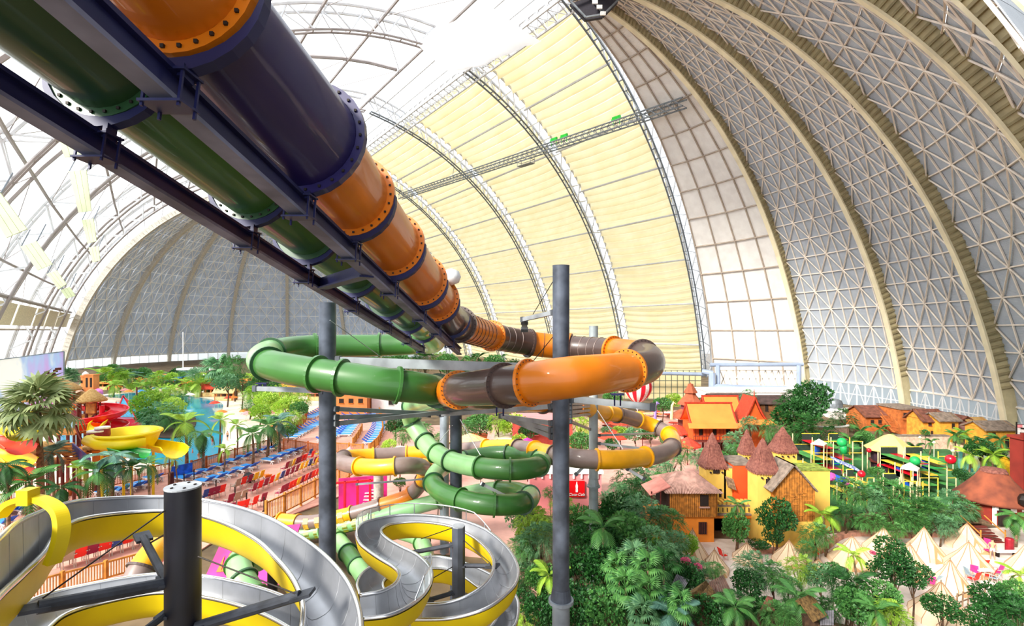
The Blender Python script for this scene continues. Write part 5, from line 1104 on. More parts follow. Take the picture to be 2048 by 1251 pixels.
# red tower, sign, hut
d = 60; x0, x1 = prect(2046, 2110, d); zt = zz(878, d); r_ = thing('red_tower', ((x0+x1)/2, d+1.6, 0), 'square dark red tower with battlements at the picture edge', 'tower'); m_rt = mat('brick red plaster', '#8e2a20', .85, 0, .1, .6)
MB().box(((x0+x1)/2, d+.8, zt/2), (x1-x0, 1.6, zt)).build('tower_wall', m_rt, r_); MB().box(((x0+x1)/2, d+.8, zt+.1), (x1-x0+.4, 2.0, .3)).build('parapet', m_rt, r_)
for i in range(6): MB().box((x0-.1+(x1-x0+.2)*i/5, d-.1, zt+.5), (.32, .3, .55)).build('merlon', m_rt, r_)
d = 62; a = P(2033, 848, d); b = P(2062, 868, d); r_ = thing('flag_sign', V((a.x, d, 0)), 'white cloth sign with black strokes and a red corner above the red tower', 'sign'); MB().slab(V((a.x, d, b.z)), V((b.x, d, b.z)), V((b.x, d, a.z)), V((a.x, d, a.z)), .05).build('sign_cloth', m_whp, r_)
for z in (a.z, b.z): MB().bar((a.x-.1, d, z), (b.x, d, z), .06).build('sign_pole', m_bolt, r_)
MB().tube([(a.x, d, 0), (a.x, d, a.z+.3)], .08, 5).build('sign_mast', m_bolt, r_)
for p0, p1 in (((.25, .62), (.85, .55)), ((.45, .62), (.85, .3)), ((.2, .15), (.9, .12))):
    f = lambda u, v: (a.x+(b.x-a.x)*u, d-.08, b.z+(a.z-b.z)*v); MB().bar(f(*p0), f(*p1), .05, .14).build('sign_stroke', m_bolt, r_)
MB().box((a.x+.35, d-.07, a.z-.2), (.6, .03, .35)).build('sign_corner', mat('faded pink print', '#e58a92', .8), r_)
q = G(2046, 985); house('little yellow house with grey boards roof at the picture edge', 2058, 958, 40, 34, 3, mat('egg yolk boards', '#f0b51e', .8), m_shing, rh=.35)
q = G(2005, 1042); q.y += 1; r_ = thing('round_hut', q, 'round dark red hut under a broad reddish brown thatched roof', 'hut'); m_hut = mat('rust streaked thatch', '#9a5238', .95, 0, .2, .7, .4, h2='#6e3a2c')
MB().lathe(q, [(2.5, 0), (2.5, 2.5)], 18).build('hut_wall', mat('oxide red wall', '#8c2a1c', .85, 0, .15, 1), r_, True, angle=.6)
MB().lathe(q+V((0, 0, 2.3)), [(3.2, -.3), (3.3, -.05), (2.5, .8), (1.6, 1.9), (1.05, 2.75), (.6, 2.95), (.1, 3.0)], 24, jit=.02).build('thatch_roof', m_hut, r_, True); MB().lathe(q+V((0, 0, 4.95)), [(1.2, 0), (1.0, .3), (.4, .42)], 16, jit=.06).build('roof_crown', m_red2, r_)
MB().box(q+V((-1.1, -2.25, 1.1)), (.9, .3, 2.1)).build('doorway', m_dk, r_); MB().box(q+V((-1.8, -2.0, 1.15)), (.2, .3, 2.3)).build('door_post', m_whp, r_)
for x, z in ((-1.6, 1.8), (-.35, 1.7), (.9, 1.7)): MB().box(q+V((x, -2.62+abs(x)*.28, z)), (.6, .06, .45)).build('notice_sheet', m_whp, r_)
tag(MB().lathe(q+V((.05, -3.4, 2.9)), [(.1, -.6), (.6, -.3), (.7, .2), (.5, .6), (.1, .8)], 10, jit=.1).build('horn_loudspeaker', m_bolt), 'black round shade hanging at the thatched hut eaves', 'lamp')
r_ = thing('hut_steps', G(1985, 1085), 'dark red timber steps from the hut down to the sand', 'stair')
for i in range(6): p = G(1984, 1086); p += V((0, .35*i, .1+.16*i)); MB().box(p, (2.2, .36, .1)).build('stair_tread', m_redw, r_)
MB().box(G(1984, 1080)+V((0, 3.6, .95)), (3.2, 3.4, .14)).build('landing', m_bark, r_)
for s in (-1.15, 1.15): MB().bar(G(1984, 1086)+V((s, -.1, .9)), G(1984, 1086)+V((s, 2.0, 1.9)), .08).build('handrail', m_ywood, r_); MB().tube([G(1984, 1086)+V((s, -.1, 0)), G(1984, 1086)+V((s, -.1, 1.3))], .06, 5).build('newel_post', m_ywood, r_)
# canopy pavilion and play frames
m_can = mat('cream canopy sheet', '#f5e29a', .7, 0, .04, .5, trans=.3); m_gp = mat('play frame green', '#1fae5a', .5); m_yp = mat('play frame yellow', '#f2d24a', .5); m_cp = mat('cream play post', '#ead9a8', .5); m_gpl = mat('green play mat', '#4c9a4a', .8, 0, .2, 1); m_net = mat('dark safety net', '#25362f', .9)
q = P(1781, 896, 70); q.z = 0; r_ = thing('canopy_pavilion', q, 'octagonal pavilion with a cream peaked canopy on slim posts', 'pavilion'); ze = zz(897, 70); za = zz(868, 70)
MB().lathe(q+V((0, 0, ze)), [(3.1, -.15), (3.15, 0), (2.0, (za-ze)*.42), (.9, (za-ze)*.85), (.3, za-ze), (.02, za-ze+.05)], 8).build('canopy', m_can, r_)
for j in range(8): a = 2*PI*(j+.5)/8; c_ = q+V((2.7*math.cos(a), 2.7*math.sin(a), 0)); MB().tube([c_, c_+V((0, 0, ze))], .08, 6).build('post', m_cp, r_); MB().box(c_*.5+q*.5+V((0, 0, .9)), (.5, .5, .9)).build('soft_block', m_mag if j % 2 else m_net, r_)
for z in (1.6, .1): MB().lathe(q+V((0, 0, z)), [(2.7, 0), (2.7, .12)], 8).build('ring_deck', m_redw, r_)
MB().lathe(q+V((0, 0, .2)), [(2.3, 0), (2.3, ze-.3)], 8).build('net_wall', mat('dark plum screen', '#3a2230', .9), r_)
def playframe(label, px0, px1, d, dep, ys, nx, ny, cols):
    x0, x1 = prect(px0, px1, d); r_ = thing('jungle_gym', ((x0+x1)/2, d+dep/2, 0), label, 'climbing frame'); zs = [zz(y, d) for y in ys]; zt = max(zs)
    for i in range(nx):
        for j in range(ny):
            x = x0+(x1-x0)*i/(nx-1); y = d+dep*j/(ny-1); t = zs[(i*2+j) % len(zs)] if (i+j) % 2 else zt
            MB().tube([(x, y, 0), (x, y, t)], .07, 6).build('post', m_cp if (i+j) % 3 else m_yp, r_)
    for k, z in enumerate(zs):
        for i in range(nx-1):
            if (i+k) % 3 == 2: continue
            xa = x0+(x1-x0)*i/(nx-1); xb = x0+(x1-x0)*(i+1)/(nx-1); m = cols[(i+k) % len(cols)]
            MB().box(((xa+xb)/2, d+dep/2, z-.9), (xb-xa, dep, .1)).build('play_deck', m, r_)
            for y in (d, d+dep): MB().bar((xa, y, z), (xb, y, z), .08).build('frame_rail', m_gp if k % 2 else m_yp, r_)
            MB().box(((xa+xb)/2, d+dep-.1, z-.7), (xb-xa, .06, 1.3)).build('net_panel', m_net, r_)
            if (i+k) % 2: MB().box(((xa+xb)/2, d+dep*.5, z-1.7), ((xb-xa)*.5, .5, 1.2)).build('soft_block', (m_red, m_net, m_mag, m_bl)[(i+k) % 4], r_)
    return r_
playframe('green and yellow climbing frame beside the castle, near the white sign', 1628, 1725, 66, 5, (905, 926, 882, 945), 6, 3, (m_gpl, m_yp, m_gpl, m_red))
playframe('low green and yellow climbing frame in front of the pavilion', 1694, 1748, 57, 3.5, (955, 972), 5, 3, (m_gpl, m_yp))
playframe('climbing frame with coloured balls near the round hut', 1822, 1912, 60, 5, (912, 935, 955, 925), 6, 3, (m_gpl, m_red, m_gpl, m_yp))
playframe('small climbing frame half hidden in trees under a white cap', 1808, 1846, 54, 3, (962, 980), 4, 3, (m_gpl, m_gpl))
def ball(label, px, py, d, r, m): tag(MB().lathe(P(px, py, d), [(.02, -r)]+[(r*math.sin(a), -r*math.cos(a)) for a in [PI*i/9 for i in range(1, 9)]]+[(.02, r)], 16).build('play_ball', m, None, True), label, 'ball', 'coloured balls on the climbing frames')
ball('green ball pod on top of the frame beside the castle', 1684, 884, 65, .6, m_gp); ball('green ball at the edge of the frame near the round hut', 1830, 921, 59, .55, m_gp); ball('shiny crimson ball on the frame near the round hut', 1901, 918, 59, .55, m_red)
ball('red ball by the low frame before the pavilion', 1723, 947, 56, .4, m_red); ball('red ball beside the pavilion foot', 1760, 931, 66, .35, m_red); ball('red ball above the pavilion stairs', 1738, 900, 67, .3, m_red); ball('yellow ball hanging under the small frame in the trees', 1817, 1009, 52, .4, m_yp); ball('green ball among leaves below the low frame', 1742, 972, 55, .4, m_gp)
r_ = thing('tube_drop', P(1687, 905, 65), 'green drop tube under the green ball pod', 'play tube'); MB().tube([P(1686, 888, 65), P(1688, 906, 65)], .42, 12).build('tube_shell', m_gp, r_, True)
a, b = P(1663, 953, 55), P(1691, 962, 55); r_ = thing('crawl_tube', a-V((0, 0, .6)), 'blue crawl tube with pink end rings beside the castle wall', 'play tube'); MB().tube([a, b], .4, 14).build('tube_shell', m_bl, r_, True)
for p in (a, b): MB().tube([p-(b-a).normalized()*.14, p+(b-a).normalized()*.14], .46, 14).build('end_ring', mat('hot pink ring', '#e35ab0', .5), r_)
a, b = P(1674, 920, 62), P(1722, 941, 60); tag(MB().slab(a, b, b+V((0, 1.2, .25)), a+V((0, 1.2, .25)), .2).build('net_slide', mat('dotted navy net', '#24398f', .7, 0, .5, 5, h2='#c9d2f2')), 'sloping navy dotted net chute on the climbing frame', 'net')
r_ = thing('curved_parapet', G(1680, 905), 'curved rosy parapet building with small lettered signs above the climbing frame', 'building'); c_ = P(1682, 880, 88)
for i in range(10):
    a0, a1 = PI*1.08+PI*.84*i/10, PI*1.08+PI*.84*(i+1)/10; f = lambda a: V((c_.x+4.3*math.cos(a), c_.y+5+2.5*math.sin(a), 0))
    p0, p1 = f(a0), f(a1); MB().bar(p0+V((0, 0, 1.2)), p1+V((0, 0, 1.2)), .3, 2.4).build('wall_bay', m_pk if 0 else mat('rosy beige plaster', '#d0a596', .9), r_); MB().bar(p0+V((0, 0, 2.5)), p1+V((0, 0, 2.5)), .5, .2).build('coping', m_whp, r_)
for s, px, py, dd, w_, h in (('ASIA', 1668, 875, 79.5, 2.2, .6), ('TRATT', 1661, 894, 76, 2.9, .7)):
    q = P(px, py, dd); o = MB().box(q, (w_, .1, h)).build('name_board', m_whp, r_); text(s, q+V((0, -.07, 0)), .5, m_bolt, r_)
for px, py in ((1638, 886), (1820, 935)):
    q = P(px, py, 66 if px < 1700 else 56); r_ = thing('cap_canopy', V((q.x, q.y, 0)), 'white pyramid cap on posts '+('at the outer corner of the castle side frame' if px < 1700 else 'over the small frame in the trees'), 'canopy')
    MB().lathe(q, [(1.1, -.1), (1.1, 0), (.05, .6)], 4).build('cap', m_whp, r_)
    for a in (0, PI/2, PI, 1.5*PI): MB().tube([(q.x+1.05*math.cos(a), q.y+1.05*math.sin(a), 0), (q.x+1.05*math.cos(a), q.y+1.05*math.sin(a), q.z)], .05, 5).build('post', m_cp, r_)
struct(patch('turquoise_water', mat('turquoise water', '#35bdb8', .1, 0, .15, .3), g2((1916, 905), (1950, 898), (1975, 912), (1972, 940), (1950, 948), (1918, 938)), .14, None, True))
q = P(1275, 772, 92); r_ = thing('striped_balloon', q-V((0, 0, 4)), 'red and white striped balloon behind the brown tube bend', 'balloon'); R = 2.7; n = 20
for j in range(n):
    rows = []
    for k_ in range(15):
        t = k_/14; a = PI*(.5-t) ; rr = R*math.cos(a)*(1 if t < .55 else 1-.25*((t-.55)/.45)) + (.22 if t > .97 else 0); z = R*math.sin(a)*(1 if t < .55 else 1.12)
        rows.append([q+V((rr*math.cos(2*PI*(j+u)/n), rr*math.sin(2*PI*(j+u)/n), z)) for u in (0, .5, 1)])
    MB().grid(rows).build('balloon_gore', mat('balloon red', '#d8122c', .5) if j % 2 else m_whp, r_, True)
MB().lathe(q+V((0, 0, -4.2)), [(.28, 0), (.22, 1.2)], 8).build('balloon_neck', m_whp, r_); MB().tube([(q.x, q.y, 0), q-V((0, 0, 4.0))], .06, 5).build('mooring_mast', m_whp, r_)
for px, cn, hx in ((1310, 'lilac', '#9a86d8'), (1343, 'cream', '#f0dca0')):
    q = P(px, 838, 88); q.z = max(0, q.z); tag(MB().tube([q, q+V((.1, 0, 2.4)), q+V((.4, 0, 3.0)), q+V((.75, 0, 2.7))], [.28, .24, .2, .1], 7).build('pennant', mat(cn+' cloth', hx, .8)), f'{cn} curved pennant on the market square', 'flag')
# glass wall, pipes and ducts at the foot of the hall
w4 = sroot('window_4', P(1320, 798, 145)); fr = MB(); A_, B_ = P(1236, 798, 145), P(1402, 798, 145); A_.z = B_.z = 0
for i in range(14):
    a = A_.lerp(B_, i/14); b = A_.lerp(B_, (i+1)/14)
    for k_ in range(4): MB().slab(a+V((0, 0, 1.8*k_)), b+V((0, 0, 1.8*k_)), b+V((0, 0, 1.8*k_+1.8)), a+V((0, 0, 1.8*k_+1.8)), .05).build('window_pane', m_mem, w4)
    fr.bar(a, a+V((0, 0, 8.4)), .16)
for z in (.1, 1.8, 3.6, 5.4, 7.2, 8.4): fr.bar(A_+V((0, 0, z)), B_+V((0, 0, z)), .14)
stuff(fr.build('window_frame', mat('dark mullion', '#5d6a5c', .6), w4))
m_pipe = mat('blue grey duct', '#9aa9c4', .5, .1, .06, .3)
r_ = sroot('trim_90', P(1500, 780, 138))
for a, b, r in ((P(1236, 744, 140), P(1412, 748, 140), .5), (P(1420, 729, 140), P(1606, 728, 138), .55), (P(1424, 774, 138), P(1628, 781, 136), 1.0), (P(1424, 745, 138), P(1424, 776, 138), .9), (P(1436, 730, 139), P(1436, 774, 139), .6), (P(1598, 730, 137), P(1598, 776, 137), .6), (P(1404, 742, 139), P(1426, 746, 138), .7)): MB().tube([a, b], r, 10).build('duct', m_pipe, r_)
br = MB()
for i in range(12):
    a = P(1440+13.*i, 740, 141); b = P(1440+13.*i, 774, 141); c_ = P(1453+13.*i, 740, 141); e = P(1453+13.*i, 774, 141); br.bar(a, e, .22); br.bar(b, c_, .22); br.bar(a, c_, .2)
stuff(br.build('lattice_bars', m_bar, r_))
house('white service building below the blue grey ducts', 1530, 818, 220, 34, 10, m_white, m_whp, 'flat', name='service_building', cat='building')
r_ = thing('air_duct', P(1660, 830, 118), 'grey curved air duct hood beside the white service wall', 'duct'); MB().tube([P(1652, 832, 118), P(1652, 812, 118), P(1662, 806, 118), P(1676, 810, 116)], 1.4, 10).build('duct_hood', m_steel, r_, True)
house('low white service hall beside the air duct', 1705, 838, 70, 14, 5, m_white, m_whp, 'flat', name='service_building', cat='building')
# ---------------------------------------------------------------- camp
m_tent = mat('cream tent canvas', '#ecd0b0', .9, 0, .05, .7, trans=.06); m_flap = mat('tan tent flap', '#c8966a', .85, 0, .08, .7); m_seam = mat('tan seam tape', '#a67c5a', .85)
def tent(label, px, ya, yb, hw, rz=0.):
    b = G(px, yb, .1); d = b.y; b.y += .2; R = hw*d/1000; H = max(1.2, zz(ya, d)-.1); r_ = thing('bell_tent', b, label, 'tent', None); n = 10; sh = MB()
    prof = [(R, 0), (R*.97, .35), (R*.42, .35+(H-.35)*.52), (R*.05, H-.06), (.01, H)]
    mb = MB()
    rows = []
    for i in range(n+1):
        a = rz+2*PI*i/n; rows.append([b+V((r*math.cos(a), r*math.sin(a), z)) for r, z in prof])
    for i in range(n): MB().grid([rows[i], [(p+q)/2-V((0, 0, .05 if 1 < j < 3 else 0)) for j, (p, q) in enumerate(zip(rows[i], rows[i+1]))], rows[i+1]]).build('canvas_panel', m_tent, r_)
    for i in range(n): mb.tube(rows[i], .025, 4)
    stuff(mb.build('seams', m_seam, r_))
    a = rz+4.4; c_, s_ = math.cos(a), math.sin(a); u = V((-s_, c_, 0)); o_ = b+V((c_*R*1.02, s_*R*1.02, 0)); MB().tri(o_-u*R*.45, o_+u*R*.45, b+V((c_*R*.55, s_*R*.55, H*.55)), .05).build('door_flap', m_flap, r_)
    MB().tube([b+V((0, 0, H-.1)), b+V((0, 0, H+.15))], .03, 5).build('tent_pole', m_bark, r_)
    return r_
for args in (('large cream tent with tan porch at the orange lodge corner', 1387, 1060, 1122, 34), ('cream tent with an open tan flap below the lodge', 1431, 1100, 1144, 28, .4), ('small tent half hidden behind a bush near the pink flowers', 1413, 1127, 1152, 16, .2), ('white tent below the castle entrance', 1496, 1086, 1122, 28), ('white tent seen through leaves under the tallest turret', 1581, 1082, 1124, 32, .3),
             ('wide white tent behind the banana palm on the sand', 1708, 1074, 1126, 44, .1), ('cream tent beneath the feathery trees at the planted bank', 1770, 1055, 1104, 36), ('cream tent with a pink door flap in the back row', 1852, 1056, 1112, 36, .5), ('ribbed cream tent next to the hut steps', 1938, 1048, 1094, 36, .2), ('ribbed cream tent standing in front of the steps tent', 1942, 1085, 1140, 42, .35),
             ('tent half behind the dark tree in the camp centre', 1824, 1090, 1150, 38, .15), ('cream tent with parted flap beside the red chairs', 1905, 1121, 1178, 34, .6), ('big tent nearest the bamboo railing', 1887, 1166, 1240, 56, .3), ('tent top behind the bamboo railing', 1924, 1218, 1275, 36), ('white tent cut by the picture edge', 2062, 1085, 1150, 40), ('small tent peak behind the centre bush', 1640, 1118, 1150, 22)):
    tent(*args)
for i, (px, py, cn, rz) in enumerate(((1859, 1174, 'pink', 1.2), (1874, 1172, 'grey blue', 1.5), (1949, 1152, 'pink', .8), (1945, 1166, 'red', 1.8), (1963, 1140, 'red', 1.6), (1978, 1160, 'red', 2.2), (1992, 1152, 'pink', 2.8), (1980, 1098, 'pink', .4), (1943, 1160, 'grey blue', 0.), (1988, 1164, 'grey blue', 2.2), (1632, 1114, 'red', 1.), (1447, 1118, 'red', .3), (1976, 1108, 'pink', 2.))):
    key = {'pink': 'pk', 'red': 'red', 'grey blue': 'gb'}[cn]
    if key not in CM:
        mm = mat('hot pink sling', '#f03a92', .6) if key == 'pk' else mat('grey blue sling', '#9db8c8', .6); CM[key] = {}
        for pn in ('seat', 'backrest'): me = CM['red'][pn].copy(); me.materials[0] = mm; CM[key][pn] = me
    dup(C0, G(px, py, .1), rz, f'{cn} camp chair on the white sand, '+('beside ' if i < 99 else '')+('the centre tree', 'the centre tree', 'the white table, towards the tents', 'the white table, nearest the flap tent', 'the back of the white table', 'the front of the white table', 'the white table, on the open side', 'the hut steps', 'the flap tent, low', 'the white table, low end', 'the stone kerb under the castle', 'the lodge tents', 'the hut steps, second one')[i], .95, 'camp chairs', CM[key])
q = G(1965, 1155, .1); r_ = thing('camp_table', q, 'small white table among the pink and red camp chairs', 'table'); MB().box(q+V((0, 0, .7)), (1.1, .7, .06)).build('table_top', m_whp, r_)
for x in (-.45, .45):
    for y in (-.28, .28): MB().tube([q+V((x, y, 0)), q+V((x, y, .7))], .03, 5).build('leg', m_whp, r_)
tag(MB().lathe(G(2019, 1102, .1), [(.28, 0), (.32, .1), (.32, 1.1), (.25, 1.2)], 12).build('litter_bin', mat('crimson bin', '#9a1226', .5)), 'dark crimson litter bin on the sand near the steps', 'bin')
q = G(2012, 1112, .1); r_ = thing('camp_bench', q, 'white slatted bench on the sand beside the crimson bin', 'bench'); MB().box(q+V((0, 0, .45)), (2.0, .45, .06)).build('seat', m_whp, r_)
for x in (-.8, .8): MB().box(q+V((x, 0, .22)), (.1, .4, .44)).build('leg', m_bolt, r_)
r_ = thing('bamboo_railing', G(1935, 1230), 'bamboo railing with crossed poles between the big tent and the bushes', 'fence'); a, b = G(1912, 1235), G(1968, 1215)
for i in range(6): p = a.lerp(b, i/5); MB().tube([p, p+V((.1, 0, 1.7))], .05, 6).build('bamboo_post', m_bark, r_)
for z in (.5, 1.0, 1.5): MB().tube([a+V((0, 0, z)), b+V((0, 0, z+.08))], .045, 6).build('bamboo_rail', m_bark, r_)
r_ = thing('kerb_wall', G(1600, 1110), 'low rosy stone kerb winding between the castle bushes and the sand', 'wall'); kp = [G(x, y) for x, y in ((1480, 1112), (1540, 1106), (1600, 1110), (1640, 1106), (1680, 1078), (1720, 1072), (1800, 1076), (1860, 1074), (1925, 1072))]; kp = resamp(spline(kp, 6), .55)
m_kerb = mat('rosy kerb stone', '#c9917c', .9, 0, .2, 1.5)
for a, b in zip(kp, kp[1:]): MB().bar(a.lerp(b, .04)+V((0, 0, .25)), a.lerp(b, .96)+V((0, 0, .25+random.uniform(-.03, .03))), .5, .5).build('kerb_stone', m_kerb, r_)
r_ = thing('long_planter_wall', G(1800, 1050), 'dark timber retaining wall under the feathery trees', 'wall'); a, b = G(1700, 1056), G(1960, 1050)
MB().bar(a+V((0, 0, .5)), b+V((0, 0, .5)), .3, 1.0).build('wall', m_bark2, r_)
for i in range(2): MB().bar(a+V((0, -.05, .8+.35*i)), b+V((0, -.05, .8+.35*i)), .12, .12).build('rail', m_bark, r_)
def plankroof(label, p0, p1, p2, p3, m, n=9):
    a, b, c_, e = p0, p1, p2, p3; r_ = thing('plank_roof', V((a.x, a.y, 0)), label, 'roof')
    for i in range(n):
        f0, f1 = i/n+.01, (i+1)/n-.01; MB().slab(a.lerp(b, f0), a.lerp(b, f1), e.lerp(c_, f1), e.lerp(c_, f0), -.08).build('plank', m, r_)
    for p in (a, b): MB().tube([V((p.x, p.y, 0)), p], .1, 5).build('post', m_bark2, r_)
    return r_
plankroof('grey plank roof slope beside the fan palms', P(1330, 1196, 31), P(1352, 1204, 31), P(1378, 1160, 32.5), P(1352, 1148, 32.5), mat('silver grey plank', '#8b8790', .85, 0, .2, 2))
plankroof('brown plank gable slope under the small bush', P(1418, 1192, 31), P(1466, 1188, 31), P(1447, 1150, 32.5), P(1418, 1166, 32.5), mat('dark brown plank', '#6b4c42', .85, 0, .2, 2))
plankroof('reddish plank gable in the shade of the bottom bushes', P(1518, 1222, 30), P(1550, 1222, 30), P(1545, 1196, 31), P(1534, 1192, 31), mat('dull red plank', '#8a4c40', .85, 0, .2, 2), 5)
plankroof('grey boards roof at the bottom edge under the straw roof', P(1640, 1250, 28), P(1668, 1250, 28), P(1668, 1222, 29.5), P(1642, 1224, 29.5), mat('silver grey plank', '#8b8790'), 6)
q = P(1612, 1215, 29); r_ = thing('straw_roof', V((q.x, q.y, 0)), 'shaggy straw roof with dark planks among the bottom palms', 'roof'); MB().gable(q, 1.1, 1.5, .7, .25, .15, .5).build('thatch', mat('old brown straw', '#7d6038', .95, 0, .3, 7, .6), r_); MB().box((q.x, q.y, q.z/2-.1), (.8, 1.1, q.z-.2)).build('hut_wall', m_bark2, r_)
q = P(1405, 1195, 30); r_ = thing('straw_roof', V((q.x, q.y, 0)), 'straw covered roof overgrown by a creeper beside the grey planks', 'roof'); MB().gable(q, 1.3, 1.6, .8, .25, .15, .9).build('thatch', mat('old brown straw', '#7d6038'), r_); MB().box((q.x, q.y, q.z/2-.1), (.9, 1.2, q.z-.2)).build('hut_wall', m_bark2, r_)
r_ = thing('bridge_railing', G(1060, 1200), 'pale timber railing of a footbridge beside the silver slide', 'fence'); a, b = P(1040, 1148, 36), P(1078, 1178, 33)
for i in range(4): MB().bar(a-V((0, 0, .28*i)), b-V((0, 0, .28*i)), .09, .07).build('rail', m_slat, r_)
for i in range(4): p = a.lerp(b, i/3); MB().bar(p+V((0, 0, .2)), p-V((0, 0, 2.0)), .12).build('post', m_slat, r_)
tag(MB().bar(a-V((0, 0, 1.5)), b-V((0, 0, 1.5)), 2.2, .15).build('footbridge', m_slat), 'pinkish plank footbridge under the pale timber railing', 'bridge')
# ---------------------------------------------------------------- overhead gear
def onarch(s, px):                       # the place on arch s whose lower chord shows at px
    return min((aR(s, .2+i*.002) for i in range(680)), key=lambda p: abs(1024+1000*p.x/p.y-px))
a, b = P(1283, 226, 142), P(806, 387, 253); e = a+(a-b)*.094; s0 = b+(b-a)*.02
r_ = thing('gantry_girder', a, 'long grey lattice girder hung under the arches', 'gantry'); dv = (e-s0); dn = dv.normalized(); sx = dn.cross(V((0, 0, 1))).normalized()
for x, z in ((-1, 0), (1, 0), (-1, -2.2), (1, -2.2)): MB().tube([s0+sx*x+V((0, 0, z)), e+sx*x+V((0, 0, z))], .22, 6).build('girder_chord', m_steel, r_)
n = 60; lat = MB()
for i in range(n):
    p, q = s0+dv*(i/n), s0+dv*((i+1)/n)
    for x in (-1, 1): lat.bar(p+sx*x, q+sx*x+V((0, 0, -2.2)), .16); lat.bar(p+sx*x, p+sx*x+V((0, 0, -2.2)), .14)
    lat.bar(p-sx, q+sx, .12); lat.bar(p-sx+V((0, 0, -2.2)), p+sx+V((0, 0, -2.2)), .12)
stuff(lat.build('girder_lattice', m_steel, r_))
for s_, px in ((0, 1283), (.2, 1085), (.434, 905), (.685, 812)):
    p = min((s0+dv*(i/400) for i in range(401)), key=lambda p: abs(1024+1000*p.x/p.y-px)); MB().tube([p, min((aR(s_, .2+i*.004) for i in range(340)), key=lambda q: (q-p).length)], .12, 5).build('hanger_rod', m_steel, r_)
def along(px): return min((s0+dv*(i/400) for i in range(401)), key=lambda p: abs(1024+1000*p.x/p.y-px))
m_gm = mat('signal green paint', '#14c832', .45)
for px, w_ in ((1107, 'left of the pair above the work cage'), (1128, 'right of the pair above the work cage'), (1233, 'alone near the girder end')):
    p = along(px)+V((0, 0, .7)); q = thing('hoist_motor', p, f'bright green hoist motor on the girder, {w_}', 'motor', 'green hoists')
    MB().bar(p-dn*1.6, p+dn*1.6, .9, .5).build('motor_housing', m_gm, q); MB().tube([p-dn*1.4+V((0, 0, .6)), p+dn*1.4+V((0, 0, .6))], .4, 8).build('motor_drum', m_gm, q)
    for f in (-1.2, 1.2): MB().tube([p+dn*f, p+dn*f-V((0, 0, 1.8))], .12, 5).build('hanger_rod', m_gm, q)
p = along(1052); q = thing('work_cage', p, 'grey open work cage hanging below the lattice girder', 'work platform'); c0 = p-V((0, 0, 4.6))
cor = [c0+dn*x+sx*y for x, y in ((-3.6, -1), (3.6, -1), (3.6, 1), (-3.6, 1))]
for i in range(4):
    MB().bar(cor[i], cor[(i+1) % 4], .18).build('cage_rail', m_steel, q); MB().bar(cor[i]+V((0, 0, 1.4)), cor[(i+1) % 4]+V((0, 0, 1.4)), .16).build('cage_rail', m_steel, q); MB().bar(cor[i], cor[i]+V((0, 0, 2.4)), .18).build('cage_post', m_steel, q)
MB().slab(cor[0], cor[1], cor[2], cor[3], .1).build('cage_floor', m_steel, q)
# draped white cloth
tl, tr, br_, bl = P(838, 92, 128), P(962, 2, 118), P(1082, 82, 122), P(905, 150, 126); rows = []
for i in range(17):
    u = i/16; row = []
    for j in range(17):
        v = j/16; q = tl.lerp(tr, u).lerp(bl.lerp(br_, u), v); sag = math.sin(PI*u)*math.sin(PI*min(1, v*1.0))*5.; row.append(q-V((0, 0, sag+.25*math.sin(u*23+v*5)))) 
    rows.append(row)
tag(MB().grid(rows).build('white_cloth', mat('white hung sheet', '#fbfafa', .8, 0, .01, .3, trans=.5), None, True), 'large white draped cloth hanging from the crown truss', 'cloth')
# black rig at the top
p = P(1178, 12, 112); r_ = thing('lighting_rig', p, 'dark square lighting rig under the dome crown', 'lighting rig'); m_rig = mat('black rig', '#2b2833', .6)
for a, b, c_, e in (((1140, 8), (1170, 40), (1206, 34), (1176, -6)), ((1172, -8), (1208, 32), (1236, 4), (1224, -12))):
    q4 = [P(*x, 112) for x in (a, b, c_, e)]; MB().slab(*q4, .8).build('rig_panel', m_rig, r_)
    for i in range(4): MB().bar(q4[i]-V((0, 1, 0)), q4[(i+1) % 4]-V((0, 1, 0)), .35).build('rig_frame', m_steel, r_)
for x, y in ((1190, 4), (1199, 14), (1206, 27)): MB().box(P(x, y, 110.5), (1.2, .3, .8)).build('rig_lamp', m_whp, r_)
# perforated radiant panels on the left-hand arches
m_rad = mat('pale green radiant panel', '#cdd5ac', .6, 0, .03, .5, trans=.1)
def rad(label, q4, d):
    q4 = [P(x, y, d) for x, y in q4]; r_ = thing('radiant_panel', q4[3], label, 'ceiling panel', 'hanging radiant panels'); n = 3
    for i in range(n):
        f0, f1 = i/n+.01, (i+1)/n-.01; MB().slab(q4[0].lerp(q4[1], f0), q4[0].lerp(q4[1], f1), q4[3].lerp(q4[2], f1), q4[3].lerp(q4[2], f0), .2).build('panel_strip', m_rad, r_)
    for i in (0, 1): MB().tube([q4[i], q4[i]+V((0, 2, 4))], .12, 5).build('hanger', m_steel, r_)
for i, (q4, d) in enumerate((([(82, 145), (128, 142), (152, 230), (110, 226)], 90), ([(112, 258), (158, 262), (167, 312), (130, 315)], 100), ([(138, 343), (174, 340), (184, 422), (158, 425)], 120), ([(164, 440), (188, 437), (194, 482), (176, 487)], 140), ([(178, 495), (198, 492), (201, 520), (186, 525)], 155))):
    rad(f'pale green hanging radiant panel, {nth(i)} from top in the upper string', q4, d)
for i, (q4, d) in enumerate((([(-30, 400), (2, 385), (56, 458), (14, 476)], 85), ([(42, 493), (74, 482), (106, 528), (76, 541)], 105), ([(94, 548), (114, 540), (134, 568), (118, 578)], 125), ([(122, 580), (140, 573), (152, 591), (134, 597)], 140))):
    rad(f'pale green hanging radiant panel, {nth(i)} from top in the lower string', q4, d)
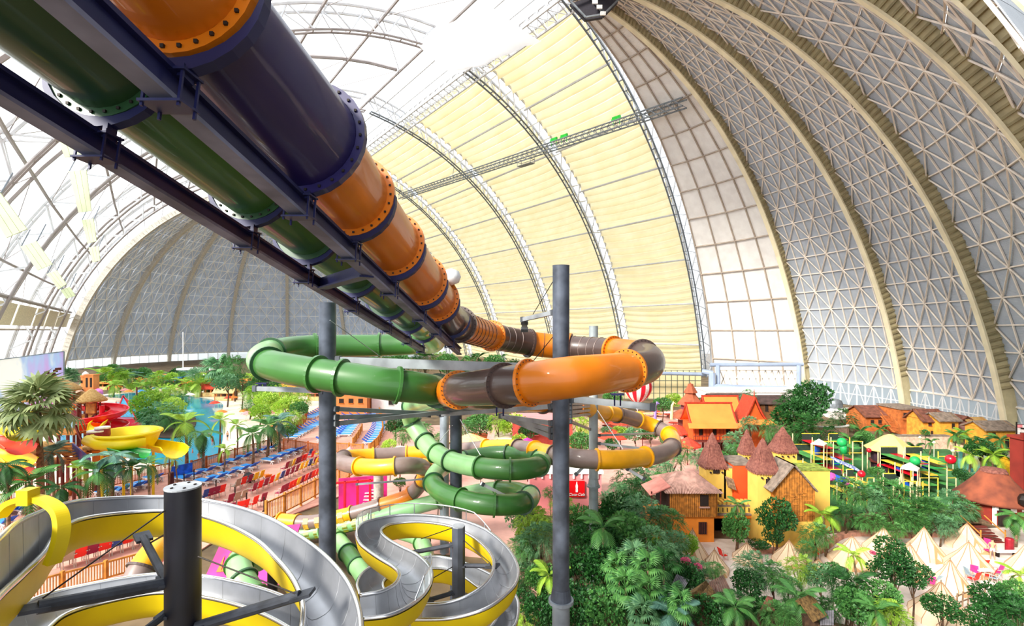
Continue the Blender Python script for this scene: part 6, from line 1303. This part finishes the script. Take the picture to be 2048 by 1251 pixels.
# ---------------------------------------------------------------- planting
# by the pool, left
palm('big grey green fan palm towering before the pastel banner', 76, 822, 50, 4.2, 'olive', 34, fan=True, tr=.3)
for args in (('tall feather palm with a thick trunk by the reddish fence', 58, 965, 46, 3.2, 'mid', 13), ('drooping dark feather palm behind the blue seat', 124, 975, 46, 2.2, 'dark', 12), ('young yellow leaved palm in the play area sand', 158, 938, 50, 1.8, 'lime', 8), ('bright green spreading palm in front of the fence middle', 196, 944, 49, 2.8, 'mid', 12), ('tall palm with a hanging skirt of fronds by the yellow bowl', 222, 912, 50, 2.9, 'blue', 14),
             ('pointed young palm beside the yellow slide', 296, 930, 52, 2.2, 'mid', 9), ('bushy palm between the bowl legs', 262, 935, 50, 2.0, 'dark', 10), ('small palm before the straw umbrella', 104, 905, 52, 2.4, 'blue', 10), ('palm hanging over the yellow chutes at the picture edge', 12, 930, 44, 2.6, 'dark', 11), ('lime green palm on the beach by the lower pool end', 370, 845, 72, 3.6, 'bright', 12), ('drooping green palm right of the lime palm', 404, 866, 70, 3.0, 'mid', 13),
             ('narrow yellow palm leaning over the pool tip', 441, 840, 74, 2.6, 'lime', 8), ('small bright palm at the deck fence end', 450, 898, 68, 1.8, 'bright', 8), ('slender palm standing alone on the beach', 474, 850, 78, 2.0, 'bright', 9), ('green palm pair at the fence corner, front', 505, 868, 74, 2.8, 'mid', 11), ('green palm pair at the fence corner, rear', 536, 852, 78, 3.4, 'mid', 12), ('grey green palm at the fence corner by the terrace', 556, 845, 80, 3.2, 'blue', 12),
             ('slim palm at the waterline near the boat', 338, 908, 62, 1.4, 'lime', 7), ('wispy palm low beside the yellow run-out', 350, 920, 58, 1.2, 'lime', 7)):
    palm(*args, hang='droop' in args[0] or 'hanging' in args[0])
for i, (px, py, d, R, kd) in enumerate(((205, 748, 170, 6, 'bright'), (218, 742, 180, 6, 'mid'), (242, 758, 160, 5, 'bright'), (262, 755, 165, 5.5, 'blue'), (280, 745, 180, 5, 'dark'), (300, 760, 160, 5, 'mid'), (315, 752, 172, 5, 'bright'), (338, 760, 158, 5, 'mid'), (360, 756, 165, 5, 'mid'), (372, 766, 155, 5, 'bright'), (385, 750, 180, 5, 'blue'), (400, 768, 150, 4.6, 'lime'), (430, 760, 160, 5, 'mid'), (455, 770, 150, 4.6, 'lime'), (470, 762, 160, 5, 'bright'), (500, 775, 140, 4.4, 'mid'), (520, 768, 150, 4.6, 'bright'), (182, 758, 168, 5, 'mid'), (940, 722, 190, 5, 'mid'), (957, 715, 190, 5, 'dark'), (1002, 716, 190, 4, 'mid'), (228, 770, 150, 4, 'lime'), (290, 772, 150, 4, 'bright'))):
    palm(f'far palm of the pool bank skyline, {nth(i)} counted along the dome foot', px, py, d, R, kd, 10)
palm('pale silvery fan palm standing above the far greenery', 436, 738, 150, 5.5, 'fern', 24, fan=True)
T = []
for i, (px, py, d, r, kd, sp) in enumerate(((300, 806, 105, 30, 'bright', 'leaf'), (330, 790, 112, 26, 'lime', 'fern'), (318, 832, 98, 32, 'fern', 'fern'), (348, 838, 96, 24, 'mid', 'fern'), (296, 834, 98, 20, 'mid', 'leaf'), (345, 812, 104, 22, 'lime', 'leaf'), (365, 800, 110, 16, 'mid', 'fern'))):
    tree(f'feathery bush on the pool island, {nth(i)} of the clump', px, py, d, r, kd, sp, .1, 'island_bush')
patch('island_edge', mat('dark island soil', '#4b382c', .95), g2((285, 850), (300, 872), (340, 878), (370, 870), (392, 850), (380, 832), (300, 828)), .35, None, True)['label'] = 'dark soil rim of the pool island'
bpy.data.objects['island_edge']['category'] = 'planting bed'
random.seed(5)
for i in range(46):
    px = random.uniform(130, 560); py = random.uniform(742, 776)+max(0, (px-380))*.06; d = random.uniform(150, 215)
    if px > 480: d = random.uniform(120, 170)
    tree(f'far bank greenery, {nth(i % 40)} '+('shrub' if i < 40 else 'taller shrub')+' in the hedge under the far dome', px, py, d, random.uniform(9, 17), random.choice(['mid', 'fern', 'bright', 'dark', 'lime']), random.choice(['fern', 'leaf']), 0, 'bank_bush', 'hedge of the far pool bank', 1, False)
tree('tall conical dark green tree left of the green loop', 470, 742, 140, 22, 'mid', 'fern', tall=1.7); tree('dark bush at the foot of the conical tree', 455, 765, 130, 22, 'fern', 'leaf'); tree('blue green tree under the green loop bend', 484, 765, 125, 20, 'dark', 'fern')
for i, (px, py, d, r, kd) in enumerate(((512, 792, 120, 26, 'bright'), (535, 806, 112, 28, 'lime'), (556, 792, 120, 24, 'bright'), (575, 812, 105, 24, 'lime'), (500, 815, 112, 18, 'mid'), (520, 825, 105, 20, 'bright'), (588, 838, 96, 18, 'bright'), (598, 818, 102, 18, 'mid'), (560, 842, 95, 22, 'lime'), (575, 862, 88, 16, 'mid'), (606, 800, 115, 20, 'bright'), (540, 775, 130, 22, 'mid'), (580, 780, 130, 20, 'lime'))):
    tree(f'yellow green shrub, {nth(i)} in the thicket between beach and terrace', px, py, d, r, kd, 'leaf' if i % 2 else 'fern', 0, 'thicket_bush')
for i, (px, py, d, r, kd) in enumerate(((760, 720, 160, 22, 'mid'), (800, 728, 150, 24, 'mid'), (850, 722, 160, 26, 'dark'), (895, 728, 150, 24, 'mid'), (880, 718, 165, 18, 'bright'), (985, 730, 150, 24, 'mid'), (1030, 735, 150, 20, 'dark'), (930, 738, 140, 22, 'mid'), (1085, 755, 130, 24, 'mid'), (1150, 762, 125, 24, 'dark'), (1215, 770, 120, 22, 'mid'), (960, 850, 85, 26, 'mid'), (995, 848, 84, 24, 'bright'), (1030, 850, 84, 26, 'lime'), (930, 858, 80, 22, 'mid'), (1060, 862, 80, 20, 'dark'), (805, 872, 72, 20, 'mid'), (790, 850, 80, 18, 'dark'), (840, 862, 76, 22, 'mid'), (960, 915, 60, 14, 'fern'), (990, 895, 66, 18, 'mid'), (1040, 885, 70, 20, 'bright'), (1160, 850, 84, 30, 'lime'), (1160, 885, 72, 24, 'mid'), (1160, 820, 95, 20, 'dark'), (780, 890, 66, 14, 'lime'), (880, 880, 68, 18, 'mid'), (875, 965, 52, 20, 'dark'), (1100, 985, 50, 14, 'mid'), (800, 965, 54, 12, 'mid'), (745, 905, 62, 10, 'fern'))):
    tree(f'green tree of the middle ground behind the tube loops, {nth(i)} counted from the dome inward', px, py, d, r, kd, 'leaf' if i % 2 else 'fern', 0, 'leafy_tree')
for i, (px, py, d, r, kd) in enumerate(((1225, 800, 110, 20, 'mid'), (1255, 830, 100, 10, 'mid'), (1325, 810, 110, 18, 'mid'), (1345, 800, 120, 16, 'bright'), (1240, 866, 80, 16, 'bright'), (1270, 868, 78, 18, 'fern'), (1300, 866, 78, 18, 'mid'), (1225, 888, 72, 14, 'dark'), (1215, 862, 80, 12, 'fern'), (1330, 880, 76, 12, 'mid'), (1400, 805, 110, 12, 'mid'))):
    tree(f'shrub on the market square, {nth(i)} counted from the glass wall', px, py, d, r, kd, 'leaf', 0, 'market_bush')
# village trees
tree('large dark green tree behind the castle turrets, upper crown', 1605, 812, 88, 42, 'dark', 'fern', tall=1.2); tree('large dark green tree behind the castle, lower crown', 1625, 868, 74, 46, 'dark', 'fern'); tree('dark green tree next to the back turret', 1590, 850, 80, 34, 'mid', 'fern')
tree('round dark tree beside the air duct', 1688, 838, 98, 24, 'dark', 'fern'); tree('feathery light tree between stilt house and castle', 1476, 886, 66, 26, 'fern', 'fern'); tree('light tree in front of the swooping gable', 1500, 850, 76, 20, 'fern', 'fern'); tree('slim tree by the back turret', 1540, 862, 72, 18, 'mid', 'fern', tall=1.6); tree('bush below the back turrets', 1470, 908, 62, 22, 'mid', 'fern'); tree('grey green bush under the stilt house', 1405, 920, 60, 26, 'fern', 'fern')
tree('bright bush beneath the stilt house steps', 1440, 915, 62, 16, 'mid', 'leaf'); tree('bush behind the gallery roof', 1495, 792, 105, 16, 'fern', 'fern')
for i, (px, py, d, r, kd) in enumerate(((1262, 962, 56, 36, 'dark'), (1300, 948, 57, 34, 'fern'), (1340, 930, 60, 30, 'fern'), (1322, 965, 54, 24, 'mid'), (1238, 985, 54, 24, 'fern'), (1275, 985, 52, 30, 'dark'), (1360, 905, 66, 24, 'mid'))):
    tree(f'grey green tree on the slope between the pink wall and the lodge, {nth(i)} listed', px, py, d, r, kd, 'fern', 0)
FG = ((1062, 1045, 40, 38, 'bright', 'fern'), (1080, 1085, 37, 42, 'fern', 'fern'), (1048, 1095, 37, 28, 'mid', 'fern'), (1160, 1042, 44, 36, 'mid', 'leaf'), (1196, 1028, 46, 24, 'dark', 'leaf'), (1238, 1016, 44, 36, 'dark', 'leaf'), (1285, 1030, 42, 44, 'fern', 'fern'), (1330, 1045, 41, 38, 'mid', 'fern'), (1255, 1070, 38, 50, 'mid', 'leaf'), (1190, 1075, 37, 44, 'dark', 'leaf'), (1300, 1095, 36, 44, 'fern', 'fern'), (1345, 1085, 38, 28, 'fern', 'fern'),
      (1160, 1130, 34, 44, 'dark', 'leaf'), (1215, 1135, 33, 46, 'dark', 'leaf'), (1090, 1160, 33, 36, 'mid', 'leaf'), (1155, 1210, 30, 50, 'dark', 'leaf'), (1215, 1222, 29, 50, 'mid', 'leaf'), (1275, 1215, 29, 46, 'dark', 'leaf'), (1085, 1225, 29, 40, 'dark', 'leaf'), (1330, 1225, 29, 46, 'dark', 'fern'), (1050, 1200, 30, 24, 'dark', 'leaf'), (1375, 1150, 33, 30, 'dark', 'leaf'))
for i, (px, py, d, r, kd, sp) in enumerate(FG):
    tree(f'{"grey green feathery" if kd == "fern" else "dark leafy" if kd == "dark" else "green"} tree of the thicket round the tallest pole, {nth(i)} listed downhill', px, py, d, r, kd, sp)
for i, (px, py, d, R) in enumerate(((1235, 1135, 31, 1.25), (1268, 1118, 32, 1.35), (1296, 1140, 30.5, 1.35), (1328, 1128, 32, 1.25), (1252, 1175, 28.5, 1.3), (1345, 1195, 28, 1.1), (1300, 1185, 28.5, 1.3), (1285, 1232, 27, 1.2), (1365, 1212, 27, 1.1))):
    palm(f'dark green fan palm, {nth(i)} of the group below the lodge', px, py, d, R, 'fern' if i in (1, 7) else 'dark' if i % 2 else 'mid', 15, fan=True)
palm('slim tall palm with a bare trunk right of the tallest pole', 1206, 1055, 35, 2.2, 'mid', 10); palm('bright young palm low beside the tallest pole', 1098, 1150, 32, 1.6, 'bright', 9); palm('blue green palm at the bottom edge by the grey planks', 1345, 1228, 27, 1.7, 'blue', 11)
for args in (('tall dark vine bush in front of the lodge gate', 1474, 1058, 44, 24, 'mid', 'leaf', 1.6), ('dark vine bush climbing the tallest turret', 1552, 1030, 44, 32, 'dark', 'leaf', 1.25), ('lower part of the turret vine bush', 1545, 1068, 43.5, 18, 'dark', 'leaf', 1.2), ('low hedge at the turret foot', 1515, 1088, 44, 20, 'dark', 'leaf', .6), ('bush with big leaves at the barn corner', 1630, 1072, 43, 28, 'mid', 'fern', 1.1), ('bushy plant beside the kerb under the barn', 1612, 1100, 41, 20, 'mid', 'fern', 1.)):
    tree(args[0], *args[1:7], 0, 'vine_bush', None, args[7])
palm('small palm on top of the lodge gate bush', 1475, 1010, 45, 1.6, 'mid', 9); palm('banana palm with one upright bright leaf by the barn', 1645, 1030, 44, 2.0, 'bright', 9); palm('grassy palm with hanging fronds at the hut steps', 2032, 1030, 46, 2.0, 'mid', 14, hang=True)
for i, (px, py, d, r, kd) in enumerate(((1700, 985, 50, 36, 'mid'), (1735, 1000, 49, 30, 'fern'), (1775, 990, 50, 38, 'mid'), (1790, 1030, 47, 34, 'mid'), (1835, 1000, 49, 30, 'dark'), (1860, 1025, 48, 36, 'mid'), (1900, 1010, 50, 34, 'fern'), (1925, 1020, 50, 26, 'mid'), (1880, 1050, 46, 26, 'fern'), (1690, 1030, 48, 28, 'dark'), (1830, 1045, 46, 24, 'mid'), (1740, 1045, 46, 24, 'mid'), (1790, 1060, 45, 18, 'mid'))):
    tree(f'feathery green tree on the planted bank behind the tents, {nth(i)} counted from the castle', px, py, d, r, kd, 'fern')
for i, (px, py, d, r, kd, sp) in enumerate(((1512, 1140, 35, 38, 'fern', 'fern'), (1545, 1150, 34, 30, 'mid', 'fern'), (1500, 1168, 33, 30, 'dark', 'leaf'), (1600, 1140, 35, 32, 'bright', 'fern'), (1640, 1150, 34, 28, 'fern', 'leaf'), (1575, 1175, 32, 28, 'mid', 'fern'), (1690, 1175, 32, 36, 'dark', 'fern'), (1715, 1215, 29, 40, 'mid', 'leaf'), (1782, 1100, 33.5, 30, 'dark', 'leaf'), (1790, 1140, 33, 36, 'dark', 'leaf'), (1825, 1148, 33, 30, 'dark', 'leaf'), (1762, 1190, 31, 34, 'mid', 'leaf'), (1780, 1235, 28, 38, 'bright', 'fern'), (1885, 1215, 29, 32, 'dark', 'leaf'), (1990, 1205, 28, 44, 'dark', 'leaf'), (2030, 1190, 29, 34, 'mid', 'leaf'), (1975, 1240, 27, 36, 'dark', 'leaf'), (2035, 1235, 26, 34, 'dark', 'fern'), (1430, 1140, 34, 18, 'mid', 'fern'), (1420, 1225, 28, 36, 'dark', 'leaf'), (1470, 1215, 29, 34, 'dark', 'fern'), (1665, 1140, 34, 18, 'mid', 'leaf'), (1555, 1235, 28, 34, 'mid', 'fern'))):
    tree(f'{"dark leafy" if kd == "dark" else "light green feathery" if sp == "fern" else "green leafy"} tree on the near side of the tent camp, {nth(i)} listed', px, py, d, r, kd, sp)
for args in (('bright banana palm between the white tents', 1706, 1110, 37, 1.5, 'lime', 9), ('dark palm among the trees below the camp', 1705, 1165, 32, 1.7, 'dark', 11), ('bright green palm at the bottom of the camp path', 1752, 1220, 28, 1.3, 'mid', 10), ('palm over the shaggy straw roof', 1595, 1195, 29.5, 1.8, 'mid', 11), ('fan shaped bright palm below the brown plank gable', 1470, 1215, 27.5, 1.5, 'mid', 11), ('palm leaning in at the camp edge by the picture border', 2040, 1150, 31, 1.3, 'bright', 8)):
    palm(*args)
for i, (px, py, d, r) in enumerate(((1372, 1122, 35, 10), (1395, 1135, 34, 10), (1745, 1105, 36, 6), (1568, 1160, 33, 8), (1690, 1140, 33, 6))):
    tree(f'pink blossom sprig over the camp bushes, {nth(i)} from the lodge', px, py, d, r, 'pink', 'leaf', 0, 'blossom_bush', None, 1, False)
for i, (px, py, d, R, kd) in enumerate(((1795, 874, 86, 1.4, 'mid'), (1862, 884, 80, 1.5, 'mid'), (1830, 895, 72, 1.8, 'dark'), (1928, 866, 78, 1.8, 'bright'), (1945, 884, 72, 1.8, 'mid'), (1965, 884, 70, 2.0, 'dark'), (1940, 910, 66, 2.2, 'lime'), (2000, 880, 70, 2.0, 'mid'), (1985, 910, 64, 2.6, 'bright'), (1720, 862, 84, 2.4, 'mid'), (1700, 880, 78, 2.2, 'mid'), (1760, 858, 88, 2.0, 'mid'), (1910, 870, 76, 2.0, 'mid'))):
    palm(f'palm of the hillside street and lagoon, {nth(i)} listed from the pavilion', px, py, d, R, kd, 11)
for i, (px, py, d, r, kd) in enumerate(((1960, 895, 66, 22, 'dark'), (1990, 905, 66, 16, 'mid'), (1925, 950, 56, 16, 'dark'), (1955, 960, 55, 18, 'fern'), (1730, 875, 80, 14, 'mid'), (1850, 865, 84, 8, 'mid'), (1755, 945, 62, 14, 'mid'), (1720, 880, 80, 12, 'dark'), (1640, 960, 56, 10, 'mid'))):
    tree(f'bush around the climbing frames and lagoon, {nth(i)} listed', px, py, d, r, kd, 'leaf', 0, 'lagoon_bush')
for i, (px, py, d) in enumerate(((1785, 912, 66), (1840, 878, 82), (1868, 888, 78), (1906, 905, 70), (1826, 940, 60))):
    q = P(px, py, d); tag(MB().tube([(q.x, q.y, 0), q], .06, 5).lathe(q, [(.08, 0), (.28, .25), (.08, .55)], 8).build('lamp_post', mat('warm globe lamp', '#fff0c0', .4)), f'slim lamp post with a pale globe on the hillside, {nth(i)} from the pavilion', 'lamp')

random.seed(9)
for i in range(30):
    px = random.uniform(1030, 1420); f = (i*.618) % 1; py = 1000+f*240; d = 20000/(py+40-660)*.93
    tree(f'filler shrub of the jungle slope under the tallest pole, {nth(i)} listed from uphill', px, py, d, random.uniform(20, 36)*(.8+.4*f), random.choice(['mid', 'fern', 'dark', 'fern', 'bright']), random.choice(['fern', 'leaf']), 0, 'jungle_bush')
for i in range(22):
    px = 1440+i*28+random.uniform(-8, 8)
    if 1795 < px < 1965: continue; py = random.uniform(1205, 1250); d = random.uniform(26.5, 29.5)
    tree(f'low bush along the picture bottom before the camp, {nth(i)} from the planks', px, py, d, random.uniform(18, 30), random.choice(['mid', 'dark', 'dark', 'fern']), random.choice(['fern', 'leaf']), 0, 'jungle_bush')

tree('large dark green tree behind the castle turrets, middle crown', 1598, 830, 80, 40, 'dark', 'leaf'); tree('large dark green tree behind the castle, crown nearest the back turret', 1622, 800, 84, 34, 'dark', 'leaf', tall=1.3)
# a few bathers
bm = bpy.data.meshes.new('skel'); J = [(0, 0, .95), (0, 0, 1.2), (0, 0, 1.42), (0, 0, 1.52), (0, -.02, 1.64), (0, -.02, 1.74), (.19, 0, 1.42), (.27, .02, 1.14), (.25, -.06, .88), (-.19, 0, 1.42), (-.27, .02, 1.14), (-.25, -.06, .88), (.1, 0, .88), (.12, -.02, .48), (.13, .03, .09), (.14, -.14, .03), (-.1, 0, .88), (-.12, .03, .48), (-.13, .06, .09), (-.14, -.1, .03)]
ED = [(0, 1), (1, 2), (2, 3), (3, 4), (4, 5), (2, 6), (6, 7), (7, 8), (2, 9), (9, 10), (10, 11), (0, 12), (12, 13), (13, 14), (14, 15), (0, 16), (16, 17), (17, 18), (18, 19)]
RD = [.14, .13, .15, .06, .1, .09, .06, .045, .03, .06, .045, .03, .1, .065, .045, .035, .1, .065, .045, .035]
bm.from_pydata(J, ED, []); o = bpy.data.objects.new('skel', bm); C.objects.link(o); md = o.modifiers.new('s', 'SKIN'); sv = bm.skin_vertices[0].data
for i, r in enumerate(RD): sv[i].radius = (r, r*.85); sv[i].use_root = i == 0
o.modifiers.new('d', 'SUBSURF').levels = 1
dg_ = bpy.context.evaluated_depsgraph_get(); body = bpy.data.meshes.new_from_object(o.evaluated_get(dg_)); bpy.data.objects.remove(o)
body.polygons.foreach_set('use_smooth', [True]*len(body.polygons)); m_skin = mat('warm skin', '#d9a07e', .6, 0, .05, 2); m_hair = mat('dark hair', '#2b1d16', .8)
BD = {}
for cn, hx in (('red', '#d8202a'), ('blue', '#2350b8'), ('black', '#1d1b20'), ('white', '#f0ece6')):
    me = body.copy()
    for m in (m_skin, mat(cn+' cloth suit', hx, .8), m_hair): me.materials.append(m)
    for p in me.polygons: c = p.center; p.material_index = 2 if c.z > 1.68 or (c.z > 1.56 and c.y > .03) else 1 if .7 < c.z < (1.0 if cn != 'red' else 1.45) and abs(c.x) < .22 else 0
    BD[cn] = me
for i, (px, py, cn, zb, w_) in enumerate(((20, 1000, 'red', .16, 'in a red top standing at the fence below the yellow chutes'), (300, 895, 'blue', -.9, 'in blue trunks wading beside the yellow run-out'), (345, 900, 'black', -.9, 'in black trunks wading near the lime palm'), (362, 890, 'white', -.9, 'in white trunks wading near the lime palm'), (385, 905, 'red', -.9, 'in a red suit wading at the pool edge'), (418, 872, 'blue', -.9, 'in blue trunks wading before the beach'), (425, 890, 'red', .05, 'in a red suit standing at the waterline'), (455, 880, 'black', .05, 'in black trunks on the sand by the small palm'),
        (398, 925, 'white', .05, 'in white trunks on the wet sand'), (405, 922, 'blue', .05, 'in blue trunks on the wet sand'), (540, 888, 'black', .16, 'in black trunks at the fence corner'), (930, 905, 'white', .06, 'in white trunks behind the yellow tube'), (1250, 845, 'red', .07, 'in a red top on the market square'), (1400, 880, 'blue', .07, 'in blue trunks near the stilt house'), (1985, 1118, 'white', .1, 'in white trunks beside the hut steps'), (250, 812, 'black', -.9, 'in black trunks wading far out by the boat'), (232, 806, 'red', -.9, 'in a red suit wading by the rocks'))):
    o = bpy.data.objects.new('person', BD[cn]); C.objects.link(o); q = G(px, py, max(zb, .1)); q.z = zb; o.location = q; o.rotation_euler = (0, 0, i*1.3); tag(o, f'person {w_}', 'person')
